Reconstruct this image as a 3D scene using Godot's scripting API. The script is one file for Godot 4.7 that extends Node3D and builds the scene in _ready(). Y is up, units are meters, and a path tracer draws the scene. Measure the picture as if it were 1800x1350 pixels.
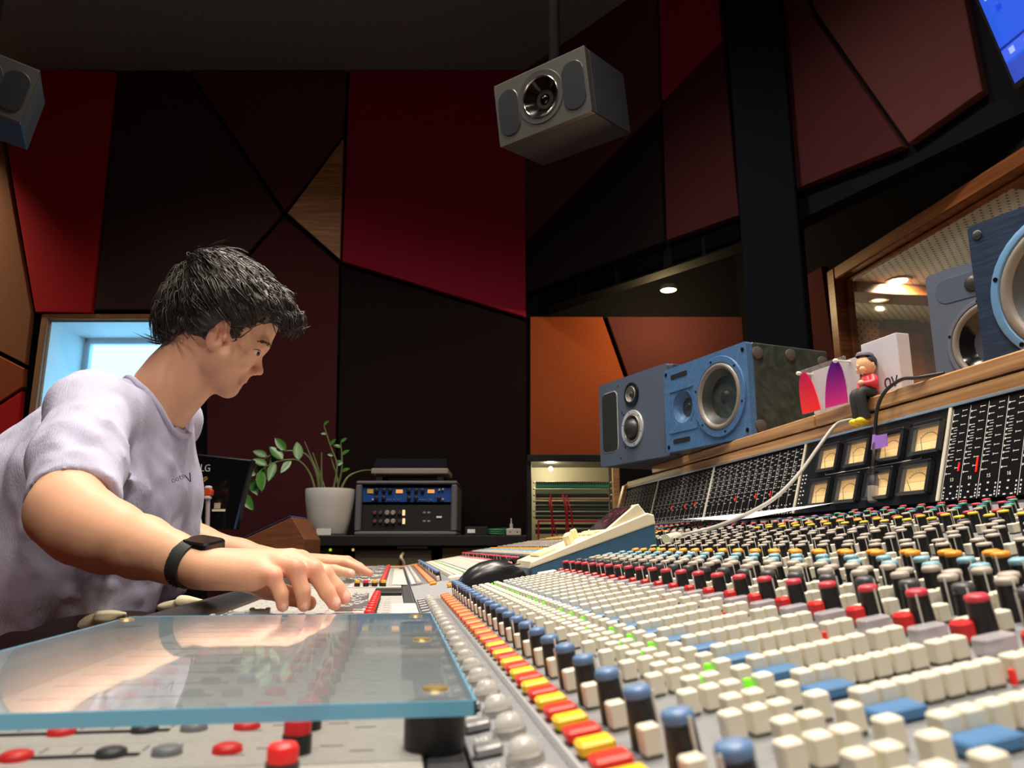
extends Node3D
# A recording studio control room: mixing console, engineer at the faders, loudspeakers, panelled walls.
# Axes: +x to the right across the console, y up, -z along the console. The camera stands at CAM.

const CAM := Vector3(0.0, 0.9, 0.0)
const FOCAL := 1352.0
const YAW := deg_to_rad(8.3488)
const PITCH := deg_to_rad(11.956)
const TILT := 0.169          # slope of the console's control surface
const FADER_Y := -0.077      # height of the fader panel under the camera
const PITCH_CH := 0.04       # one channel strip

var cam_basis := Basis.from_euler(Vector3(PITCH, -YAW, 0.0))
var used_names := {}
var mats := {}
var rng := RandomNumberGenerator.new()


# ---------- directions and points of the photograph ----------
func ray(u: float, v: float) -> Vector3:
	return cam_basis * Vector3((u - 900.0) / FOCAL, (675.0 - v) / FOCAL, -1.0)


func px(u: float, v: float, depth: float) -> Vector3:
	return CAM + ray(u, v) * depth


func px_y(u: float, v: float, y: float) -> Vector3:      # y relative to the camera
	var d := ray(u, v)
	return CAM + d * (y / d.y)


func px_x(u: float, v: float, x: float) -> Vector3:
	var d := ray(u, v)
	return CAM + d * (x / d.x)


func px_plane(u: float, v: float, p: Vector3, n: Vector3) -> Vector3:
	var d := ray(u, v)
	return CAM + d * ((p - CAM).dot(n) / d.dot(n))


func to_px(p: Vector3) -> Vector3:
	var q := cam_basis.transposed() * (p - CAM)
	return Vector3(900.0 - q.x / q.z * FOCAL, 675.0 + q.y / q.z * FOCAL, -q.z)


func W(x: float, y: float, d: float) -> Vector3:          # camera-relative across, up, along
	return Vector3(x, y + CAM.y, -d)


# ---------- mesh building ----------
class MB:
	var v := PackedVector3Array()
	var n := PackedVector3Array()
	var uv := PackedVector2Array()
	var col := PackedColorArray()
	var idx := PackedInt32Array()
	var colored := false
	var tint := Color.WHITE

	func vert(p: Vector3, nn: Vector3, t := Vector2.ZERO) -> int:
		v.append(p); n.append(nn); uv.append(t)
		if colored: col.append(tint)
		return v.size() - 1

	func tri(a: int, b: int, c: int) -> void:             # counter-clockwise seen from outside
		idx.append(a); idx.append(c); idx.append(b)

	func face(pts: Array, ref: Vector3) -> void:          # a flat convex face, turned away from ref
		var c := Vector3.ZERO
		for p: Vector3 in pts: c += p
		c /= pts.size()
		var nn: Vector3 = (pts[1] - pts[0]).cross(pts[2] - pts[0])
		if nn.length_squared() < 1e-20 and pts.size() > 3: nn = (pts[2] - pts[0]).cross(pts[3] - pts[0])
		nn = nn.normalized()
		var flip := nn.dot(c - ref) < 0.0
		if flip: nn = -nn
		var first := v.size()
		for p: Vector3 in pts: vert(p, nn)
		for i in range(1, pts.size() - 1):
			if flip: tri(first, first + i + 1, first + i)
			else: tri(first, first + i, first + i + 1)

	func quad_uv(a: Vector3, b: Vector3, c: Vector3, d: Vector3, r := Rect2(0, 0, 1, 1)) -> void:   # a lower left, b lower right, c upper right, d upper left
		var nn := (b - a).cross(d - a).normalized()
		var i := vert(a, nn, Vector2(r.position.x, r.end.y))
		vert(b, nn, Vector2(r.end.x, r.end.y)); vert(c, nn, Vector2(r.end.x, r.position.y)); vert(d, nn, Vector2(r.position.x, r.position.y))
		tri(i, i + 1, i + 2); tri(i, i + 2, i + 3)

	func box(t: Transform3D, size: Vector3, bevel := 0.0) -> void:
		var h := size * 0.5
		var b := minf(bevel, minf(h.x, minf(h.y, h.z)) * 0.95)
		var o := t.origin
		var P := func(axis: int, s: Vector3) -> Vector3:
			var q := Vector3(s.x * (h.x - b), s.y * (h.y - b), s.z * (h.z - b))
			q[axis] = s[axis] * h[axis]
			return t * q
		for axis in 3:
			var o1 := (axis + 1) % 3
			var o2 := (axis + 2) % 3
			for sg: float in [-1.0, 1.0]:
				var pts := []
				for k: Array in [[-1, -1], [1, -1], [1, 1], [-1, 1]]:
					var s := Vector3.ZERO
					s[axis] = sg; s[o1] = k[0]; s[o2] = k[1]
					pts.append(P.call(axis, s))
				face(pts, o)
		if b <= 0.0: return
		for axis in 3:                                     # edges run along this axis
			var o1 := (axis + 1) % 3
			var o2 := (axis + 2) % 3
			for s1: float in [-1.0, 1.0]:
				for s2: float in [-1.0, 1.0]:
					var a := Vector3.ZERO
					a[axis] = -1.0; a[o1] = s1; a[o2] = s2
					var c := a
					c[axis] = 1.0
					face([P.call(o1, a), P.call(o1, c), P.call(o2, c), P.call(o2, a)], o)
		for sx: float in [-1.0, 1.0]:
			for sy: float in [-1.0, 1.0]:
				for sz: float in [-1.0, 1.0]:
					var s := Vector3(sx, sy, sz)
					face([P.call(0, s), P.call(1, s), P.call(2, s)], o)

	func lathe(t: Transform3D, prof: Array, seg := 16, smooth := 40.0) -> void:   # prof: Vector2(radius, height), bottom to top on the outside
		var nrm := []
		for i in prof.size() - 1:
			var e: Vector2 = prof[i + 1] - prof[i]
			nrm.append(Vector2(e.y, -e.x).normalized())
		for i in prof.size() - 1:
			var n0: Vector2 = nrm[i]
			var n1: Vector2 = nrm[i]
			if i > 0 and absf(rad_to_deg(nrm[i - 1].angle_to(nrm[i]))) < smooth: n0 = (nrm[i - 1] + nrm[i]).normalized()
			if i < nrm.size() - 1 and absf(rad_to_deg(nrm[i + 1].angle_to(nrm[i]))) < smooth: n1 = (nrm[i + 1] + nrm[i]).normalized()
			var first := v.size()
			for k in seg + 1:
				var a := TAU * k / seg
				var cs := Vector3(cos(a), 0, -sin(a))
				vert(t * (cs * prof[i].x + Vector3.UP * prof[i].y), (t.basis * (cs * n0.x + Vector3.UP * n0.y)).normalized())
				vert(t * (cs * prof[i + 1].x + Vector3.UP * prof[i + 1].y), (t.basis * (cs * n1.x + Vector3.UP * n1.y)).normalized())
			for k in seg:
				var a := first + k * 2
				if prof[i].x > 1e-6: tri(a, a + 2, a + 1)
				if prof[i + 1].x > 1e-6: tri(a + 1, a + 2, a + 3)

	func tube(pts: Array, radii: Array, seg := 8, caps := true) -> void:
		var N := pts.size()
		var up := Vector3.UP
		var d0: Vector3 = (pts[1] - pts[0]).normalized()
		if absf(d0.dot(up)) > 0.9: up = Vector3.RIGHT
		var first := v.size()
		var side := d0.cross(up).normalized()
		for i in N:
			var d: Vector3 = (pts[mini(i + 1, N - 1)] - pts[maxi(i - 1, 0)]).normalized()
			side = (side - d * side.dot(d)).normalized()
			var w := d.cross(side)
			var r: float = radii[mini(i, radii.size() - 1)]
			for k in seg + 1:
				var a := TAU * k / seg
				var q := side * cos(a) + w * sin(a)
				vert(pts[i] + q * r, q, Vector2(float(k) / seg, float(i) / (N - 1)))
		for i in N - 1:
			for k in seg:
				var a := first + i * (seg + 1) + k
				var b := a + seg + 1
				tri(a, a + 1, b); tri(a + 1, b + 1, b)
		if caps:
			for e in 2:
				var at: int = first if e == 0 else first + (N - 1) * (seg + 1)
				var dir: Vector3 = (pts[0] - pts[1]).normalized() if e == 0 else (pts[N - 1] - pts[N - 2]).normalized()
				var c := vert(pts[0] if e == 0 else pts[N - 1], dir)
				var ring := []
				for k in seg + 1: ring.append(vert(v[at + k], dir))
				for k in seg:
					if e == 0: tri(c, ring[k + 1], ring[k])
					else: tri(c, ring[k], ring[k + 1])

	func prism(poly: PackedVector2Array, t: Transform3D, depth: float, bevel := 0.0) -> void:   # poly in t's x, y; front face at z = 0, body towards -z
		var p := poly
		if Geometry2D.is_polygon_clockwise(p):
			p = poly.duplicate(); p.reverse()
		var N := p.size()
		var front := p
		if bevel > 0.0:
			var off := Geometry2D.offset_polygon(p, -bevel, Geometry2D.JOIN_MITER)
			if off.size() == 1 and off[0].size() == N:
				var q: PackedVector2Array = off[0]
				if Geometry2D.is_polygon_clockwise(q): q.reverse()
				var best := 0
				for i in N:
					if q[i].distance_squared_to(p[0]) < q[best].distance_squared_to(p[0]): best = i
				front = PackedVector2Array()
				for i in N: front.append(q[(i + best) % N])
		var tris := Geometry2D.triangulate_polygon(front)
		var nz := t.basis.z.normalized()
		var f := v.size()
		for i in N: vert(t * Vector3(front[i].x, front[i].y, 0), nz, front[i])
		for i in N: vert(t * Vector3(p[i].x, p[i].y, -depth), -nz, p[i])
		for i in range(0, tris.size(), 3):
			var a := front[tris[i]]; var b := front[tris[i + 1]]; var c := front[tris[i + 2]]
			if (b - a).cross(c - a) > 0.0:
				tri(f + tris[i], f + tris[i + 1], f + tris[i + 2]); tri(f + N + tris[i], f + N + tris[i + 2], f + N + tris[i + 1])
			else:
				tri(f + tris[i], f + tris[i + 2], f + tris[i + 1]); tri(f + N + tris[i], f + N + tris[i + 1], f + N + tris[i + 2])
		for i in N:
			var j := (i + 1) % N
			var zb := -bevel if front != p else 0.0
			var e := p[j] - p[i]
			var nn := (t.basis * Vector3(e.y, -e.x, 0)).normalized()
			if front != p:
				var k := vert(t * Vector3(front[i].x, front[i].y, 0), (nn + nz).normalized())
				vert(t * Vector3(p[i].x, p[i].y, zb), (nn + nz).normalized()); vert(t * Vector3(p[j].x, p[j].y, zb), (nn + nz).normalized()); vert(t * Vector3(front[j].x, front[j].y, 0), (nn + nz).normalized())
				tri(k, k + 1, k + 2); tri(k, k + 2, k + 3)
			var m := vert(t * Vector3(p[i].x, p[i].y, zb), nn)
			vert(t * Vector3(p[i].x, p[i].y, -depth), nn); vert(t * Vector3(p[j].x, p[j].y, -depth), nn); vert(t * Vector3(p[j].x, p[j].y, zb), nn)
			tri(m, m + 1, m + 2); tri(m, m + 2, m + 3)

	func ball(t: Transform3D, r: Vector3, seg := 14, rings := 9) -> void:
		var first := v.size()
		for i in rings + 1:
			var th := PI * i / rings
			for k in seg + 1:
				var a := TAU * k / seg
				var q := Vector3(sin(th) * cos(a), cos(th), -sin(th) * sin(a))
				vert(t * (q * r), (t.basis * (q / r)).normalized())
		for i in rings:
			for k in seg:
				var a := first + i * (seg + 1) + k
				var b := a + seg + 1
				if i > 0: tri(a, b, a + 1)
				if i < rings - 1: tri(a + 1, b, b + 1)

	func moved(t: Transform3D) -> MB:
		var m := MB.new()
		for i in v.size(): m.v.append(t * v[i]); m.n.append((t.basis * n[i]).normalized())
		m.uv = uv; m.idx = idx; m.col = col; m.colored = colored
		return m

	func arrays() -> Array:
		var a := []
		a.resize(Mesh.ARRAY_MAX)
		a[Mesh.ARRAY_VERTEX] = v; a[Mesh.ARRAY_NORMAL] = n; a[Mesh.ARRAY_TEX_UV] = uv; a[Mesh.ARRAY_INDEX] = idx
		if colored: a[Mesh.ARRAY_COLOR] = col
		return a

	func put(mesh: ArrayMesh, m: Material) -> void:
		if idx.is_empty(): return
		mesh.add_surface_from_arrays(Mesh.PRIMITIVE_TRIANGLES, arrays())
		mesh.surface_set_material(mesh.get_surface_count() - 1, m)


func mesh_of(parts: Array) -> ArrayMesh:       # [[MB, material], ...]
	var m := ArrayMesh.new()
	for p: Array in parts: p[0].put(m, p[1])
	return m


func T(p: Vector3, b := Basis.IDENTITY) -> Transform3D:
	return Transform3D(b, p)


func axes(x: Vector3, y: Vector3) -> Basis:    # right-handed basis, x kept, y made square to it
	var ex := x.normalized()
	var ez := ex.cross(y).normalized()
	return Basis(ex, ez.cross(ex), ez)


# ---------- naming ----------
func numbered(called: String) -> String:
	if not used_names.has(called):
		used_names[called] = 0
		return called
	used_names[called] += 1
	return "%s_%03d" % [called, used_names[called]]


func thing(called: String, label: String, category: String, at: Vector3, group := "", b := Basis.IDENTITY) -> Node3D:
	var o := Node3D.new()
	o.name = numbered(called)
	add_child(o)
	o.transform = Transform3D(b, at)
	o.set_meta("label", label); o.set_meta("category", category)
	if group: o.set_meta("group", group)
	return o


func part(parent: Node3D, called: String, m: Mesh, at := Transform3D.IDENTITY, label := "") -> MeshInstance3D:   # at is in the parent's axes
	var o := MeshInstance3D.new()
	o.name = called
	o.mesh = m
	parent.add_child(o, true)
	o.transform = at
	if label: o.set_meta("label", label)
	return o


func wpart(parent: Node3D, called: String, m: Mesh, label := "") -> MeshInstance3D:     # a mesh made in world axes
	var o := part(parent, called, m, Transform3D.IDENTITY, label)
	o.global_transform = Transform3D.IDENTITY
	return o


func solo(called: String, label: String, category: String, m: Mesh, at: Transform3D, group := "") -> MeshInstance3D:
	var o := MeshInstance3D.new()
	o.name = numbered(called)
	o.mesh = m
	add_child(o)
	o.transform = at
	o.set_meta("label", label); o.set_meta("category", category)
	if group: o.set_meta("group", group)
	return o


func structure(called: String, m: Mesh, at := Transform3D.IDENTITY) -> MeshInstance3D:
	var o := MeshInstance3D.new()
	o.name = numbered(called)
	o.mesh = m
	add_child(o)
	o.transform = at
	o.set_meta("kind", "structure")
	return o


# ---------- materials ----------
func rgb(r: float, g: float, b: float) -> Color:
	return Color(r / 255.0, g / 255.0, b / 255.0)


func mat(key: String, c := Color.WHITE, rough := 0.6, metal := 0.0, spec := 0.5) -> StandardMaterial3D:
	if mats.has(key): return mats[key]
	var m := StandardMaterial3D.new()
	m.resource_name = key
	m.albedo_color = c
	m.roughness = rough
	m.metallic = metal
	m.metallic_specular = spec
	mats[key] = m
	return m


func noise_tex(freq: float, c0: Color, c1: Color, size := 256, octaves := 4, seed_ := 1, stretch := Vector2.ONE) -> ImageTexture:
	var n := FastNoiseLite.new()
	n.seed = seed_; n.noise_type = FastNoiseLite.TYPE_SIMPLEX_SMOOTH
	n.frequency = freq; n.fractal_octaves = octaves
	var im := Image.create(size, size, false, Image.FORMAT_RGB8)
	for y in size:
		for x in size:
			var a := TAU * x / size
			var b := TAU * y / size
			var r := size / TAU
			var t := n.get_noise_3d(cos(a) * r * stretch.x + 31.0, sin(a) * r * stretch.x + cos(b) * r * stretch.y, sin(b) * r * stretch.y) * 0.8 + 0.5
			im.set_pixel(x, y, c0.lerp(c1, clampf(t, 0.0, 1.0)))
	return ImageTexture.create_from_image(im)


func grain(m: StandardMaterial3D, tex: Texture2D, scale: Vector3, world := true) -> StandardMaterial3D:
	m.albedo_texture = tex
	m.uv1_triplanar = true
	m.uv1_world_triplanar = world
	m.uv1_scale = scale
	return m


func relief(m: StandardMaterial3D, tex: Texture2D, cm: float) -> StandardMaterial3D:
	m.heightmap_enabled = true
	m.heightmap_texture = tex
	m.heightmap_scale = cm
	return m


func glow(key: String, c: Color, energy: float) -> StandardMaterial3D:
	var m := mat(key, c, 0.5)
	m.emission_enabled = true
	m.emission = c
	m.emission_energy_multiplier = energy
	return m


func glass(key: String, c: Color, alpha: float, rough := 0.02) -> StandardMaterial3D:
	var m := mat(key, c, rough)
	m.transparency = BaseMaterial3D.TRANSPARENCY_ALPHA
	m.albedo_color = Color(c.r, c.g, c.b, alpha)
	return m


func text_mesh(s: String, height: float, depth: float, m: Material, font_name := "Droid Sans") -> TextMesh:
	var f := SystemFont.new()
	f.font_names = PackedStringArray([font_name])
	var t := TextMesh.new()
	t.text = s
	t.font = f
	t.font_size = 32
	t.pixel_size = height / 32.0
	t.depth = depth
	t.material = m
	return t


# ---------- camera, sky and lamps ----------
func setup() -> void:
	var cam := Camera3D.new()
	cam.name = "camera"
	add_child(cam)
	cam.transform = Transform3D(cam_basis, CAM)
	var lens := CameraAttributesPhysical.new()
	lens.frustum_focal_length = 24.036
	lens.frustum_focus_distance = 1.15
	lens.exposure_aperture = 12.0
	lens.frustum_near = 0.02
	lens.frustum_far = 60.0
	cam.attributes = lens
	cam.fov = rad_to_deg(2.0 * atan(675.0 / FOCAL))
	cam.current = true
	var env := Environment.new()
	env.background_mode = Environment.BG_COLOR
	env.background_color = rgb(126, 206, 250)
	env.background_energy_multiplier = 4.2
	env.tonemap_mode = Environment.TONE_MAPPER_LINEAR
	env.tonemap_exposure = 1.2
	env.sdfgi_enabled = true
	env.ssao_enabled = true
	env.ssil_enabled = true
	var we := WorldEnvironment.new()
	we.name = "surroundings"
	we.environment = env
	add_child(we)


const LAMP_WARM := Color(1.0, 0.95, 0.88)

# a recessed ceiling downlight: trim ring, glowing lens and its spot light, throwing along -y of its basis
func downlight(at: Vector3, label: String, energy: float, angle: float, soft: float, aim := Vector3.DOWN, radius := 0.05, tone := LAMP_WARM, glow_energy := 6.0, group := "") -> void:
	var t := thing("downlight", label, "light", at, group)
	var ring := MB.new()
	ring.lathe(Transform3D.IDENTITY, [Vector2(radius * 1.0, -0.004), Vector2(radius * 1.35, -0.004), Vector2(radius * 1.4, 0.0), Vector2(radius * 1.4, 0.02), Vector2(radius * 1.0, 0.02), Vector2(radius * 1.0, -0.004)], 24)
	part(t, "trim_ring", mesh_of([[ring, mat("lamp_trim", rgb(190, 188, 182), 0.4)]]))
	var lens := MB.new()
	lens.lathe(Transform3D.IDENTITY, [Vector2(0.0, 0.0), Vector2(radius, 0.0), Vector2(radius, 0.01), Vector2(0.0, 0.01)], 24)
	part(t, "lamp_lens", mesh_of([[lens, glow("lamp_glow_%d" % int(glow_energy * 10), tone, glow_energy)]]))
	if angle >= 80.0:                                           # omni set below the recessed lens, added to brighten the ceiling around it
		var ol := OmniLight3D.new()
		ol.name = "lamp_shine"
		t.add_child(ol)
		ol.position = Vector3(0, -0.05, 0)
		ol.light_color = tone; ol.light_energy = energy; ol.light_size = soft; ol.omni_range = 12.0; ol.omni_attenuation = 2.0; ol.shadow_enabled = true
		return
	var s := SpotLight3D.new()
	s.name = "lamp_beam"
	t.add_child(s)
	s.position = Vector3(0, -0.012, 0)
	var up := Vector3.FORWARD if absf(aim.normalized().dot(Vector3.UP)) > 0.95 else Vector3.UP
	s.basis = Basis.looking_at(aim.normalized(), up)
	s.light_color = tone
	s.light_energy = energy
	s.spot_angle = angle
	s.spot_angle_attenuation = 0.9
	s.light_size = soft
	s.spot_range = 12.0
	s.spot_attenuation = 2.0
	s.shadow_enabled = true


func lamps() -> void:
	# unseen ceiling downlights: some light the console, others are added as room fill
	var g := "ceiling downlights over the console"
	var lab := "unseen round downlight in the dark ceiling, some of its set added as room fill"
	for p: Array in [[0.25, 0.4, 5.0], [0.6, 1.25, 5.0], [0.3, 2.15, 5.0], [-0.3, 1.6, 3.0], [-1.0, 2.9, 3.5], [0.5, -0.9, 5.5], [-0.8, -0.9, 7.0]]:  # last two stand behind the camera, added to fill camera-facing sides
		downlight(W(p[0], CEIL - 0.004, p[1]), lab, p[2], 66.0, 0.11, Vector3.DOWN, 0.06, LAMP_WARM, 6.0, g)
	# a warm downlight close to the back wall, left of the picture
	downlight(W(-3.05, CEIL - 0.004, 4.55), "recessed downlight in the ceiling close to the panelled wall beside the window", 9.0, 42.0, 0.05, Vector3(0.1, -1, 0.0), 0.06)
	# the one in the low ceiling of the alcove
	var p := px_y(1175, 508, SOFFIT)
	downlight(p + Vector3(0, -0.003, 0), "small bright downlight in the grey ceiling of the alcove", 0.32, 85.0, 0.008, Vector3(-0.25, -1, -0.3), 0.03, Color(1.0, 0.86, 0.62), 14.0)


# ---------- the room ----------
const WALL_H := 4.3          # back wall, measured square to it from the camera
const CEIL := 2.898          # relative to the camera
const SOFFIT := 1.324
const FASCIA := 1.439
const RIGHT_X := 1.93
var hd := Vector3(sin(YAW), 0, -cos(YAW))
var rt := Vector3(cos(YAW), 0, sin(YAW))
var wall_t := Transform3D()
var f2_t := Transform3D()
var f3_t := Transform3D()


func slab(a: Vector3, b: Vector3, bevel := 0.0) -> MB:    # axis-aligned box between two corners
	var m := MB.new()
	m.box(T((a + b) * 0.5), (b - a).abs(), bevel)
	return m


func on_frame(t: Transform3D, u: float, v: float) -> Vector2:
	var p := t.affine_inverse() * px_plane(u, v, t.origin, t.basis.z)
	return Vector2(p.x, p.y)


func frame_box(t: Transform3D, x0: float, x1: float, y0: float, y1: float, z0: float, z1: float, bevel := 0.0) -> MB:
	var m := MB.new()
	m.box(t * T(Vector3((x0 + x1) / 2, (y0 + y1) / 2, (z0 + z1) / 2)), Vector3(absf(x1 - x0), absf(y1 - y0), absf(z1 - z0)), bevel)
	return m


func acoustic_panel(parent: Node3D, t: Transform3D, pts: Array, m: Material, label: String, lift := 0.035) -> void:
	var poly := PackedVector2Array()
	for p: Array in pts: poly.append(on_frame(t, p[0], p[1]))
	var off := Geometry2D.offset_polygon(poly, -0.006, Geometry2D.JOIN_MITER)
	if off.size() == 1: poly = off[0]
	var b := MB.new()
	b.prism(poly, t.translated_local(Vector3(0, 0, lift)), lift - 0.002, 0.003)
	wpart(parent, "wall_panel", mesh_of([[b, m]]), label)


func room() -> void:
	wall_t = Transform3D(Basis(rt, Vector3.UP, -hd), CAM + hd * WALL_H)
	var A := W(0.723, 0, 4.241); var B := W(1.49, 0, 3.037)
	f2_t = Transform3D(axes(B - A, Vector3.UP), A)
	var C := W(1.603, 0, 2.79); var D := W(1.861, 0, 2.0)
	f3_t = Transform3D(axes(D - C, Vector3.UP), C)
	var cloth_n := noise_tex(0.35, Color(0.86, 0.86, 0.86), Color(1.0, 1.0, 1.0), 256, 2, 5)
	var felt := func(key: String, c: Color) -> StandardMaterial3D: return grain(mat(key, c, 0.95, 0.0, 0.25), cloth_n, Vector3.ONE * 1.7)
	var crimson: Material = felt.call("felt_crimson", rgb(150, 30, 54))
	var red: Material = felt.call("felt_red", rgb(188, 34, 34))
	var brown: Material = felt.call("felt_brown", rgb(68, 48, 46))
	var oxblood: Material = felt.call("felt_oxblood", rgb(88, 48, 47))
	var umber: Material = felt.call("felt_umber", rgb(28, 18, 20))
	var tan_felt: Material = felt.call("felt_tan", rgb(150, 98, 62))
	var rust: Material = felt.call("felt_rust", rgb(156, 78, 42))
	var oak_tex := noise_tex(0.05, rgb(120, 72, 36), rgb(196, 138, 82), 256, 4, 9, Vector2(0.25, 3.0))
	var oak := grain(mat("wall_oak", Color.WHITE, 0.55), oak_tex, Vector3(0.9, 1.6, 0.9))
	var black := mat("wall_black", rgb(20, 20, 23), 0.95, 0.0, 0.15)
	var ceil_m := grain(mat("ceiling_cloth", rgb(118, 117, 114), 0.97, 0.0, 0.2), cloth_n, Vector3.ONE * 0.8)

	# floor, ceiling and the plain walls around
	structure("floor", mesh_of([[slab(W(-4.2, -1.0, -2.2), W(6.2, -0.9, 6.2)), grain(mat("floor_oak", rgb(120, 92, 70), 0.5), oak_tex, Vector3(0.5, 0.5, 2.0))]]))
	structure("ceiling", mesh_of([[slab(W(-4.2, CEIL, -2.2), W(2.3, CEIL + 0.15, 6.2)), ceil_m]]))
	structure("wall_left", mesh_of([[slab(W(-4.2, -0.9, -2.2), W(-4.05, CEIL, 6.2)), felt.call("felt_side", rgb(70, 40, 38))]]))
	structure("wall_rear", mesh_of([[slab(W(-4.2, -0.9, -2.2), W(6.2, CEIL, -2.05)), felt.call("felt_side", rgb(70, 40, 38))]]))

	# back wall with the daylight window's opening
	var o0 := on_frame(wall_t, 88, 563)
	var o1 := on_frame(wall_t, 360, 563)
	var wx0 := o0.x; var wx1 := o1.x; var wy1 := o0.y; var wy0 := 0.2
	var back := MB.new()
	for r: Array in [[-4.4, wx0, -0.9, CEIL], [wx1, 1.46, -0.9, CEIL], [wx0, wx1, -0.9, wy0], [wx0, wx1, wy1, CEIL]]:
		back.box(wall_t * T(Vector3((r[0] + r[1]) / 2, (r[2] + r[3]) / 2, -0.21)), Vector3(r[1] - r[0], r[3] - r[2], 0.42))
	var wb := structure("wall_back", mesh_of([[back, black]]))
	# panels, each cut to its own outline
	acoustic_panel(wb, wall_t, [[-130, 116], [-12, 121], [63, 551], [52, 645], [-130, 553]], tan_felt, "tall tan brown felt panel")
	acoustic_panel(wb, wall_t, [[-8, 121], [210, 130], [167, 555], [67, 553]], red, "tall bright red felt panel")
	acoustic_panel(wb, wall_t, [[-130, 557], [51, 649], [49, 682], [-130, 800]], rust, "rust orange felt panel")
	acoustic_panel(wb, wall_t, [[-130, 805], [47, 686], [38, 800], [10, 1150], [-130, 1150]], red, "low red felt panel")
	acoustic_panel(wb, wall_t, [[212, 130], [330, 128], [501, 381], [352, 549], [170, 549]], brown, "dark brown felt panel")
	acoustic_panel(wb, wall_t, [[334, 128], [613, 128], [607, 240], [503, 377]], oxblood, "dark oxblood felt panel at the ceiling")
	acoustic_panel(wb, wall_t, [[607, 244], [602, 464], [506, 379]], oak, "small triangular oak panel")
	acoustic_panel(wb, wall_t, [[502, 384], [600, 468], [586, 1150], [366, 1150], [366, 549], [356, 549]], felt.call("felt_maroon", rgb(72, 32, 36)), "maroon felt panel beside the window")
	acoustic_panel(wb, wall_t, [[615, 128], [924, 128], [926, 563], [602, 464]], crimson, "large crimson felt panel")
	acoustic_panel(wb, wall_t, [[601, 469], [926, 567], [928, 1150], [587, 1150]], umber, "large near black brown felt panel")
	acoustic_panel(wb, wall_t, [[930, 558], [1059, 558], [1099, 670], [1099, 803], [930, 803]], rust, "rust orange felt panel in the alcove")
	acoustic_panel(wb, wall_t, [[1063, 558], [1330, 558], [1330, 803], [1103, 803], [1103, 670]], oxblood, "dark oxblood felt panel in the alcove")

	# the fascia over the alcove, in two facets, and the low ceiling behind it
	var fl: float = (B - A).length()
	var fa := structure("wall_fascia", mesh_of([[frame_box(f2_t, -0.02, fl + 0.1, SOFFIT, CEIL, -0.09, 0.0), black]]))
	acoustic_panel(fa, f2_t, [[927, 128], [1060, 0], [1110, -60], [1160, -90], [1168, 188], [930, 429]], oxblood, "dark oxblood felt panel over the alcove")
	acoustic_panel(fa, f2_t, [[930, 433], [1169, 193], [1176, 430], [930, 519]], umber, "near black felt panel over the alcove")
	acoustic_panel(fa, f2_t, [[1161, -90], [1262, -90], [1278, 72], [1169, 183]], crimson, "crimson felt panel over the alcove")
	acoustic_panel(fa, f2_t, [[1170, 188], [1280, 77], [1308, 384], [1178, 429]], felt.call("felt_maroon", rgb(72, 32, 36)), "maroon felt panel over the alcove")
	var ml: float = (D - C).length() + 0.55
	var fb := structure("wall_fascia_front", mesh_of([[frame_box(f3_t, -0.25, ml, SOFFIT, CEIL, -0.09, 0.0), black]]))
	acoustic_panel(fb, f3_t, [[1372, -90], [1400, -90], [1440, 30], [1603, 262], [1395, 344]], felt.call("felt_maroon", rgb(72, 32, 36)), "maroon felt panel beside the dark column")
	acoustic_panel(fb, f3_t, [[1405, -90], [1690, -90], [1742, 166], [1607, 260], [1443, 28]], oxblood, "oxblood felt panel behind the hanging screen")
	# the black band's vent slots
	for s: Array in [[948, 1015], [1022, 1080], [1088, 1165], [1182, 1232], [1240, 1300]]:
		var p0 := on_frame(f2_t, s[0], 500.0 - (s[0] - 948) * 0.335)
		var p1 := on_frame(f2_t, s[1], 500.0 - (s[1] - 948) * 0.335)
		wpart(fa, "vent_slot", mesh_of([[frame_box(f2_t, p0.x, p1.x, SOFFIT + 0.02, FASCIA - 0.02, 0.0, 0.012), mat("vent_black", rgb(9, 9, 10), 0.9, 0.0, 0.1)]]))
	var sof := MB.new()
	var sp := PackedVector2Array()
	for q: Vector3 in [A - f2_t.basis.z * 0.06, B - f2_t.basis.z * 0.06, C - f3_t.basis.z * 0.06, D - f3_t.basis.z * 0.06 + (D - C).normalized() * 0.4, W(RIGHT_X, 0, 1.5), W(RIGHT_X + 0.3, 0, 4.2), W(0.6, 0, 4.4)]: sp.append(Vector2(q.x, -q.z))
	sof.prism(sp, Transform3D(Basis(Vector3.RIGHT, Vector3.FORWARD, Vector3.UP), W(0, SOFFIT + 0.1, 0)), 0.1)
	structure("ceiling_alcove", mesh_of([[sof, mat("soffit_grey", rgb(205, 202, 194), 0.9)]]))
	# the dark column where the two facets meet
	var cp := W(1.52, 0, 2.83)
	var col := MB.new()
	var cb := axes(Vector3(cos(0.62), 0, sin(0.62)), Vector3.UP)
	col.box(T(cp + Vector3(0, (CEIL - 0.9) / 2, 0), cb), Vector3(0.225, CEIL + 0.9, 0.2), 0.006)
	solo("column", "dark navy square column between the wall facets", "column", mesh_of([[col.moved(T(-cp - Vector3(0, -0.9, 0))), mat("column_navy", rgb(16, 18, 25), 0.95, 0.0, 0.15)]]), T(cp + Vector3(0, -0.9, 0)))

	daylight_window(wx0, wx1, wy0, wy1)
	control_window()


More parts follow.
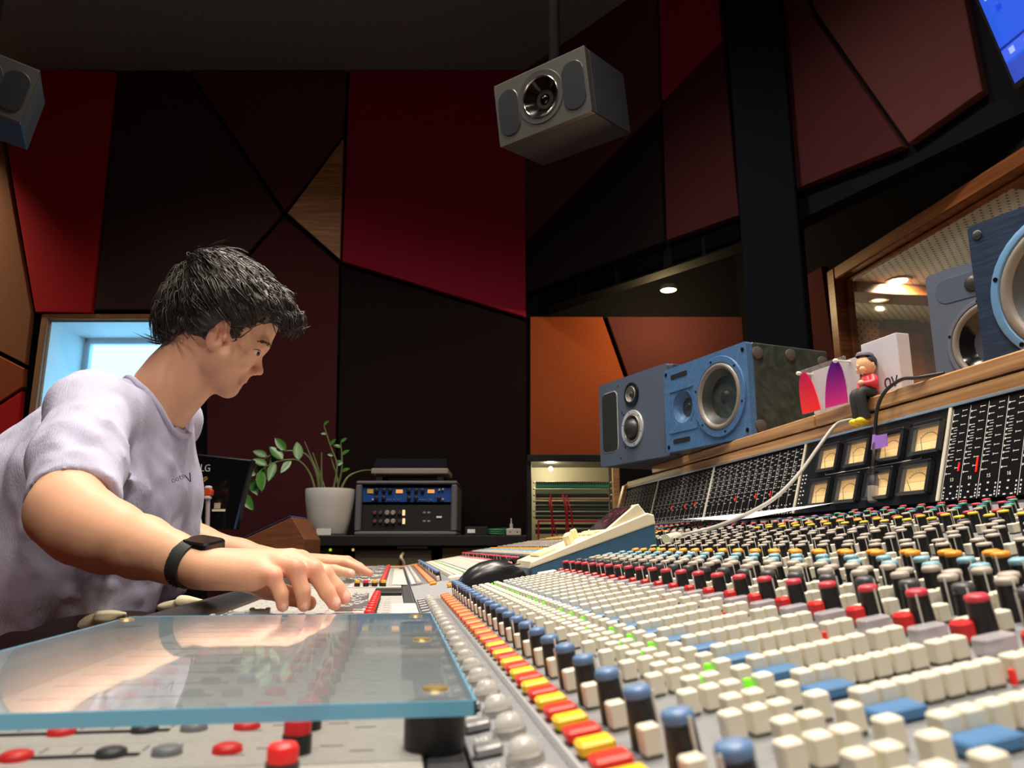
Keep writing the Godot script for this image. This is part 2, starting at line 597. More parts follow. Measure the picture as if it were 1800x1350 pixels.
func daylight_window(x0: float, x1: float, y0: float, y1: float) -> void:
	var w := Node3D.new()
	w.name = "window_1"
	add_child(w)
	w.transform = wall_t * T(Vector3((x0 + x1) / 2, y0, 0))
	w.set_meta("kind", "structure")
	var white := mat("reveal_white", rgb(226, 230, 230), 0.6)
	var frame_w := mat("window_frame_white", rgb(220, 226, 230), 0.5)
	var depth := 0.42
	# lining boards of the deep reveal
	var l := MB.new()
	var th := 0.012
	l.box(wall_t * T(Vector3(x0 + th / 2, (y0 + y1) / 2, -depth / 2)), Vector3(th, y1 - y0, depth))
	l.box(wall_t * T(Vector3(x1 - th / 2, (y0 + y1) / 2, -depth / 2)), Vector3(th, y1 - y0, depth))
	l.box(wall_t * T(Vector3((x0 + x1) / 2, y1 - th / 2, -depth / 2)), Vector3(x1 - x0, th, depth))
	l.box(wall_t * T(Vector3((x0 + x1) / 2, y0 + th / 2, -depth / 2)), Vector3(x1 - x0, th, depth))
	wpart(w, "reveal_lining", mesh_of([[l, white]]))
	var tr := MB.new()
	for r: Array in [[x0 - 0.035, x0, y0 - 0.03, y1 + 0.03], [x1, x1 + 0.012, y0 - 0.03, y1 + 0.012], [x0, x1, y1, y1 + 0.03], [x0, x1, y0 - 0.03, y0]]:
		tr.box(wall_t * T(Vector3((r[0] + r[1]) / 2, (r[2] + r[3]) / 2, 0.01)), Vector3(r[1] - r[0], r[3] - r[2], 0.04), 0.004)
	wpart(w, "window_trim", mesh_of([[tr, mat("trim_oak", rgb(150, 104, 66), 0.5)]]), "brown wooden edge trim")
	var f := MB.new()
	var fw := 0.045
	for r: Array in [[x0, x0 + fw, y0, y1], [x1 - fw, x1, y0, y1], [x0, x1, y1 - fw, y1], [x0, x1, y0, y0 + fw]]:
		f.box(wall_t * T(Vector3((r[0] + r[1]) / 2, (r[2] + r[3]) / 2, -depth + 0.04)), Vector3(r[1] - r[0], r[3] - r[2], 0.05), 0.006)
	wpart(w, "window_frame", mesh_of([[f, frame_w]]))
	var g := MB.new()
	g.box(wall_t * T(Vector3((x0 + x1) / 2, (y0 + y1) / 2, -depth + 0.035)), Vector3(x1 - x0 - fw, y1 - y0 - fw, 0.006))
	wpart(w, "pane", mesh_of([[g, glass("pane_clear", rgb(235, 245, 250), 0.06)]]))


func control_window() -> void:
	# right wall with the big window into the recording room
	var wall_m := mat("wall_black", rgb(20, 20, 23), 0.95, 0.0, 0.15)
	var y0 := 0.02; var y1 := 1.2; var d0 := -0.9; var d1 := 3.06
	var wall := MB.new()
	for r: Array in [[-2.05, 4.15, -0.9, y0], [-2.05, 4.15, y1, CEIL], [-2.05, d0, y0, y1], [d1, 4.15, y0, y1]]:
		wall.box(T(W(RIGHT_X + 0.025, (r[2] + r[3]) / 2, (r[0] + r[1]) / 2)), Vector3(0.05, r[3] - r[2], r[1] - r[0]))
	var wr := structure("wall_right", mesh_of([[wall, wall_m]]))
	var rt_t := Transform3D(Basis(Vector3.BACK, Vector3.UP, Vector3.LEFT), W(RIGHT_X, 0, 0))
	acoustic_panel(wr, rt_t, [[1405, 492], [1452, 466], [1500, 800], [1405, 800]], mats["felt_maroon"], "dark red felt panel beside the control window", 0.02)
	var oak_tex := noise_tex(0.05, rgb(96, 52, 24), rgb(150, 92, 50), 256, 4, 14, Vector2(0.25, 3.0))
	var oak := grain(mat("window_oak", Color.WHITE, 0.42), oak_tex, Vector3(1.5, 1.5, 0.5))
	var w := Node3D.new()
	w.name = "window_2"
	add_child(w)
	w.position = W(RIGHT_X, y0, (d0 + d1) / 2)
	w.set_meta("kind", "structure")
	var f := MB.new()
	var fw := 0.03
	for r: Array in [[d0 - 0.03, d0 + fw, y0 - 0.03, y1 + 0.03], [d1 - fw, d1 + 0.03, y0 - 0.03, y1 + 0.03], [d0 + fw, d1 - fw, y1 - fw, y1 + 0.03], [d0 + fw, d1 - fw, y0 - 0.03, y0 + fw]]:
		f.box(T(W(RIGHT_X + 0.01, (r[2] + r[3]) / 2, (r[0] + r[1]) / 2)), Vector3(0.07, r[3] - r[2], r[1] - r[0]), 0.006)
	wpart(w, "window_frame", mesh_of([[f, oak]]), "wide brown wooden frame")
	var f2 := MB.new()
	for r: Array in [[d1 - fw - 0.025, d1 - fw, y0 + fw, y1 - fw], [d0 + fw, d1 - fw - 0.025, y1 - fw - 0.012, y1 - fw]]:
		f2.box(T(W(RIGHT_X + 0.035, (r[2] + r[3]) / 2, (r[0] + r[1]) / 2)), Vector3(0.03, r[3] - r[2], r[1] - r[0]), 0.004)
	wpart(w, "glazing_bead", mesh_of([[f2, oak]]))
	var g := MB.new()
	g.box(T(W(RIGHT_X + 0.04, (y0 + y1) / 2, (d0 + d1) / 2)), Vector3(0.01, y1 - y0 - fw, d1 - d0 - fw))
	wpart(w, "pane", mesh_of([[g, glass("pane_studio", rgb(225, 235, 230), 0.05)]]))
	# the recording room behind it
	var holes := Image.create(64, 64, false, Image.FORMAT_RGB8)
	holes.fill(rgb(206, 206, 188))
	for y in 64:
		for x in 64:
			for c: Vector2 in [Vector2(16, 16), Vector2(48, 48)]:
				if Vector2(x, y).distance_to(c) < 8.5: holes.set_pixel(x, y, rgb(46, 48, 42))
	var perf := grain(mat("perforated_board", Color.WHITE, 0.8), ImageTexture.create_from_image(holes), Vector3.ONE * 18.0)
	var wood := grain(mat("live_oak", rgb(205, 180, 150), 0.5), oak_tex, Vector3(1.2, 0.4, 1.2))
	var lx0 := RIGHT_X + 0.05; var lx1 := 5.6; var ld := 5.0; var lc := 1.62
	var back := structure("wall_live_back", mesh_of([[slab(W(lx0, -0.9, ld), W(lx1, lc, ld + 0.1)), mat("live_wall", rgb(150, 140, 118), 0.9)]]))
	for r: Array in [[2.2, 3.44, perf, "perforated_panel"], [3.46, 3.74, wood, "wood_post"], [3.76, 4.3, wood, "wood_panel"], [4.32, 5.5, wood, "wood_panel"]]:
		var m := MB.new()
		m.box(T(W((r[0] + r[1]) / 2, lc / 2 - 0.45, ld - 0.02)), Vector3(r[1] - r[0], lc + 0.9, 0.04 if r[3] != "wood_post" else 0.12), 0.004)
		wpart(back, r[3], mesh_of([[m, r[2]]]))
	structure("wall_live_side", mesh_of([[slab(W(lx1, -0.9, -2.05), W(lx1 + 0.1, lc, ld)), wood]]))
	var lcl := structure("ceiling_live", mesh_of([[slab(W(lx0, lc, -2.05), W(lx1, lc + 0.1, ld)), perf]]))
	for dd: float in [4.2, 2.6]:
		wpart(lcl, "ceiling_beam", mesh_of([[slab(W(lx0 + 0.2, lc - 0.07, dd), W(lx1 - 0.05, lc - 0.001, dd + 0.2), 0.004), wood]]))
	downlight(W(0, lc, 0) * Vector3(0, 1, 0) + Vector3(px_y(1579, 492, lc).x, -0.004, px_y(1579, 492, lc).z), "small downlight in the perforated ceiling of the recording room", 9.0, 75.0, 0.04, Vector3(0.2, -1, -0.8), 0.055, Color(1.0, 0.95, 0.82), 14.0)
	downlight(W(4.4, lc - 0.004, 2.4), "recessed downlight in the recording room out of sight of the window's corner", 9.0, 75.0, 0.05, Vector3.DOWN, 0.055, Color(1.0, 0.95, 0.82), 10.0)


# ---------- the mixing console ----------
var slope_x := Vector3(1, TILT, 0).normalized()
var slope_n := Vector3(-TILT, 1, 0).normalized()
var slope_b := Basis(slope_x, slope_n, Vector3.BACK)
const MB_BOT := Vector2(0.858, 0.071)       # foot and head of the leaning meter panel
const MB_TOP := Vector2(0.903, 0.227)
const SHELF_Y := 0.285
var meter_b := Basis()
var console: Node3D
var strips := {}
var items := []          # small controls: [kind, mesh, transform, strip]


func panel_y(x: float) -> float:
	return -0.078 + TILT * (x - 0.03)


func seat(x: float, d: float, h: float, turn := 0.0) -> Transform3D:    # base of a control whose top is over x
	var xb := x + slope_n.x * -h
	return Transform3D(slope_b * Basis(Vector3.UP, turn), W(xb, panel_y(xb), d))


func cap_mat(key: String, c: Color) -> StandardMaterial3D:
	return mat("cap_" + key, c, 0.38, 0.0, 0.5)


func knob_mesh(cap: Material, r: float, h: float, cap_h: float, flare := 1.0) -> ArrayMesh:
	var body := MB.new()
	body.lathe(Transform3D.IDENTITY, [Vector2(r * 1.06, 0.0), Vector2(r * 1.04, h * 0.3), Vector2(r * 0.94, h - cap_h), Vector2(0, h - cap_h)], 12)
	var c := MB.new()
	c.lathe(Transform3D.IDENTITY, [Vector2(r * 0.9, h - cap_h), Vector2(r * 0.97 * flare, h - cap_h * 0.85), Vector2(r * flare, h - cap_h * 0.55), Vector2(r * 0.93 * flare, h - cap_h * 0.2), Vector2(r * 0.68 * flare, h - cap_h * 0.03), Vector2(0, h)], 12, 60.0)
	var p := MB.new()
	p.box(T(Vector3(0, h * 0.46, r * 1.0)), Vector3(0.0008, h * 0.9, 0.0012))
	return mesh_of([[body, mat("knob_black", rgb(26, 26, 28), 0.42)], [c, cap], [p, mat("pointer_white", rgb(225, 222, 214), 0.5)]])


func key_mesh(size: Vector3, m: Material, bevel := 0.0009, skirt: Material = null) -> ArrayMesh:
	var b := MB.new()
	b.box(T(Vector3(0, size.y * 0.55, 0)), Vector3(size.x, size.y * 0.9, size.z), bevel)
	if skirt == null: return mesh_of([[b, m]])
	var s := MB.new()
	s.box(T(Vector3(0, size.y * 0.1, 0)), Vector3(size.x * 0.86, size.y * 0.2, size.z * 0.8))
	return mesh_of([[b, m], [s, skirt]])


func add_control(kind: String, m: Mesh, t: Transform3D, strip: int) -> void:
	var q := to_px(t.origin + slope_n * 0.01)
	if q.z < 0.06: return
	var seen := q.x > -250.0 and q.x < 2050.0 and q.y > 0.0 and q.y < 1600.0
	if not seen: return
	var inside := q.x > -20.0 and q.x < 1820.0 and q.y < 1370.0
	items.append([kind, m, t, strip, q.z if inside else q.z + 10.0])


func build_console() -> void:
	var mp := (MB_TOP - MB_BOT).normalized()
	meter_b = Basis(Vector3.BACK, Vector3(mp.x, mp.y, 0), Vector3(-mp.y, mp.x, 0))
	console = thing("mixing_console", "large mixing console with white fader panel, rows of coloured knobs and black meter bridge", "mixing console", W(0.35, -0.9, 1.2))
	var grey := mat("console_grey", rgb(120, 122, 126), 0.5)
	var dark := mat("console_dark", rgb(38, 39, 42), 0.5)
	var oak_tex := noise_tex(0.045, rgb(150, 104, 62), rgb(214, 170, 118), 256, 5, 3, Vector2(0.22, 3.2))
	var oak := grain(mat("console_oak", Color.WHITE, 0.42), oak_tex, Vector3(2.2, 2.2, 0.9))
	oak.uv1_scale = Vector3(2.4, 2.4, 0.8)
	# carcass along the whole length
	var body := MB.new()
	var outline := PackedVector2Array()
	for p: Vector2 in [Vector2(-0.2, -0.085), Vector2(0.03, -0.085), Vector2(0.845, panel_y(0.845) - 0.004), Vector2(0.866, 0.068), Vector2(0.911, 0.225), Vector2(0.93, 0.252), Vector2(1.56, 0.252), Vector2(1.56, -0.24), Vector2(0.16, -0.26), Vector2(-0.2, -0.15)]:
		outline.append(p)
	body.prism(outline, T(W(0, 0, -0.75)), 3.75)
	wpart(console, "carcass", mesh_of([[body, dark]]))
	for d: float in [-0.4, 1.35, 2.85]:
		wpart(console, "pedestal", mesh_of([[slab(W(0.25, -0.9, d - 0.12), W(1.2, -0.245, d + 0.12), 0.01), dark]]))
	# padded armrest on the operator's side
	var pad := MB.new()
	pad.tube([W(-0.225, -0.088, -0.75), W(-0.225, -0.088, 3.0)], [0.026], 14)
	wpart(console, "armrest", mesh_of([[pad, relief(mat("armrest_leather", rgb(34, 37, 44), 0.38), noise_tex(0.4, Color.BLACK, Color.WHITE, 128, 3, 21), 0.04)]]), "padded black leather armrest")
	# wooden end board
	var cheek := MB.new()
	var co := PackedVector2Array()
	for p: Vector2 in [Vector2(-0.205, -0.072), Vector2(0.03, -0.07), Vector2(0.835, panel_y(0.835) + 0.012), Vector2(0.85, 0.08), Vector2(0.895, 0.24), Vector2(0.93, 0.258), Vector2(1.56, 0.258), Vector2(1.56, -0.26), Vector2(-0.205, -0.26)]:
		co.append(p)
	cheek.prism(co, T(W(0, 0, 3.0)), 0.03, 0.003)
	wpart(console, "end_board", mesh_of([[cheek, oak]]), "pale oak end board")
	fader_section(grey)
	control_section(grey, oak)
	meter_bridge(oak)
	place_controls()


func fader_section(grey: Material) -> void:
	var plate_tex := noise_tex(0.5, rgb(176, 175, 171), rgb(196, 195, 191), 128, 3, 31)
	var plate_m := grain(mat("fader_white", Color.WHITE, 0.4), plate_tex, Vector3.ONE * 6.0)
	var print_grey := mat("print_grey", rgb(120, 120, 122), 0.6)
	var print_red := mat("print_red", rgb(216, 50, 46), 0.5)
	var x0 := -0.2; var x1 := 0.012
	var plate := MB.new()
	plate.box(T(Vector3(0, -0.003, 0)), Vector3(x1 - x0, 0.006, 0.0382), 0.0008)
	var lines := MB.new()                                     # printed scale beside the fader, thin ink lines
	for k in 9: lines.box(T(Vector3(-0.088 + k * 0.0125, 0.0001, -0.011 + (k % 2) * 0.001)), Vector3(0.0008 if k % 3 else 0.0014, 0.0003, 0.008))
	for k in 5: lines.box(T(Vector3(0.035 + k * 0.012, 0.0001, 0.006 - (k % 2) * 0.009)), Vector3(0.009, 0.0003, 0.0007))
	var reds := MB.new()
	for k in 4: reds.box(T(Vector3(0.012 + k * 0.011, 0.0001, 0.008)), Vector3(0.004, 0.0003, 0.006))
	var plate_mesh := mesh_of([[plate, plate_m], [lines, print_grey]])
	var plate_red := mesh_of([[plate, plate_m], [lines, print_grey], [reds, print_red]])
	var slot := mesh_of([[slab(Vector3(-0.047, -0.001, -0.0016), Vector3(0.047, 0.0006, 0.0016)), mat("slot_black", rgb(18, 18, 19), 0.6)]])
	var disc := func(c: Material, r: float) -> ArrayMesh:
		var m := MB.new()
		m.lathe(Transform3D.IDENTITY, [Vector2(r * 1.05, 0.0), Vector2(r, 0.0022), Vector2(r * 0.7, 0.003), Vector2(0, 0.003)], 14, 60.0)
		return mesh_of([[m, c]])
	var d_red: Mesh = disc.call(cap_mat("button_red", rgb(222, 44, 44)), 0.0055)
	var d_black: Mesh = disc.call(cap_mat("button_black", rgb(52, 54, 58)), 0.0055)
	var d_grey: Mesh = disc.call(cap_mat("button_grey", rgb(120, 124, 132)), 0.0055)
	# red topped button: black base, red cap
	var rk := func(c: Material) -> ArrayMesh:
		var b := MB.new(); b.lathe(Transform3D.IDENTITY, [Vector2(0.0056, 0), Vector2(0.0056, 0.007), Vector2(0, 0.007)], 12)
		var t := MB.new(); t.lathe(Transform3D.IDENTITY, [Vector2(0.0052, 0.007), Vector2(0.0052, 0.0115), Vector2(0.0044, 0.0127), Vector2(0, 0.013)], 12, 60.0)
		return mesh_of([[b, mat("knob_black", rgb(26, 26, 28), 0.42)], [t, c]])
	var k_red: Mesh = rk.call(cap_mat("button_red", rgb(222, 44, 44)))
	var k_amber: Mesh = rk.call(cap_mat("button_amber", rgb(222, 170, 40)))
	# fader cap: a waisted grey block with a white line
	var fc := MB.new()
	fc.box(T(Vector3(0, 0.0052, 0)), Vector3(0.022, 0.0066, 0.011), 0.0008)
	for e: float in [-1.0, 1.0]: fc.box(T(Vector3(e * 0.0085, 0.0086, 0)), Vector3(0.005, 0.003, 0.011), 0.0012)
	var fl := MB.new(); fl.box(T(Vector3(0, 0.0088, 0)), Vector3(0.001, 0.0006, 0.0108))
	var fader_mesh := mesh_of([[fc, mat("fader_cap_grey", rgb(150, 152, 154), 0.32, 0.1)], [fl, mat("pointer_white", rgb(225, 222, 214), 0.5)]])
	var r := RandomNumberGenerator.new(); r.seed = 77
	for k in range(3, 75):
		if k >= 31 and k < 40: continue
		var d := (k + 0.27) * PITCH_CH
		var s := part(console, "fader_strip", plate_red if k >= 20 else plate_mesh)
		s.global_transform = T(W((x0 + x1) / 2, FADER_Y, d))
		if k < 24 or k >= 40:
			var sl := part(s, "fader_slot", slot, T(Vector3(-0.047, 0.0, 0.0)))
		var cx := -0.185 + (0.02 * r.randf() if k < 20 else 0.0)
		if k >= 20 and k < 31: cx = [-0.16, -0.175, -0.165, -0.15, -0.06, -0.05, -0.045, -0.055, -0.06, -0.05, -0.05][k - 20]
		if k >= 40: cx = -0.07 + 0.03 * sin(k * 0.8)
		if k >= 20: part(s, "fader_cap", fader_mesh, T(Vector3(cx - (x0 + x1) / 2, 0, 0)))
		if k < 24:
			for q: Array in [[-0.137, d_red], [-0.104, d_black], [-0.084, d_grey], [-0.062, d_red]]:
				part(s, "round_button", q[1], T(Vector3(q[0] - (x0 + x1) / 2, 0, 0.0)))
		part(s, "capped_button", k_red, T(Vector3(-0.0355 - (x0 + x1) / 2 + (0.009 if k > 20 else 0.0), 0, 0.006)))
		if k == 40:
			for q: Array in [[-0.075, k_amber], [-0.058, k_red], [-0.041, k_amber], [-0.024, k_amber]]:
				part(s, "capped_button", q[1], T(Vector3(q[0] - (x0 + x1) / 2, 0, 0.012)))
	# the dark middle piece between the two banks of faders
	wpart(console, "centre_plate", mesh_of([[slab(W(x0, FADER_Y - 0.01, 30.8 * PITCH_CH + 0.001), W(x1, FADER_Y - 0.002, 39.75 * PITCH_CH - 0.001), 0.001), plate_m]]))
	wpart(console, "centre_slot", mesh_of([[slab(W(-0.035, FADER_Y - 0.004, 1.33), W(0.011, FADER_Y + 0.004, 1.46), 0.001), mat("slot_black", rgb(18, 18, 19), 0.6)]]))


func control_section(grey: Material, oak: Material) -> void:
	var key_m := mat("key_ivory", rgb(230, 224, 206), 0.42)
	var key_side := mat("key_skirt", rgb(120, 116, 104), 0.6)
	var key := key_mesh(Vector3(0.0071, 0.0095, 0.0072), key_m, 0.0007, key_side)
	var key_tall := key_mesh(Vector3(0.0068, 0.0105, 0.0068), key_m, 0.0007, key_side)
	var yellow := key_mesh(Vector3(0.0135, 0.0055, 0.0105), cap_mat("yellow", rgb(248, 196, 34)), 0.0012, mat("knob_black", rgb(26, 26, 28), 0.42))
	var orange_b := key_mesh(Vector3(0.0135, 0.0055, 0.0105), cap_mat("orange_key", rgb(250, 150, 40)), 0.0012, mat("knob_black", rgb(26, 26, 28), 0.42))
	var redk := key_mesh(Vector3(0.0135, 0.0055, 0.0105), cap_mat("scarlet", rgb(232, 48, 34)), 0.0012, mat("knob_black", rgb(26, 26, 28), 0.42))
	var red_btn := key_mesh(Vector3(0.0084, 0.0105, 0.0084), cap_mat("signal_red", rgb(216, 40, 40)), 0.0014, key_side)
	var blue_wide := key_mesh(Vector3(0.0175, 0.0048, 0.0115), cap_mat("wide_blue", rgb(74, 122, 172)), 0.0008, mat("blue_skirt", rgb(24, 44, 74), 0.5))
	var clear_m := glass("clear_plastic", rgb(214, 214, 222), 0.55, 0.12)
	var clear_wide := key_mesh(Vector3(0.0155, 0.0088, 0.0082), clear_m, 0.001, key_side)
	var led := mesh_of([[slab(Vector3(-0.0012, 0.001, -0.0016), Vector3(0.0012, 0.0085, 0.0016)), glow("led_green", Color(0.5, 0.95, 0.15), 0.35)]])
	var led_red := mesh_of([[slab(Vector3(-0.0008, 0.001, -0.001), Vector3(0.0008, 0.006, 0.001)), glow("led_red", Color(0.9, 0.16, 0.1), 0.2)]])
	var kb := knob_mesh(cap_mat("blue", rgb(96, 128, 172)), 0.0052, 0.021, 0.0042)
	var caps := {
		"red": knob_mesh(cap_mat("rose_red", rgb(214, 66, 82)), 0.0052, 0.0207, 0.0034), "dark": knob_mesh(cap_mat("charcoal", rgb(74, 74, 80)), 0.0054, 0.0207, 0.005),
		"grey": knob_mesh(cap_mat("stone", rgb(186, 176, 166)), 0.0052, 0.0205, 0.0036), "light": knob_mesh(cap_mat("pale_blue", rgb(136, 184, 200)), 0.0052, 0.0205, 0.0036),
		"orange": knob_mesh(cap_mat("amber", rgb(240, 158, 44)), 0.0053, 0.0208, 0.0036), "flat": knob_mesh(cap_mat("stone", rgb(186, 176, 166)), 0.0046, 0.0205, 0.0022, 1.1),
		"flat_yellow": knob_mesh(cap_mat("lemon", rgb(246, 204, 60)), 0.0046, 0.0205, 0.0024, 1.12), "flat_red": knob_mesh(cap_mat("rose_red", rgb(214, 66, 82)), 0.0046, 0.0202, 0.0024, 1.1),
		"flat_green": knob_mesh(cap_mat("jade", rgb(72, 160, 116)), 0.0046, 0.0195, 0.0024, 1.12), "navy": knob_mesh(cap_mat("navy", rgb(64, 76, 140)), 0.005, 0.0205, 0.003, 1.0), "flat_dark": knob_mesh(cap_mat("charcoal", rgb(74, 74, 80)), 0.0048, 0.0200, 0.0024, 1.1),
	}
	# clear lamp dome in a silver collar
	var dome := MB.new(); dome.lathe(Transform3D.IDENTITY, [Vector2(0.0056, 0.003), Vector2(0.0055, 0.0062), Vector2(0.0042, 0.0082), Vector2(0.002, 0.009), Vector2(0, 0.0092)], 12, 60.0)
	var collar := MB.new(); collar.lathe(Transform3D.IDENTITY, [Vector2(0.0072, 0.0), Vector2(0.007, 0.003), Vector2(0.0055, 0.0034), Vector2(0, 0.0034)], 12)
	var dome_mesh := mesh_of([[dome, glass("dome_clear", rgb(240, 238, 232), 0.3, 0.08)], [collar, mat("collar_silver", rgb(190, 188, 184), 0.3, 0.7)]])
	var big_sw := key_mesh(Vector3(0.011, 0.0045, 0.009), mat("rocker_silver", rgb(150, 150, 152), 0.35, 0.4), 0.001)
	var plate_m := mat("channel_grey", rgb(132, 134, 138), 0.45)
	var edge_m := mat("channel_edge", rgb(84, 86, 90), 0.5)
	var white_text := mat("print_white", rgb(232, 232, 230), 0.6)
	var rr := RandomNumberGenerator.new(); rr.seed = 5
	var low := 0.03; var high := 0.842
	for k in range(1, 75):
		if k >= 29 and k < 40: continue
		var d0 := k * PITCH_CH
		var s := part(console, "channel_strip", null)
		var m := MB.new()
		var ln := (high - low) / slope_x.x
		m.box(Transform3D(slope_b, W((low + high) / 2, panel_y((low + high) / 2), d0 + 0.02) - slope_n * 0.002), Vector3(ln, 0.004, 0.0386), 0.0006)
		s.mesh = mesh_of([[m.moved(T(-W(0.4, 0, d0 + 0.02))), plate_m if k % 8 else plate_m]])
		s.global_transform = T(W(0.4, 0, d0 + 0.02))
		strips[k] = s
		var at := func(ph: float) -> float: return d0 + ph * PITCH_CH
		var tw := func() -> float: return rr.randf_range(-2.2, 2.2)
		add_control("lamp_dome", dome_mesh, seat(0.0475, at.call(0.3), 0.003), k)
		add_control("rocker_switch", big_sw, seat(0.0365, at.call(0.75), 0.002), k)
		add_control("channel_button", orange_b if k > 14 else yellow, seat(0.0705, at.call(0.07), 0.0055), k)
		add_control("channel_button", redk, seat(0.0705, at.call(0.56), 0.0055), k)
		add_control("square_key", key_tall, seat(0.0848, at.call(0.66), 0.0105), k)
		add_control("knob", kb, seat(0.0847, at.call(0.93), 0.021, tw.call()), k)
		for x: float in [0.113, 0.1222, 0.1308, 0.1445]: add_control("square_key", key, seat(x, at.call(0.6), 0.0095), k)
		for x: float in [0.1222, 0.1308, 0.1445]: add_control("square_key", key, seat(x, at.call(0.1), 0.0095), k)
		for x: float in [0.1577, 0.1658, 0.174, 0.182, 0.190, 0.198, 0.206, 0.2165, 0.2247]: add_control("square_key", key, seat(x, at.call(0.43), 0.0095), k)
		add_control("wide_key", blue_wide, seat(0.1625, at.call(0.19), 0.0048), k)
		add_control("wide_clear_key", clear_wide, seat(0.2365, at.call(0.25), 0.0088), k)
		add_control("red_key", red_btn, seat(0.2438, at.call(0.92), 0.0105), k)
		if k > 6:
			if (k * 7) % 5 < 3: add_control("status_led", led, seat(0.1265, at.call(0.12), 0.006), k)
			if (k * 3) % 4 < 3: add_control("status_led", led, seat(0.139, at.call(0.62), 0.006), k)
		if k % 3 == 0: add_control("status_led", led_red, seat(0.2112, at.call(0.3), 0.004), k)
		for q: Array in [["red", 0.2501, 0.84], ["dark", 0.2687, 0.63], ["grey", 0.2871, 0.48], ["grey", 0.298, 0.75], ["grey", 0.3071, 0.48], ["light", 0.3175, 0.82], ["light", 0.3348, 0.62], ["orange", 0.3527, 0.46], ["orange", 0.3575, 0.78],
				["flat", 0.386, 0.78], ["flat", 0.405, 0.5], ["flat", 0.4241, 0.7], ["flat", 0.4449, 0.4], ["flat", 0.465, 0.74], ["flat", 0.483, 0.46], ["flat", 0.5005, 0.78], ["flat_dark", 0.522, 0.5], ["flat_yellow", 0.5486, 0.46], ["flat_yellow", 0.574, 0.76],
				["flat_red", 0.5904, 0.44], ["flat", 0.612, 0.74], ["flat_green", 0.6418, 0.5], ["navy", 0.6557, 0.88], ["flat_red", 0.668, 0.5], ["flat_green", 0.692, 0.8], ["flat_red", 0.715, 0.5]]:
			add_control("knob", caps[q[0]], seat(q[1], at.call(q[2]), 0.0205, tw.call()), k)
		for x: float in [0.2525, 0.261, 0.2695, 0.286, 0.295, 0.304, 0.322, 0.331, 0.34, 0.372, 0.381, 0.39, 0.399, 0.408, 0.45, 0.459, 0.468, 0.56, 0.569, 0.578, 0.605, 0.614, 0.623, 0.632, 0.66, 0.669, 0.678]:
			add_control("square_key", key, seat(x, at.call(0.12), 0.0095), k)
		if k >= 4 and k < 12:                                   # channel numbers under the clear strip
			var tx := part(s, "channel_number", text_mesh(str(58 - k), 0.0062, 0.0003, white_text))
			tx.global_transform = Transform3D(Basis(Vector3.BACK, slope_x, slope_n), W(0.036, panel_y(0.036) + 0.0008, at.call(0.3)))
	# clear cover strip with its bright edge
	for e: Array in [[0.04, 1.16], [1.6, 2.98]]:
		wpart(console, "cover_strip_edge", mesh_of([[slab(W(0.0602, panel_y(0.0605), e[0]), W(0.0615, panel_y(0.0605) + 0.0035, e[1])), glass("strip_clear", rgb(235, 238, 240), 0.5, 0.15)]]))
	# metal rail between faders and strips
	wpart(console, "rail", mesh_of([[slab(W(0.0135, FADER_Y - 0.012, -0.6), W(0.0285, FADER_Y - 0.001, 2.98), 0.001), mat("rail_steel", rgb(120, 122, 126), 0.3, 0.6)]]))
	# plain centre section
	var c := MB.new()
	c.box(Transform3D(slope_b, W((low + high) / 2, panel_y((low + high) / 2), 34.5 * PITCH_CH) - slope_n * 0.002), Vector3((high - low) / slope_x.x, 0.004, 11 * PITCH_CH - 0.002), 0.0006)
	wpart(console, "centre_panel", mesh_of([[c, mat("centre_grey", rgb(168, 170, 174), 0.4)]]))
	for k in range(29, 40):
		var d0 := k * PITCH_CH
		for q: Array in [["flat", 0.465, 0.74], ["flat", 0.483, 0.46], ["flat", 0.5005, 0.78], ["flat", 0.53, 0.5], ["flat", 0.56, 0.5], ["flat", 0.58, 0.8], ["flat_red", 0.62, 0.5], ["flat_green", 0.6418, 0.5], ["navy", 0.6557, 0.88], ["flat_red", 0.668, 0.5]]:
			if k < 37 or q[1] > 0.55: add_control("knob", caps[q[0]], seat(q[1], d0 + q[2] * PITCH_CH, 0.0205, rr.randf_range(-2.2, 2.2)), -1)
	var lit_key := key_mesh(Vector3(0.01, 0.009, 0.009), glow("key_lit_green", Color(0.5, 1.0, 0.15), 0.9), 0.001, key_side)
	for j in 7:
		var q := part(console, "lit_key", lit_key if j % 3 != 1 else key, Transform3D.IDENTITY)
		q.global_transform = seat(0.43, 1.2 + j * 0.032, 0.009)
	# amber and orange selector keys at the left of the centre section
	var sel := key_mesh(Vector3(0.022, 0.007, 0.03), cap_mat("selector_amber", rgb(236, 178, 40)), 0.0015, mat("knob_black", rgb(26, 26, 28), 0.42))
	var q1 := part(console, "selector_key", sel); q1.global_transform = seat(0.098, 1.36, 0.007)
	var q2 := part(console, "selector_key", orange_b); q2.global_transform = seat(0.0705, 1.52, 0.0055)
	var white_sel := key_mesh(Vector3(0.03, 0.012, 0.03), mat("key_ivory", rgb(230, 224, 206), 0.42), 0.003)
	var q3 := part(console, "selector_key", white_sel); q3.global_transform = seat(0.112, 1.5, 0.012)


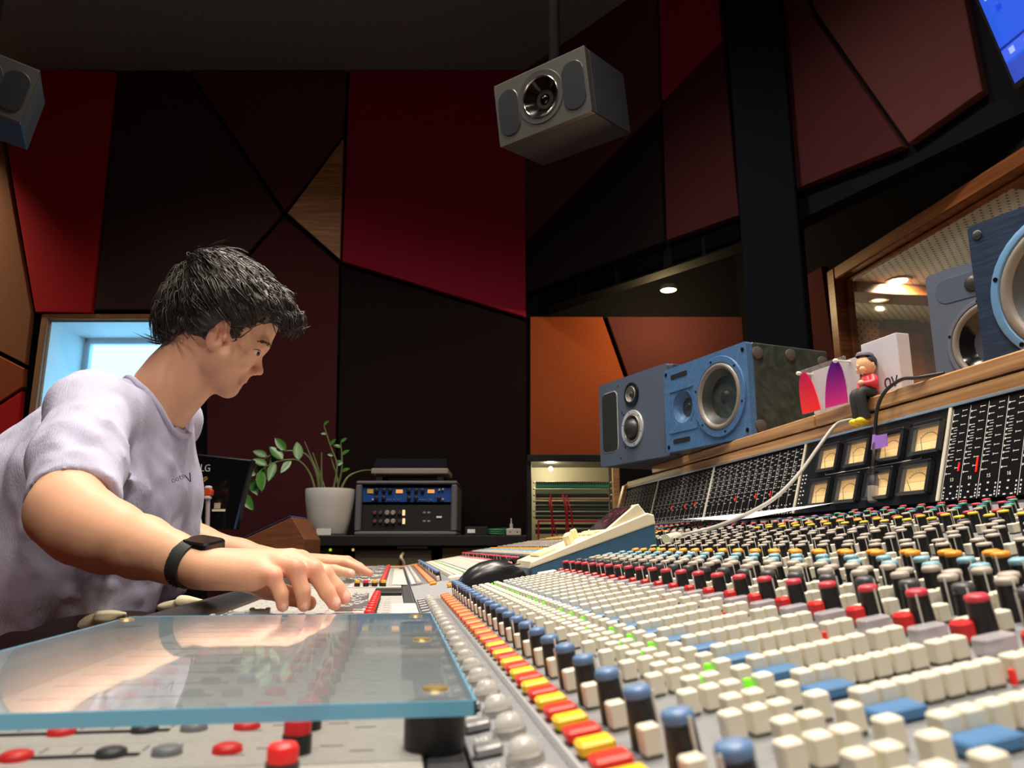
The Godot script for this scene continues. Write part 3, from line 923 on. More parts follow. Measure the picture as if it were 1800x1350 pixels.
func place_controls() -> void:
	items.sort_custom(func(a: Array, b: Array) -> bool: return a[4] < b[4])
	var count := {}
	var rest := {}
	for it: Array in items:
		var kind: String = it[0]
		count[kind] = count.get(kind, 0) + 1
		if count[kind] <= 290 and it[3] >= 0:
			var o := MeshInstance3D.new()
			o.name = kind
			o.mesh = it[1]
			strips[it[3]].add_child(o, true)
			o.global_transform = it[2]
		else:
			if not rest.has(it[1]): rest[it[1]] = [kind, []]
			rest[it[1]][1].append(it[2])
	for m: Mesh in rest:
		var mm := MultiMesh.new()
		mm.transform_format = MultiMesh.TRANSFORM_3D
		mm.mesh = m
		var list: Array = rest[m][1]
		mm.instance_count = list.size()
		for i in list.size(): mm.set_instance_transform(i, list[i])
		var o := MultiMeshInstance3D.new()
		o.name = "%s_bank" % rest[m][0]
		o.multimesh = mm
		console.add_child(o, true)
		o.global_transform = Transform3D.IDENTITY
		o.set_meta("kind", "stuff")


func meter_point(d: float, h: float, lift := 0.0) -> Vector3:    # h 0..1 up the meter panel
	var p := MB_BOT.lerp(MB_TOP, h)
	return W(p.x, p.y, d) + meter_b.z * lift


func meter_bridge(oak: Material) -> void:
	var H := (MB_TOP - MB_BOT).length()
	# print of one meter strip
	var im := Image.create(64, 288, false, Image.FORMAT_RGB8)
	im.fill(rgb(14, 14, 17))
	var ink := rgb(214, 214, 212)
	im.fill_rect(Rect2i(0, 10, 2, 278), ink)
	for h: float in [0.10, 0.17, 0.24, 0.30, 0.36, 0.41, 0.45, 0.52, 0.58, 0.64, 0.72]:
		im.fill_rect(Rect2i(4, int(h * 288), 20, 2), ink); im.fill_rect(Rect2i(4, int(h * 288) - 2, 4, 6), ink)
	for h: float in [0.27, 0.33, 0.385, 0.485, 0.55]: im.fill_rect(Rect2i(12, int(h * 288), 14, 2), ink)
	for h: float in [0.07, 0.13, 0.22, 0.31, 0.40, 0.49, 0.58, 0.67]:
		im.fill_rect(Rect2i(36, int(h * 288), 18, 2), ink); im.fill_rect(Rect2i(36, int(h * 288) - 2, 2, 6), ink)
	for h: float in [0.86, 0.90, 0.935, 0.965]:
		im.fill_rect(Rect2i(5, int(h * 288), 5, 5), ink); im.fill_rect(Rect2i(55, int(h * 288), 5, 5), ink)
	im.fill_rect(Rect2i(29, int(0.85 * 288), 7, 5), ink); im.fill_rect(Rect2i(29, int(0.92 * 288), 7, 5), ink)
	im.fill_rect(Rect2i(20, int(0.975 * 288), 9, 4), ink); im.fill_rect(Rect2i(42, int(0.975 * 288), 9, 4), ink)
	var mm := mat("meter_print", Color.WHITE, 0.75, 0.0, 0.2)
	mm.albedo_texture = ImageTexture.create_from_image(im)
	var black := relief(mat("meter_black", rgb(17, 17, 20), 0.4), noise_tex(0.6, Color.BLACK, Color.WHITE, 128, 2, 61), 0.02)
	var ivory := mat("divider_ivory", rgb(214, 208, 190), 0.4)
	var red_led := glow("meter_red", Color(1.0, 0.1, 0.05), 0.7)
	var white_text := mat("print_white", rgb(232, 232, 230), 0.6)
	var face := MB.new()
	face.quad_uv(meter_b * Vector3(-0.0195, 0, 0), meter_b * Vector3(0.0195, 0, 0), meter_b * Vector3(0.0195, H, 0), meter_b * Vector3(-0.0195, H, 0))
	var backing := MB.new()
	backing.box(Transform3D(meter_b, meter_b * Vector3(0, H / 2, -0.003)), Vector3(0.0392, H, 0.0058))
	var strip_mesh := mesh_of([[face, mm], [backing, black]])
	var sections := [[0.62, 1.13], [1.605, 2.112], [2.118, 2.598], [2.604, 2.99]]
	for s: Array in sections:
		var n := int(round((s[1] - s[0]) / 0.04))
		for i in n:
			var d: float = s[1] - 0.02 - i * (s[1] - s[0]) / n
			var o := part(console, "meter_strip", strip_mesh)
			o.global_transform = T(meter_point(d, 0.0))
			if s[0] < 1.0 and i < 9:
				var tx := part(o, "meter_number", text_mesh(str(13 + i), 0.0075, 0.0003, white_text))
				tx.global_transform = Transform3D(meter_b, meter_point(d, 0.21, 0.0004))
			if (s[0] < 1.0 and i in [0, 1, 4]) or (s[0] > 1.5 and s[0] < 2.2 and i in [4, 7, 9]):
				var hh: float = 0.024 if i == 1 else 0.014
				var l := MB.new(); l.box(Transform3D(meter_b, Vector3.ZERO), Vector3(0.0028, hh, 0.001))
				var lo := part(o, "red_level_bar", mesh_of([[l, red_led]]))
				lo.global_transform = T(meter_point(d - 0.0125, 0.335, 0.0008))
	for d: float in [1.135, 1.6, 2.115, 2.601]:
		var b := MB.new()
		b.box(Transform3D(meter_b, meter_point(d, 0.5, 0.001)), Vector3(0.007, H, 0.004), 0.0008)
		wpart(console, "divider", mesh_of([[b, ivory]]), "narrow ivory divider between meter sections")
	# VU panel
	var vp := MB.new()
	vp.box(Transform3D(meter_b, meter_point(1.3675, 0.5, -0.003)), Vector3(0.458, H, 0.006))
	wpart(console, "vu_panel", mesh_of([[vp, black]]))
	vu_meters(white_text)
	# silver lip, oak rail, shelf
	wpart(console, "meter_lip", mesh_of([[slab(W(0.899, 0.226, 0.5), W(0.908, 0.231, 2.99), 0.0006), mat("lip_silver", rgb(176, 178, 182), 0.3, 0.6)]]))
	wpart(console, "bridge_rail", mesh_of([[slab(W(0.904, 0.231, 0.4), W(0.96, 0.254, 2.99), 0.002), oak]]), "oak rail above the meters")
	for e: Array in [[0.3, 1.556], [1.559, 2.675]]:
		wpart(console, "speaker_shelf", mesh_of([[slab(W(0.902, 0.258, e[0]), W(1.6, SHELF_Y, e[1]), 0.003), oak]]), "oak shelf board for the loudspeakers")
	wpart(console, "shelf_batten", mesh_of([[slab(W(0.95, 0.25, 0.4), W(1.3, 0.2585, 2.66)), mat("console_dark", rgb(38, 39, 42), 0.5)]]))


func vu_meters(white_text: Material) -> void:
	var fim := Image.create(128, 88, false, Image.FORMAT_RGB8)
	fim.fill(rgb(246, 216, 150))
	fim.fill_rect(Rect2i(0, 52, 128, 36), rgb(250, 232, 176))
	fim.fill_rect(Rect2i(0, 51, 128, 1), rgb(150, 120, 70))
	for i in 200:
		var a := lerpf(-0.8, 0.8, i / 199.0)
		var p := Vector2(64 + sin(a) * 58, 78 - cos(a) * 58)
		fim.fill_rect(Rect2i(int(p.x), int(p.y), 2, 2), rgb(190, 40, 30) if a > 0.38 else rgb(40, 34, 26))
	for i in 9:
		var a := lerpf(-0.75, 0.75, i / 8.0)
		for t in 6: fim.set_pixel(clampi(int(64 + sin(a) * (60 + t)), 0, 127), clampi(int(78 - cos(a) * (60 + t)), 0, 87), rgb(40, 34, 26))
	var tex := ImageTexture.create_from_image(fim)
	var fm := mat("vu_face", Color.WHITE, 0.5)
	fm.albedo_texture = tex
	fm.emission_enabled = true; fm.emission_texture = tex; fm.emission_operator = BaseMaterial3D.EMISSION_OP_MULTIPLY; fm.emission = Color(1.0, 0.82, 0.5); fm.emission_energy_multiplier = 0.3
	var black := mat("vu_frame_black", rgb(30, 31, 35), 0.3)
	var line := mat("print_white", rgb(232, 232, 230), 0.6)
	# frame as four sloping bars around the face, in meter axes
	var w := 0.082; var h := 0.060; var b := 0.011
	var fr := MB.new()
	for q: Array in [[Vector3(0, h / 2 - b / 2, 0), Vector3(w, b, 0.014)], [Vector3(0, -h / 2 + b * 0.3, 0), Vector3(w, b * 0.6, 0.014)], [Vector3(-w / 2 + b / 2, 0, 0), Vector3(b, h, 0.014)], [Vector3(w / 2 - b * 0.3, 0, 0), Vector3(b * 0.6, h, 0.014)]]:
		fr.box(Transform3D(meter_b, meter_b * (q[0] + Vector3(0, 0, 0.005))), q[1], 0.003)
	var frame_mesh := mesh_of([[fr, black]])
	var fc := MB.new()
	fc.quad_uv(meter_b * Vector3(-w / 2 + b * 0.8, -h / 2 + b * 0.5, 0.0015), meter_b * Vector3(w / 2 - b * 0.5, -h / 2 + b * 0.5, 0.0015), meter_b * Vector3(w / 2 - b * 0.5, h / 2 - b * 0.8, 0.0015), meter_b * Vector3(-w / 2 + b * 0.8, h / 2 - b * 0.8, 0.0015))
	var face_mesh := mesh_of([[fc, fm]])
	var pane := MB.new()
	pane.box(Transform3D(meter_b, meter_b * Vector3(0, 0, 0.009)), Vector3(w - b, h - b, 0.001))
	var pane_mesh := mesh_of([[pane, glass("vu_glass", rgb(250, 250, 245), 0.04)]])
	var o := meter_point(0, 0)
	var k := 0
	for q: Array in [[1460, 806], [1511, 796], [1568, 785], [1633, 771], [1444, 867], [1493, 860], [1549, 852], [1613, 842]]:
		var p := px_plane(q[0], q[1], o, meter_b.z)
		var v := Node3D.new()
		v.name = "vu_meter"
		console.add_child(v, true)
		v.global_transform = T(p)
		part(v, "meter_frame", frame_mesh)
		part(v, "meter_face", face_mesh, Transform3D.IDENTITY, "cream dial with curved scale")
		part(v, "meter_glass", pane_mesh)
		var nd := MB.new()
		var ang := 0.35 if k != 7 else 0.62
		var dir := meter_b * Vector3(-sin(ang), cos(ang), 0)
		var root := meter_b * Vector3(-0.008, -0.021, 0.004)
		nd.box(Transform3D(axes(dir.cross(meter_b.z), dir), root + dir * 0.012), Vector3(0.0007, 0.024, 0.0005))
		part(v, "needle", mesh_of([[nd, mat("needle_black", rgb(40, 34, 28), 0.5)]]))
		k += 1
	# bracket line and numbers between the rows
	var br := MB.new()
	var a0 := px_plane(1451, 826, o, meter_b.z); var a1 := px_plane(1451, 835, o, meter_b.z); var a2 := px_plane(1619, 806, o, meter_b.z); var a3 := px_plane(1620, 796, o, meter_b.z)
	for e: Array in [[a0, a1], [a1, a2], [a2, a3]]: br.tube([e[0] + meter_b.z * 0.0003, e[1] + meter_b.z * 0.0003], [0.0008], 4)
	wpart(console, "bracket_line", mesh_of([[br, line]]))
	for e: Array in [["2", 1501, 818], ["3", 1556, 808]]:
		var tx := part(console, "meter_number", text_mesh(e[0], 0.009, 0.0003, line))
		tx.global_transform = Transform3D(meter_b, px_plane(e[1], e[2], o, meter_b.z) + meter_b.z * 0.0004)
	var dots := MB.new()
	for i in 9:
		for j in 2:
			if i in [2, 5] and j == 1: continue
			dots.ball(T(meter_point(1.585 - j * 0.012, 0.08 + i * 0.055, 0.0008)), Vector3.ONE * 0.0018, 8, 5)
	wpart(console, "indicator_dots", mesh_of([[dots, line]]))


# ---------- loudspeakers ----------
# A cabinet is built in its own axes: front face in the x, y plane at z = 0 looking along +z, x to the right, origin at the front's lower left corner.
func rounded_rect(w: float, h: float, r: float, seg := 5) -> PackedVector2Array:
	var p := PackedVector2Array()
	for c: Array in [[w - r, r, -PI / 2], [w - r, h - r, 0.0], [r, h - r, PI / 2], [r, r, PI]]:
		for i in seg + 1:
			var a: float = c[2] + PI / 2 * i / seg
			p.append(Vector2(c[0] + cos(a) * r, c[1] + sin(a) * r))
	return p


func cone_driver(parent: Node3D, at: Vector2, r: float, z: float, ring: Material, cone: Material, called := "woofer", dome_k := 0.27, depth_k := 0.3, ring_w := 0.13, sx := 1.0) -> void:
	var n := Node3D.new()
	n.name = called
	parent.add_child(n, true)
	n.transform = Transform3D(Basis(Vector3(sx, 0, 0), Vector3(0, 0, 1), Vector3(0, -1, 0)), Vector3(at.x, at.y, z))   # y of the lathe looks out of the cabinet
	var a := MB.new()
	var ri := r * (1.0 - ring_w)
	a.lathe(Transform3D.IDENTITY, [Vector2(r, 0.0), Vector2(r, 0.004), Vector2(r * 0.985, 0.0055), Vector2(ri * 1.02, 0.0055), Vector2(ri, 0.003)], 40)
	part(n, "basket_ring", mesh_of([[a, ring]]))
	var s := MB.new()
	s.lathe(Transform3D.IDENTITY, [Vector2(ri, 0.002), Vector2(ri * 0.97, 0.007), Vector2(ri * 0.92, 0.009), Vector2(ri * 0.87, 0.007), Vector2(ri * 0.83, 0.001)], 40, 70.0)
	part(n, "surround", mesh_of([[s, mat("surround_rubber", rgb(128, 122, 116), 0.34)]]))
	var c := MB.new()
	c.lathe(Transform3D.IDENTITY, [Vector2(ri * 0.84, 0.001), Vector2(ri * 0.6, -r * depth_k * 0.6), Vector2(ri * dome_k, -r * depth_k)], 40, 70.0)
	part(n, "cone", mesh_of([[c, cone]]))
	var d := MB.new()
	var dr := ri * dome_k
	d.lathe(Transform3D.IDENTITY, [Vector2(dr, -r * depth_k), Vector2(dr * 0.98, -r * depth_k + dr * 0.35), Vector2(dr * 0.75, -r * depth_k + dr * 0.75), Vector2(dr * 0.4, -r * depth_k + dr * 0.95), Vector2(0, -r * depth_k + dr)], 24, 70.0)
	part(n, "dust_cap", mesh_of([[d, mat("dust_cap", rgb(48, 50, 54), 0.4)]]))
	var sc := MB.new()
	for k in 6:
		var an := TAU * k / 6 + 0.3
		sc.lathe(T(Vector3(cos(an), 0, sin(an)) * (r + ri) * 0.5 + Vector3(0, 0.0055, 0)), [Vector2(r * 0.032, 0), Vector2(r * 0.03, 0.0012), Vector2(0, 0.0012)], 8)
	part(n, "screw_heads", mesh_of([[sc, mat("screw_black", rgb(22, 22, 24), 0.3, 0.5)]]))


func cabinet(parent: Node3D, w: float, h: float, d: float, front: Material, side: Material, cut: Array, radius := 0.006, baffle := 0.02) -> void:
	# baffle with round holes cut for the drivers, and the box behind it: cells between the hole centres, each clipped by the holes
	var xs := [0.0, w]; var ys := [0.0, h]
	var rings := []
	for c: Array in cut:
		xs.append(c[0].x); ys.append(c[0].y)
		var ring := PackedVector2Array()
		for i in 48: ring.append(c[0] + Vector2(cos(TAU * i / 48.0), sin(TAU * i / 48.0)) * c[1])
		rings.append(ring)
	xs.sort(); ys.sort()
	var outer := rounded_rect(w, h, radius)
	var face := MB.new()
	for i in xs.size() - 1:
		for j in ys.size() - 1:
			if xs[i + 1] - xs[i] < 0.001 or ys[j + 1] - ys[j] < 0.001: continue
			var cells := Geometry2D.intersect_polygons(outer, PackedVector2Array([Vector2(xs[i], ys[j]), Vector2(xs[i + 1], ys[j]), Vector2(xs[i + 1], ys[j + 1]), Vector2(xs[i], ys[j + 1])]))
			for ring: PackedVector2Array in rings:
				var next: Array[PackedVector2Array] = []
				for q in cells: next.append_array(Geometry2D.clip_polygons(q, ring))
				cells = next
			for q in cells: face.prism(q, Transform3D.IDENTITY, baffle)
	part(parent, "baffle", mesh_of([[face, front]]))
	var box := MB.new()
	box.box(T(Vector3(w / 2, h / 2, -baffle - d / 2)), Vector3(w, h, d), 0.004)
	part(parent, "cabinet_box", mesh_of([[box, side]]))


func flat_disc(r: float, hgt: float, m: Material) -> ArrayMesh:
	var b := MB.new()
	b.lathe(Transform3D.IDENTITY, [Vector2(r, 0), Vector2(r, hgt * 0.8), Vector2(r * 0.9, hgt), Vector2(0, hgt)], 20, 50.0)
	return mesh_of([[b, m]])


func speakers() -> void:
	var rub := noise_tex(0.09, rgb(205, 207, 210), rgb(255, 255, 255), 256, 5, 41)
	var blue := grain(mat("speaker_blue", rgb(80, 120, 168), 0.42), rub, Vector3.ONE * 3.0)
	var slate := mat("speaker_slate", rgb(82, 92, 112), 0.5)
	var gun := mat("speaker_gunmetal", rgb(62, 62, 59), 0.45)
	var worn := grain(mat("speaker_worn_black", rgb(74, 84, 76), 0.4), noise_tex(0.06, rgb(150, 150, 150), rgb(255, 255, 255), 256, 5, 47), Vector3.ONE * 2.5)
	var slate_side := mat("speaker_slate_side", rgb(62, 68, 84), 0.6)
	var blue_side := mat("speaker_blue_side", rgb(54, 64, 86), 0.55)
	var gun_side := mat("speaker_gun_side", rgb(44, 45, 52), 0.7)
	var black_cone := mat("cone_black", rgb(52, 54, 56), 0.36)
	var glossy := mat("cone_glossy", rgb(16, 13, 12), 0.12)
	var hole := mat("opening_dark", rgb(16, 16, 18), 0.7)
	var screw := mat("screw_black", rgb(22, 22, 24), 0.3, 0.5)

	# blue near-field monitor lying on its side at the end of the shelf
	var bl := px_y(1172, 797, SHELF_Y); var br := px_y(1322, 768, SHELF_Y)
	var b := axes(br - bl, Vector3.UP)
	var w := (br - bl).length(); var h := 0.262
	var s1 := thing("monitor_speaker", "scuffed blue loudspeaker lying on its side on the oak shelf, big woofer and small horn", "speaker", bl + Vector3(0, 0.001, 0), "", b)
	var wc := Vector2(w * 0.685, h * 0.5)
	cabinet(s1, w, h, 0.27, blue, worn, [[wc, 0.098], [Vector2(0.095, h * 0.5), 0.05]], 0.008)
	cone_driver(s1, wc, 0.116, 0.0, blue, black_cone, "woofer", 0.27, 0.34, 0.17, 1.0)
	var hp := MB.new()
	for r4: Array in [[0.022, 0.167, 0.128, 0.15], [0.022, 0.167, 0.0, 0.022], [0.022, 0.036, 0.022, 0.128], [0.153, 0.167, 0.022, 0.128]]:
		hp.box(T(Vector3((r4[0] + r4[1]) / 2, h * 0.5 - 0.075 + (r4[2] + r4[3]) / 2, 0.001)), Vector3(r4[1] - r4[0], r4[3] - r4[2], 0.003), 0.0006)
	part(s1, "horn_plate", mesh_of([[hp, blue]]))
	var horn := MB.new()
	horn.lathe(Transform3D(Basis(Vector3.RIGHT, Vector3.BACK, Vector3.UP * -1.0).scaled_local(Vector3(0.92, 1, 1)), Vector3(0.095, h * 0.5, 0.001)), [Vector2(0.063, 0.0), Vector2(0.054, -0.003), Vector2(0.04, -0.012), Vector2(0.024, -0.026), Vector2(0.016, -0.03)], 28, 70.0)
	part(s1, "horn_flare", mesh_of([[horn, blue]]))
	var tw := MB.new()
	tw.ball(T(Vector3(0.095, h * 0.5, -0.028)), Vector3(0.018, 0.018, 0.012), 16, 8)
	part(s1, "tweeter_dome", mesh_of([[tw, mat("dust_cap", rgb(48, 50, 54), 0.4)]]))
	for y: float in [h - 0.03, 0.03]:
		var sl := MB.new()
		sl.prism(rounded_rect(0.085, 0.014, 0.005), T(Vector3(0.04, y - 0.007, 0.0015)), 0.003)
		part(s1, "port_slot", mesh_of([[sl, hole]]))
	for q: Array in [[0.014, 0.016], [0.014, h - 0.016], [w - 0.016, h - 0.02], [w - 0.016, 0.02]]:
		part(s1, "screw", flat_disc(0.006, 0.002, screw), Transform3D(Basis(Vector3.RIGHT, PI / 2), Vector3(q[0], q[1], 0)))
	var foot := flat_disc(0.017, 0.006, mat("felt_foot", rgb(84, 78, 72), 0.8))
	for q: Array in [[0.035, h - 0.03], [0.15, h - 0.025], [0.265, h - 0.035], [0.03, 0.03]]:
		part(s1, "round_foot", foot, Transform3D(Basis(Vector3.FORWARD, PI / 2), Vector3(w, q[1], -q[0])))

	# slate three-way monitor behind it, reaching over the end of the shelf
	var bl0 := px_y(1056, 822, SHELF_Y)
	var s0 := thing("monitor_speaker", "slate grey loudspeaker with tall bass opening and silver dome, half hidden behind the blue one", "speaker", bl0 + Vector3(0, 0.001, 0) , "", axes(br - bl + Vector3(0.02, 0, 0), Vector3.UP))
	var w0 := 0.42; var h0 := 0.305
	cabinet(s0, w0, h0, 0.22, slate, slate_side, [[Vector2(0.215, 0.115), 0.05], [Vector2(0.215, 0.235), 0.03]], 0.012)
	var po := MB.new()
	po.prism(rounded_rect(0.098, 0.215, 0.02), T(Vector3(0.022, 0.05, 0.002)), 0.004)
	part(s0, "bass_opening", mesh_of([[po, mat("port_black", rgb(30, 32, 30), 0.7)]]))
	var lipb := MB.new()
	lipb.prism(rounded_rect(0.104, 0.221, 0.023), T(Vector3(0.019, 0.047, 0.001)), 0.004, 0.001)
	part(s0, "opening_lip", mesh_of([[lipb, mat("lip_pale", rgb(176, 178, 182), 0.35)]]))
	cone_driver(s0, Vector2(0.215, 0.115), 0.064, 0.0, mat("driver_silver", rgb(200, 200, 202), 0.35, 0.3), black_cone, "midrange_driver", 0.72, 0.12, 0.22)
	cone_driver(s0, Vector2(0.215, 0.235), 0.042, 0.0, mat("screw_black", rgb(22, 22, 24), 0.3, 0.5), mat("driver_silver", rgb(200, 200, 202), 0.35, 0.3), "tweeter", 0.42, 0.1, 0.3)
	for q: Array in [[0.13, 0.28], [0.135, 0.02], [0.16, 0.17], [0.15, 0.18], [0.165, 0.055]]:
		part(s0, "screw", flat_disc(0.0035, 0.001, screw), Transform3D(Basis(Vector3.RIGHT, PI / 2), Vector3(q[0], q[1], 0)))

	# large dark blue speaker near the right edge, and the one standing behind it
	var p3 := px(1731, 640, 1.47)
	p3.y = CAM.y + SHELF_Y
	var brush := grain(mat("speaker_brushed", rgb(60, 78, 106), 0.34, 0.2), noise_tex(0.2, rgb(150, 155, 160), rgb(255, 255, 255), 256, 4, 53, Vector2(0.1, 2.5)), Vector3.ONE * 2.2)
	var s3 := thing("studio_speaker", "large dark blue brushed loudspeaker with big woofer, lying on the oak shelf", "speaker", p3 + Vector3(0, 0.001, 0), "", axes(Vector3(0.12, 0, 0.34), Vector3.UP))
	var w3 := 0.44; var h3 := 0.335
	var c3 := Vector2(0.175, 0.17)
	cabinet(s3, w3, h3, 0.3, brush, blue_side, [[c3, 0.12]], 0.01)
	cone_driver(s3, c3, 0.146, 0.0, mat("ring_blue", rgb(96, 140, 184), 0.34), mat("cone_grey", rgb(70, 74, 78), 0.45), "woofer", 0.24, 0.32, 0.11)
	cone_driver(s3, Vector2(0.375, 0.148), 0.045, 0.0, mat("ring_blue", rgb(96, 140, 184), 0.34), black_cone, "tweeter", 0.4, 0.15, 0.3)
	for q: Array in [[0.018, 0.022], [0.018, 0.312], [0.42, 0.312]]:
		part(s3, "screw", flat_disc(0.009, 0.003, mat("screw_steel", rgb(96, 98, 102), 0.3, 0.7)), Transform3D(Basis(Vector3.RIGHT, PI / 2), Vector3(q[0], q[1], 0)))
	var p2 := px(1647, 665, 1.86)
	var s2 := thing("studio_speaker", "mid-size blue grey loudspeaker with grille tweeter and glossy black woofer, behind the large one", "speaker", Vector3(p2.x, CAM.y + SHELF_Y + 0.001, p2.z), "", axes(Vector3(0.13, 0, 0.34), Vector3.UP))
	var w2 := 0.26; var h2 := 0.372
	var c2 := Vector2(0.142, 0.175)
	cabinet(s2, w2, h2, 0.2, slate, slate_side, [[c2, 0.086]], 0.012)
	cone_driver(s2, c2, 0.106, 0.0, mat("ring_slate", rgb(96, 104, 118), 0.4), glossy, "woofer", 0.3, 0.3, 0.1)
	var tp := MB.new()
	tp.prism(rounded_rect(0.17, 0.062, 0.03), T(Vector3(0.02, 0.288, 0.0016)), 0.003, 0.0008)
	part(s2, "tweeter_plate", mesh_of([[tp, mat("plate_slate", rgb(78, 90, 112), 0.36)]]))
	var gr := MB.new()
	gr.ball(T(Vector3(0.112, 0.32, 0.002)), Vector3(0.019, 0.019, 0.008), 20, 10)
	var mesh_tex := Image.create(32, 32, false, Image.FORMAT_RGB8)
	mesh_tex.fill(rgb(96, 96, 96))
	for i in range(0, 32, 4):
		mesh_tex.fill_rect(Rect2i(0, i, 32, 2), rgb(24, 24, 24)); mesh_tex.fill_rect(Rect2i(i, 0, 1, 32), rgb(40, 40, 40))
	part(s2, "tweeter_grille", mesh_of([[gr, grain(mat("grille_mesh", Color.WHITE, 0.4, 0.3), ImageTexture.create_from_image(mesh_tex), Vector3.ONE * 60.0, false)]]))

	# the one hanging from the ceiling, rolled over
	hanging_speaker([868, 153, 3.0], [1027, 80, 2.76], [897, 250, 2.95], 0.27, "gunmetal grey loudspeaker hanging tilted from the ceiling, its glossy cone ringed in chrome", true, gun, gun_side, glossy)
	hanging_speaker([-135, 43, 2.95], [71, 125, 3.12], [-160, 142, 2.91], 0.27, "gunmetal grey loudspeaker hanging by the red panel beside the window, oval opening", false, gun, gun_side, glossy)


func hanging_speaker(tl: Array, tr: Array, lo: Array, depth: float, label: String, full: bool, front: Material, side: Material, cone: Material) -> void:
	var a := px(tl[0], tl[1], tl[2]); var c := px(tr[0], tr[1], tr[2]); var l := px(lo[0], lo[1], lo[2])
	var ex := (c - a).normalized()
	var b := axes(ex, a - l)
	var w := (c - a).length(); var h: float = (a - l).length()
	var o := a - b.y * h
	var s := thing("hanging_speaker", label, "speaker", o, "", b)
	var cc := Vector2(w * 0.5, h * 0.53)
	var r := h * 0.31
	cabinet(s, w, h, depth, front, side, [[cc, r * 1.0]], 0.006, 0.03)
	var rim := MB.new()
	var lt := Transform3D(Basis(Vector3(1, 0, 0), Vector3(0, 0, 1), Vector3(0, -1, 0)), Vector3(cc.x, cc.y, 0))
	rim.lathe(lt, [Vector2(r * 1.34, 0.0), Vector2(r * 1.32, 0.0025), Vector2(r * 1.0, 0.001), Vector2(r * 0.99, 0.0)], 40)
	part(s, "driver_bezel", mesh_of([[rim, mat("bezel_dark", rgb(58, 58, 57), 0.4)]]))
	var chrome := MB.new()
	var tor := []
	for i in 41: tor.append(lt * Vector3(cos(TAU * i / 40) * r, 0.002, sin(TAU * i / 40) * r))
	chrome.tube(tor, [0.0035], 8, false)
	part(s, "chrome_ring", mesh_of([[chrome, mat("chrome", rgb(225, 222, 214), 0.12, 1.0)]]))
	var cn := MB.new()
	cn.lathe(lt, [Vector2(r, 0.0), Vector2(r * 0.6, -r * 0.32), Vector2(r * 0.3, -r * 0.5)], 36, 70.0)
	part(s, "cone", mesh_of([[cn, cone]]))
	var dc := MB.new()
	dc.lathe(lt, [Vector2(r * 0.31, -r * 0.5), Vector2(r * 0.28, -r * 0.38), Vector2(r * 0.16, -r * 0.27), Vector2(0, -r * 0.23)], 24, 70.0)
	part(s, "dust_cap", mesh_of([[dc, cone]]))
	# oval passive openings left and right
	for x: float in [w * 0.03, w * 0.735]:
		var ow := w * 0.23
		var ov := MB.new()
		ov.prism(rounded_rect(ow, h * 0.74, ow * 0.48, 8), T(Vector3(x, h * 0.12, 0.003)), 0.004, 0.0015)
		part(s, "oval_opening", mesh_of([[ov, mat("oval_slate", rgb(36, 39, 44), 0.35)]]))
	var top := MB.new()
	top.box(T(Vector3(w / 2, h + 0.0008, -0.006)), Vector3(w * 0.99, 0.0016, 0.01))
	part(s, "edge_trim", mesh_of([[top, mat("trim_satin", rgb(206, 202, 192), 0.3, 0.6)]]))
	# bracket up to the ceiling
	var top_mid := o + b * Vector3(w * 0.5, h, -0.12)
	var br := MB.new()
	br.tube([top_mid - b.y * 0.005, top_mid + Vector3(0, 0.07, 0), Vector3(top_mid.x, CAM.y + CEIL - 0.02, top_mid.z)], [0.016, 0.022, 0.022], 10)
	br.box(T(Vector3(top_mid.x, CAM.y + CEIL - 0.01, top_mid.z)), Vector3(0.14, 0.02, 0.14), 0.003)
	wpart(s, "ceiling_bracket", mesh_of([[br, mat("bracket_black", rgb(10, 10, 11), 0.9, 0.0, 0.15)]]))


# ---------- things on the console and shelf ----------
func props() -> void:
	cover_sheet()
	remote_unit()
	mouse()
	shelf_things()
	cables()
	screens()


func curve_points(pts: Array, n: int) -> Array:      # Catmull-Rom through the points
	var out := []
	for i in pts.size() - 1:
		var p0: Vector3 = pts[maxi(i - 1, 0)]; var p1: Vector3 = pts[i]; var p2: Vector3 = pts[i + 1]; var p3: Vector3 = pts[mini(i + 2, pts.size() - 1)]
		for k in n:
			var t := float(k) / n
			out.append(p1.cubic_interpolate(p2, p0, p3, t))
	out.append(pts[-1])
	return out


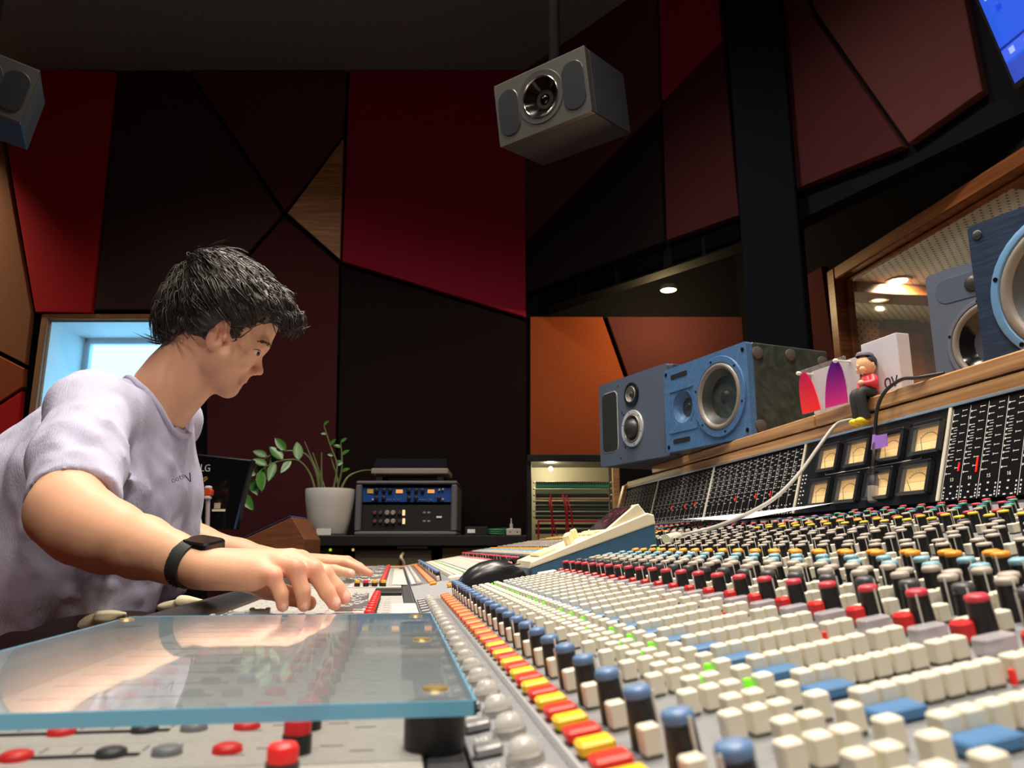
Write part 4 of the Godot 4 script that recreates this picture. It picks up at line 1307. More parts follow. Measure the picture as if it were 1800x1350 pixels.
func cover_sheet() -> void:
	var gy := -0.0555
	var x0 := -0.212; var x1 := 0.031; var d0 := 0.3; var d1 := 0.69
	var t := thing("glass_cover", "clear glass sheet with blue green edges lying on black feet over the faders", "glass sheet", W((x0 + x1) / 2, FADER_Y, (d0 + d1) / 2))
	var g := MB.new()
	g.box(T(W((x0 + x1) / 2, gy - 0.0025, (d0 + d1) / 2)), Vector3(x1 - x0 - 0.002, 0.005, d1 - d0 - 0.002))
	var gm := glass("cover_glass", rgb(176, 188, 194), 0.3, 0.03)
	wpart(t, "sheet", mesh_of([[g, gm]]))
	var e := MB.new()
	for r: Array in [[x0, x1, d0, d0 + 0.001], [x0, x1, d1 - 0.001, d1], [x0, x0 + 0.001, d0, d1], [x1 - 0.001, x1, d0, d1]]:
		e.box(T(W((r[0] + r[1]) / 2, gy - 0.0025, (r[2] + r[3]) / 2)), Vector3(r[1] - r[0], 0.0054, r[3] - r[2]))
	wpart(t, "ground_edge", mesh_of([[e, mat("glass_edge", rgb(104, 172, 206), 0.25)]]), "blue green ground edge")
	for q: Array in [[x1 - 0.014, d0 + 0.026], [x1 - 0.014, d1 - 0.03], [x0 + 0.006, d0 + 0.026], [x0 + 0.006, d1 - 0.03], [x1 - 0.014, (d0 + d1) / 2]]:
		var f := MB.new()
		var base := FADER_Y - 0.001
		f.lathe(T(W(q[0], base, q[1])), [Vector2(0.0115, 0), Vector2(0.012, 0.002), Vector2(0.012, gy - 0.005 - base), Vector2(0, gy - 0.005 - base)], 18)
		wpart(t, "rubber_foot", mesh_of([[f, mat("rubber_black", rgb(20, 20, 21), 0.5)]]))
		var s := MB.new()
		s.lathe(T(W(q[0], gy, q[1])), [Vector2(0.0055, 0), Vector2(0.005, 0.001), Vector2(0, 0.0013)], 16, 50.0)
		wpart(t, "screw_head", mesh_of([[s, mat("brass_screw", rgb(206, 180, 120), 0.3, 0.7)]]))


func remote_unit() -> void:
	# cream and blue wedge-shaped remote control standing across the centre section
	var d_near := 1.2; var d_far := 1.335
	var xa := 0.205; var xb := 0.41
	var ya := panel_y(xa); var yb := panel_y(xb)
	var t := thing("remote_unit", "wedge shaped cream and blue remote control with sliders and dark display, on the console", "remote control", W((xa + xb) / 2, (ya + yb) / 2, (d_near + d_far) / 2))
	var cream := mat("remote_cream", rgb(232, 222, 192), 0.45)
	var blue := mat("remote_blue", rgb(52, 92, 122), 0.5)
	var low := MB.new()
	low.prism(PackedVector2Array([Vector2(xa + 0.006, ya + 0.0005), Vector2(xb, yb + 0.0005), Vector2(xb - 0.004, yb + 0.05), Vector2(xa, ya + 0.016)]), T(W(0, 0, d_near)), d_far - d_near, 0.0015)
	wpart(t, "base", mesh_of([[low, blue]]), "slate blue lower shell")
	var top := MB.new()
	top.prism(PackedVector2Array([Vector2(xa - 0.002, ya + 0.016), Vector2(xb - 0.003, yb + 0.05), Vector2(xb - 0.005, yb + 0.064), Vector2(xb - 0.016, yb + 0.067), Vector2(xa, ya + 0.026)]), T(W(0, 0, d_near - 0.002)), d_far - d_near + 0.004, 0.002)
	wpart(t, "top_shell", mesh_of([[top, cream]]))
	# the raised display hood
	var sx := xb - 0.085
	var f := func(x: float) -> float: return lerpf(ya + 0.026, yb + 0.067, (x - xa) / (xb - 0.016 - xa))
	var hood := MB.new()
	hood.prism(PackedVector2Array([Vector2(sx, f.call(sx) - 0.001), Vector2(xb - 0.016, f.call(xb - 0.016) - 0.001), Vector2(xb - 0.028, f.call(xb - 0.028) + 0.019), Vector2(xb - 0.034, f.call(xb - 0.034) + 0.02)]), T(W(0, 0, d_near + 0.004)), d_far - d_near - 0.008, 0.0015)
	wpart(t, "display_hood", mesh_of([[hood, cream]]))
	var im := Image.create(96, 64, false, Image.FORMAT_RGB8)
	im.fill(rgb(52, 44, 48))
	var r := RandomNumberGenerator.new(); r.seed = 8
	for k in 60: im.fill_rect(Rect2i(r.randi_range(10, 84), r.randi_range(8, 54), r.randi_range(2, 9), r.randi_range(2, 5)), [rgb(150, 24, 80), rgb(96, 20, 52), rgb(120, 112, 112)][k % 3])
	var dm := mat("remote_display", Color.WHITE, 0.2)
	dm.albedo_texture = ImageTexture.create_from_image(im)
	var disp := MB.new()
	var a := Vector2(sx + 0.004, f.call(sx + 0.004) + 0.0012); var c := Vector2(xb - 0.036, f.call(xb - 0.036) + 0.0197)
	var nn := Vector2(a.y - c.y, c.x - a.x).normalized() * 0.0012
	disp.quad_uv(W(a.x + nn.x, a.y + nn.y, d_far - 0.012), W(a.x + nn.x, a.y + nn.y, d_near + 0.012), W(c.x + nn.x, c.y + nn.y, d_near + 0.012), W(c.x + nn.x, c.y + nn.y, d_far - 0.012))
	wpart(t, "display", mesh_of([[disp, dm]]), "dark display with magenta figures")
	var tilt_b := axes(Vector3(xb - 0.016 - xa, yb + 0.067 - ya - 0.026, 0), Vector3.UP)
	var key_m := mat("remote_key", rgb(240, 228, 176), 0.5)
	for q: Array in [[xa + 0.03, 0.03, 0.03, 0.004], [xa + 0.062, 0.016, 0.004, 0.02], [xa + 0.072, 0.05, 0.018, 0.02], [xa + 0.088, 0.08, 0.004, 0.02]]:
		var b := MB.new()
		var dd: float = d_near + q[1]
		if q[3] < 0.01: b.box(T(W(q[0], f.call(q[0]) + 0.002, d_near + 0.06), tilt_b), Vector3(0.03, 0.005, 0.08), 0.0015)
		else: b.box(T(W(q[0], f.call(q[0]) + 0.008, dd), tilt_b), Vector3(0.011, 0.017, 0.016 if q[2] > 0.01 else 0.009), 0.002)
		wpart(t, "key_block" if q[3] < 0.01 else "slider_cap", mesh_of([[b, key_m]]))
	for j in 3:
		for i in 3:
			var b := MB.new()
			var x := xa + 0.103 + j * 0.009 - (0.0 if j < 2 else 0.0)
			if x > sx - 0.004: continue
			b.box(T(W(x, f.call(x) + 0.0015, d_near + 0.03 + i * 0.036), tilt_b), Vector3(0.007, 0.004, 0.028), 0.001)
			wpart(t, "remote_key", mesh_of([[b, key_m]]))
	# small white and red case in front of it
	var cx := 0.228; var cd := 1.175
	var cs := thing("memory_case", "small flat white case with a red stripe lying before the cream remote", "case", W(cx, panel_y(cx), cd), "", slope_b)
	part(cs, "case_body", mesh_of([[slab(Vector3(-0.014, 0.0005, -0.012), Vector3(0.012, 0.009, 0.012), 0.001), mat("case_white", rgb(226, 224, 220), 0.45)]]))
	part(cs, "red_stripe", mesh_of([[slab(Vector3(0.0, 0.0008, 0.0121), Vector3(0.012, 0.007, 0.0135)), mat("case_red", rgb(206, 32, 44), 0.5)]]))


func mouse() -> void:
	var c := W(0.148, panel_y(0.148), 1.235)
	var t := thing("computer_mouse", "black computer mouse resting on the grey centre panel of the console", "mouse", c, "", slope_b * Basis(Vector3.UP, 0.12))
	# shell: hull profile along x, rounded across z
	var prof := [[-0.055, 0.004], [-0.052, 0.012], [-0.044, 0.021], [-0.03, 0.031], [-0.012, 0.037], [0.008, 0.038], [0.026, 0.034], [0.042, 0.025], [0.052, 0.016], [0.057, 0.006]]
	var m := MB.new()
	var seg := 14
	var first := 0
	var ring := func(i: int, k: int) -> Vector3:
		var x: float = prof[i][0]; var h: float = prof[i][1]
		var hw := 0.031 * sqrt(maxf(0.03, 1.0 - pow(absf(x) / 0.060, 3.0)))
		var a := PI * k / seg
		return Vector3(x, maxf(0.0006, h * pow(sin(a), 0.6)), cos(a) * hw)
	for i in prof.size():
		for k in seg + 1:
			var p: Vector3 = ring.call(i, k)
			var du: Vector3 = ring.call(mini(i + 1, prof.size() - 1), k) - ring.call(maxi(i - 1, 0), k)
			var dv: Vector3 = ring.call(i, mini(k + 1, seg)) - ring.call(i, maxi(k - 1, 0))
			var nn := du.cross(dv).normalized()
			if nn.dot(p - Vector3(p.x * 0.5, -0.01, 0)) < 0: nn = -nn
			m.vert(p, nn)
	for i in prof.size() - 1:
		for k in seg:
			var a := first + i * (seg + 1) + k
			m.tri(a, a + seg + 1, a + 1); m.tri(a + 1, a + seg + 1, a + seg + 2)
	for e in 2:
		var pts := []
		for k in seg + 1: pts.append(ring.call(0 if e == 0 else prof.size() - 1, k))
		m.face(pts, Vector3.ZERO)
	part(t, "shell", mesh_of([[m, mat("mouse_black", rgb(30, 31, 34), 0.3)]]))
	var b := MB.new(); b.box(T(Vector3(0, 0.003, 0)), Vector3(0.098, 0.0055, 0.05), 0.002)
	part(t, "base", mesh_of([[b, mat("knob_black", rgb(26, 26, 28), 0.42)]]))
	var wh := MB.new(); wh.lathe(Transform3D(Basis(Vector3.RIGHT, PI / 2), Vector3(0.034, 0.0275, 0.004)), [Vector2(0.006, -0.003), Vector2(0.0085, -0.002), Vector2(0.0085, 0.006), Vector2(0.006, 0.007)], 14)
	part(t, "scroll_wheel", mesh_of([[wh, mat("rubber_black", rgb(20, 20, 21), 0.5)]]))
	var gp := MB.new(); gp.box(T(Vector3(0.03, 0.0245, 0.0285), Basis(Vector3.RIGHT, -0.6)), Vector3(0.03, 0.0012, 0.0016))
	part(t, "side_groove", mesh_of([[gp, mat("slot_black", rgb(18, 18, 19), 0.6)]]))


func shelf_things() -> void:
	var top := CAM.y + SHELF_Y
	# acrylic stand with two coloured ovals, and the white box behind it
	var p0 := px_y(1411, 729, SHELF_Y); var p1 := px_y(1492, 708, SHELF_Y)
	p0.y = top; p1.y = top
	var b := axes(p1 - p0, Vector3.UP)
	var w := (p1 - p0).length()
	var h := 0.098
	var t := thing("acrylic_stand", "clear acrylic stand printed with a red and a purple oval, white pins on its corners", "ornament", p0, "", b)
	var sh := MB.new(); sh.prism(rounded_rect(w, h, 0.004), T(Vector3(0, 0.0005, 0)), 0.003, 0.0004)
	part(t, "clear_sheet", mesh_of([[sh, glass("acrylic_clear", rgb(225, 220, 225), 0.12, 0.03)]]))
	var back := MB.new(); back.prism(rounded_rect(w, h, 0.004), T(Vector3(0, 0.0005, -0.03)), 0.003, 0.0004)
	part(t, "back_sheet", mesh_of([[back, mat("acrylic_white", rgb(206, 200, 204), 0.3)]]))
	var ramp := func(c0: Color, c1: Color) -> ImageTexture:
		var im := Image.create(8, 64, false, Image.FORMAT_RGB8)
		for y in 64: im.fill_rect(Rect2i(0, y, 8, 1), c0.lerp(c1, y / 63.0))
		return ImageTexture.create_from_image(im)
	var half := func(x0: float, x1: float, hh: float, lean: float) -> PackedVector2Array:
		var q := PackedVector2Array()
		for i in 21:
			var a := PI * i / 20.0
			q.append(Vector2((x0 + x1) / 2 + cos(a) * (x1 - x0) / 2 + lean * sin(a), 0.001 + sin(a) * hh))
		return q
	for q: Array in [[half.call(0.002, w * 0.42, h * 0.94, -w * 0.12), rgb(190, 24, 84), rgb(246, 52, 40), "red_oval"], [half.call(w * 0.53, w * 0.985, h * 0.96, w * 0.04), rgb(72, 22, 122), rgb(214, 50, 130), "purple_oval"]]:
		var o := MB.new(); o.prism(q[0], T(Vector3(0, 0, 0.002)), 0.0018)
		for i in o.uv.size(): o.uv[i] = Vector2(0.5, clampf(1.0 - o.v[i].y / h, 0.02, 0.98))
		var om := mat("oval_" + q[3], Color.WHITE, 0.12)
		om.albedo_texture = ramp.call(q[1], q[2])
		part(t, q[3], mesh_of([[o, om]]))
	for x: float in [0.005, w * 0.86]:
		var pin := MB.new()
		pin.lathe(Transform3D(Basis(Vector3(1, 0, 0), Vector3(0, 0, 1), Vector3(0, -1, 0)), Vector3(x, h - 0.006, -0.034)), [Vector2(0.0022, 0), Vector2(0.0022, 0.036), Vector2(0.0045, 0.037), Vector2(0.0045, 0.042), Vector2(0.003, 0.0445), Vector2(0, 0.045)], 14)
		part(t, "white_pin", mesh_of([[pin, mat("pin_white", rgb(236, 232, 230), 0.35)]]))
	# white product box with print on its face
	var q0 := px_y(1497, 705, SHELF_Y); q0.y = top
	var bx := thing("white_box", "plain white cardboard box with black lettering standing behind the seated doll", "box", q0 + b * Vector3(0, 0, -0.034), "", b)
	var bw := 0.098; var bh := 0.118
	part(bx, "box_body", mesh_of([[slab(Vector3(0, 0.0005, -0.03), Vector3(bw, bh, 0), 0.001), mat("box_white", rgb(208, 206, 216), 0.5)]]))
	var tx := text_mesh("ov", 0.036, 0.0004, mat("ink_black", rgb(34, 34, 40), 0.6))
	part(bx, "lettering", tx, T(Vector3(bw * 0.74, bh * 0.24, 0.0003)))
	doll(top)


func doll(top: float) -> void:
	# small seated figurine on the shelf's edge, legs hanging over it; about 12 cm tall
	var hip := px_y(1524, 700, SHELF_Y); hip.y = top
	hip.x = 0.905
	var fwd := Vector3(-1, 0, 0.0); var side := Vector3(0, 0, 1)
	var t := thing("seated_doll", "small seated doll in red top, black trousers and yellow shoes on the shelf edge", "figurine", hip)
	var s := 0.94
	var P := func(f: float, u: float, l: float) -> Vector3: return (fwd * f + Vector3.UP * u + side * l) * s
	var cloth := mat("doll_trousers", rgb(40, 42, 44), 0.7)
	var redm := mat("doll_red", rgb(222, 52, 68), 0.4)
	var skin := mat("doll_skin", rgb(240, 186, 142), 0.45)
	for l: float in [-0.011, 0.011]:
		var leg := MB.new()
		leg.tube(curve_points([P.call(-0.008, 0.012, l * 0.8), P.call(0.012, 0.0125, l), P.call(0.022, 0.006, l), P.call(0.021, -0.018, l), P.call(0.017, -0.046, l)], 3), [0.0112, 0.011, 0.0108, 0.0105, 0.0102, 0.01, 0.0098, 0.0096, 0.0096, 0.0098, 0.0102, 0.0106, 0.0108], 12)
		part(t, "leg", mesh_of([[leg, cloth]]))
		var shoe := MB.new(); shoe.ball(Transform3D(Basis.IDENTITY, P.call(0.024, -0.05, l)), Vector3(0.0155, 0.0075, 0.0085), 14, 9)
		part(t, "shoe", mesh_of([[shoe, mat("doll_yellow", rgb(240, 200, 36), 0.5)]]))
	var body := MB.new()
	body.lathe(Transform3D(Basis(Vector3.BACK, 0.05), P.call(-0.006, 0.012, 0)), [Vector2(0.0, 0.0), Vector2(0.016, 0.001), Vector2(0.0185, 0.01), Vector2(0.018, 0.02), Vector2(0.0145, 0.03), Vector2(0.009, 0.036), Vector2(0.0, 0.038)], 18, 70.0)
	part(t, "torso", mesh_of([[body, redm]]))
	for l: float in [-1.0, 1.0]:
		var arm := MB.new()
		arm.tube(curve_points([P.call(-0.006, 0.043, l * 0.015), P.call(-0.002, 0.03, l * 0.023), P.call(0.012, 0.022 + l * 0.006, l * 0.012)], 4), [0.0075, 0.0078, 0.008, 0.008, 0.0076, 0.007, 0.0065, 0.006, 0.0058], 10)
		part(t, "arm", mesh_of([[arm, redm]]))
		var hand := MB.new(); hand.ball(T(P.call(0.0155, 0.0225 + l * 0.008, l * 0.007)), Vector3(0.0065, 0.0062, 0.0055), 12, 8)
		part(t, "hand", mesh_of([[hand, skin]]))
	var collar := MB.new(); collar.lathe(T(P.call(-0.006, 0.046, 0)), [Vector2(0.0095, 0), Vector2(0.009, 0.005), Vector2(0.006, 0.006)], 14)
	part(t, "collar", mesh_of([[collar, mat("doll_grey", rgb(140, 136, 142), 0.6)]]))
	var head := MB.new()
	head.ball(T(P.call(-0.003, 0.071, 0), Basis(Vector3.BACK, 0.1)), Vector3(0.0185, 0.021, 0.0175), 20, 14)
	head.ball(T(P.call(0.0145, 0.068, 0)), Vector3(0.005, 0.004, 0.004), 10, 7)
	head.ball(T(P.call(0.008, 0.06, 0.006)), Vector3(0.008, 0.008, 0.008), 10, 7)
	head.ball(T(P.call(0.008, 0.06, -0.006)), Vector3(0.008, 0.008, 0.008), 10, 7)
	head.ball(T(P.call(-0.007, 0.069, 0.0175)), Vector3(0.004, 0.0055, 0.002), 10, 7)
	part(t, "head", mesh_of([[head, skin]]))
	var hair := MB.new()
	hair.ball(T(P.call(-0.0075, 0.077, 0)), Vector3(0.0175, 0.0175, 0.0182), 18, 12)
	part(t, "hair", mesh_of([[hair, mat("doll_hair", rgb(44, 36, 40), 0.5)]]))
	var cap := MB.new()
	cap.lathe(Transform3D(Basis(Vector3.BACK, -0.12), P.call(-0.002, 0.088, 0)), [Vector2(0.0165, 0), Vector2(0.0168, 0.004), Vector2(0.0145, 0.008), Vector2(0, 0.0095)], 18, 60.0)
	part(t, "cap", mesh_of([[cap, mat("doll_cap", rgb(112, 104, 122), 0.6)]]))
	for l: float in [-0.006, 0.006]:
		var eye := MB.new(); eye.ball(T(P.call(0.0125, 0.0745, l)), Vector3(0.0016, 0.0022, 0.0018), 8, 6)
		part(t, "eye", mesh_of([[eye, mat("ink_black", rgb(34, 34, 40), 0.6)]]))


func cables() -> void:
	var o := meter_point(0, 0)
	var n := meter_b.z
	# black microphone lead hanging over the shelf edge, purple tape, silver plug
	var x_at := func(u: float, v: float, x: float) -> Vector3: return px_x(u, v, x)
	var pts := [px_y(1660, 656, SHELF_Y + 0.006), px_y(1612, 664, SHELF_Y + 0.006), x_at.call(1585, 667, 0.903), x_at.call(1558, 686, 0.892), x_at.call(1543, 715, 0.886), x_at.call(1538, 760, 0.884), x_at.call(1536, 800, 0.872), x_at.call(1535, 822, 0.868)]
	var t := thing("microphone_lead", "black microphone lead with purple tape and silver plug hanging before the VU meters", "cable", pts[-1])
	var c := MB.new(); c.tube(curve_points(pts, 7), [0.0034], 10)
	wpart(t, "lead", mesh_of([[c, mat("cable_black", rgb(38, 38, 40), 0.4)]]))
	var dir: Vector3 = (x_at.call(1535, 882, 0.856) - pts[-1]).normalized()
	var pb := axes(dir.cross(n), -dir)
	var end: Vector3 = pts[-1]
	var L: float = (x_at.call(1535, 882, 0.856) - end).length()
	var bt := MB.new(); bt.lathe(T(end + dir * L * 0.5, pb), [Vector2(0.0, -L * 0.06), Vector2(0.0095, -L * 0.06), Vector2(0.0098, L * 0.16), Vector2(0.0075, L * 0.24), Vector2(0.007, L * 0.5), Vector2(0.0045, L * 0.52), Vector2(0, L * 0.52)], 20)
	wpart(t, "plug_boot", mesh_of([[bt, mat("boot_black", rgb(26, 26, 28), 0.5)]]), "ribbed black boot")
	var rb := MB.new()
	for k in 6: rb.lathe(T(end + dir * L * (0.06 + k * 0.035), pb), [Vector2(0.007, -0.0008), Vector2(0.0079, -0.0004), Vector2(0.0079, 0.0006), Vector2(0.007, 0.001)], 16)
	wpart(t, "boot_ribs", mesh_of([[rb, mat("boot_black", rgb(26, 26, 28), 0.5)]]))
	var sl := MB.new(); sl.lathe(T(end + dir * L * 0.78, pb), [Vector2(0, -L * 0.22), Vector2(0.0088, -L * 0.22), Vector2(0.0092, -L * 0.2), Vector2(0.0094, L * 0.22), Vector2(0, L * 0.22)], 20)
	wpart(t, "plug_sleeve", mesh_of([[sl, mat("plug_silver", rgb(178, 172, 162), 0.35, 0.6)]]), "silver plug sleeve")
	var tp := MB.new(); tp.lathe(T(x_at.call(1537, 778, 0.880), axes(Vector3.BACK, x_at.call(1537, 766, 0.882) - x_at.call(1536, 792, 0.876))), [Vector2(0.004, -0.0145), Vector2(0.0046, -0.0145), Vector2(0.0046, 0.0145), Vector2(0.004, 0.0145)], 16)
	wpart(t, "tape_wrap", mesh_of([[tp, mat("tape_purple", rgb(158, 112, 204), 0.5)]]), "purple tape")
	var fl := MB.new()
	var fa: Vector3 = x_at.call(1538, 766, 0.878); var fb: Vector3 = x_at.call(1559, 762, 0.868); var fc2: Vector3 = x_at.call(1560, 784, 0.866); var fd: Vector3 = x_at.call(1538, 790, 0.874)
	fl.face([fa, fb, fc2, fd], fa + Vector3(1, 0, 0)); fl.face([fa + Vector3(0.0006, 0, 0), fb + Vector3(0.0006, 0, 0), fc2 + Vector3(0.0006, 0, 0), fd + Vector3(0.0006, 0, 0)], fa - Vector3(1, 0, 0))
	wpart(t, "tape_flag", mesh_of([[fl, mat("tape_purple", rgb(158, 112, 204), 0.5)]]))
	# grey lead from under the shelf down to the knobs, white plug at its end
	var q := [x_at.call(1512, 737, 0.92), x_at.call(1490, 739, 0.893), x_at.call(1468, 748, 0.875), x_at.call(1440, 784, 0.83), x_at.call(1405, 832, 0.76), x_at.call(1362, 875, 0.69), x_at.call(1310, 905, 0.62), x_at.call(1255, 927, 0.55), x_at.call(1207, 939, 0.5), x_at.call(1190, 943, 0.475)]
	var g := thing("grey_lead", "light grey lead running from the meter shelf down onto the knobs", "cable", q[0])
	var gm := MB.new(); gm.tube(curve_points(q, 7), [0.0036], 10)
	wpart(g, "lead", mesh_of([[gm, mat("cable_grey", rgb(164, 162, 156), 0.45)]]))
	var pl := MB.new(); pl.tube([q[9] + (q[8] - q[9]) * 0.2, q[9], q[9] + (q[9] - q[8]) * 1.1], [0.0055, 0.008, 0.008], 14)
	wpart(g, "plug", mesh_of([[pl, mat("plug_cream", rgb(222, 214, 190), 0.45)]]))
	# sheet of paper lying across the knobs
	var pp := MB.new()
	var a := px_y(1242, 914, 0.052); var b := px_y(1300, 892, 0.066); var d := px_y(1500, 888, 0.066); var e := px_y(1470, 902, 0.056)
	var far := px_y(1330, 907, 0.05)
	var pa := W(0.6, 0.05, 1.83); var pd := W(0.62, 0.056, 1.3); var pe := W(0.76, 0.076, 1.27); var pf := W(0.73, 0.068, 1.85)
	var nx := 10
	for side in 2:
		var first := pp.v.size()
		for i in nx + 1:
			for j in 2:
				var tt := float(i) / nx
				var p := (pa.lerp(pd, tt) if j == 0 else pf.lerp(pe, tt)) + Vector3(0, 0.006 * sin(tt * 5.0) * (1 - j) - side * 0.0004, 0)
				pp.vert(p, Vector3.UP if side == 0 else Vector3.DOWN)
		for i in nx:
			var k := first + i * 2
			if side == 0: pp.tri(k, k + 2, k + 1); pp.tri(k + 1, k + 2, k + 3)
			else: pp.tri(k, k + 1, k + 2); pp.tri(k + 1, k + 3, k + 2)
	var sheet := solo("paper_sheet", "white sheet of paper lying across the knobs below the VU meters", "paper", mesh_of([[pp.moved(T(-pa)), mat("paper_white", rgb(240, 240, 240), 0.7)]]), T(pa))
	# coloured caps dropped between the far knobs
	for s: Array in [[1488, 897, "orange_clip", "small orange plastic clip lying among the knobs under the silver plug", rgb(240, 110, 40)], [1540, 895, "teal_clip", "small teal plastic clip lying among the knobs under the VU meters", rgb(30, 160, 170)]]:
		var p := px_y(s[0], s[1], 0.072)
		var m := MB.new(); m.prism(rounded_rect(0.026, 0.009, 0.003), Transform3D(Basis(Vector3.BACK, Vector3.UP, Vector3.LEFT), Vector3(0, 0, 0)), 0.012, 0.001)
		solo(s[2], s[3], "clip", mesh_of([[m, mat(s[2], s[4], 0.4)]]), T(p + Vector3(0, -0.012, -0.013)))
	# papers on the fader panel
	var k := 0
	for s: Array in [[-0.004, 0.028, 0.735, 1.1], [-0.006, 0.024, 1.64, 2.75]]:
		var m := MB.new(); m.box(T(Vector3.ZERO), Vector3(s[1] - s[0], 0.0008, s[3] - s[2]))
		var im := Image.create(64, 256, false, Image.FORMAT_RGB8)
		im.fill(rgb(196, 194, 188))
		var r := RandomNumberGenerator.new(); r.seed = 19 + k
		for j in 34: im.fill_rect(Rect2i(r.randi_range(4, 40), 4 + j * 7, r.randi_range(4, 16), 1), rgb(150, 148, 144))
		var pm := mat("paper_notes_%d" % k, Color.WHITE, 0.8)
		grain(pm, ImageTexture.create_from_image(im), Vector3(18.0, 18.0, 3.0), false)
		solo("notes_strip", ["narrow white strip of paper with pencil notes beside the near red buttons", "narrow white strip of paper with notes beside the far row of red buttons"][k], "paper", mesh_of([[m, pm]]), T(W((s[0] + s[1]) / 2, FADER_Y + 0.0012, (s[2] + s[3]) / 2)))
		k += 1


func screens() -> void:
	# wall screen, lower corner in view at the upper right
	var bl := px(1783, 156, 2.2)
	var d := ray(1716, 0)
	var tl := CAM + d * ((bl.z - CAM.z) / d.z)
	var up := (tl - bl).normalized()
	var b := Basis(Vector3.BACK, up, Vector3.BACK.cross(up).normalized())
	var t := thing("wall_screen", "flat screen with a blue picture hanging tilted in front of the fascia", "screen", bl, "", b)
	var w := 0.98; var h := 0.56
	part(t, "screen_case", mesh_of([[slab(Vector3(-0.004, -0.004, -0.05), Vector3(w, h, 0), 0.004), mat("screen_case", rgb(20, 21, 24), 0.35)]]))
	var im := Image.create(256, 144, false, Image.FORMAT_RGB8)
	im.fill(rgb(46, 92, 226))
	im.fill_rect(Rect2i(0, 128, 256, 16), rgb(58, 78, 190))
	im.fill_rect(Rect2i(0, 116, 256, 10), rgb(72, 104, 236)); im.fill_rect(Rect2i(0, 114, 256, 2), rgb(24, 44, 140))
	im.fill_rect(Rect2i(0, 68, 256, 2), rgb(24, 44, 140)); im.fill_rect(Rect2i(4, 72, 22, 3), rgb(160, 230, 250)); im.fill_rect(Rect2i(30, 76, 14, 2), rgb(150, 190, 250)); im.fill_rect(Rect2i(10, 84, 5, 5), rgb(30, 66, 220))
	im.fill_rect(Rect2i(6, 118, 5, 5), rgb(170, 190, 250)); im.fill_rect(Rect2i(20, 120, 60, 2), rgb(140, 160, 240))
	for i in 6: im.fill_rect(Rect2i(60 + i * 30, 20 + i * 4, 20, 2), rgb(150, 190, 250))
	var sm := mat("screen_picture", Color.BLACK, 0.2)
	sm.emission_enabled = true; sm.emission_texture = ImageTexture.create_from_image(im); sm.emission_operator = BaseMaterial3D.EMISSION_OP_MULTIPLY; sm.emission = Color.WHITE; sm.emission_energy_multiplier = 0.85
	var f := MB.new(); f.quad_uv(Vector3(0.008, 0.012, 0.0006), Vector3(w - 0.012, 0.012, 0.0006), Vector3(w - 0.012, h - 0.012, 0.0006), Vector3(0.008, h - 0.012, 0.0006))
	part(t, "screen_face", mesh_of([[f, sm]]), Transform3D.IDENTITY, "blue display picture")
	var al := AreaLight3D.new()
	al.name = "screen_light"
	t.add_child(al)
	al.area_size = Vector2(w * 0.95, h * 0.9)
	al.transform = Transform3D(Basis(Vector3.RIGHT, Vector3.UP, Vector3.BACK), Vector3(w / 2, h / 2, 0.004))
	al.light_color = rgb(80, 120, 240)
	al.light_energy = 0.12
	al.area_range = 8.0
	al.shadow_enabled = true
	var arm := MB.new(); arm.tube([bl + b * Vector3(w * 0.5, h * 0.5, -0.045), bl + b * Vector3(w * 0.5, h * 0.6, -0.12), Vector3((bl + b * Vector3(w * 0.5, h * 0.6, -0.12)).x, CAM.y + CEIL, (bl + b * Vector3(w * 0.5, 0, 0)).z)], [0.02], 10)
	wpart(t, "ceiling_arm", mesh_of([[arm, mat("bracket_black", rgb(26, 26, 28), 0.5)]]))


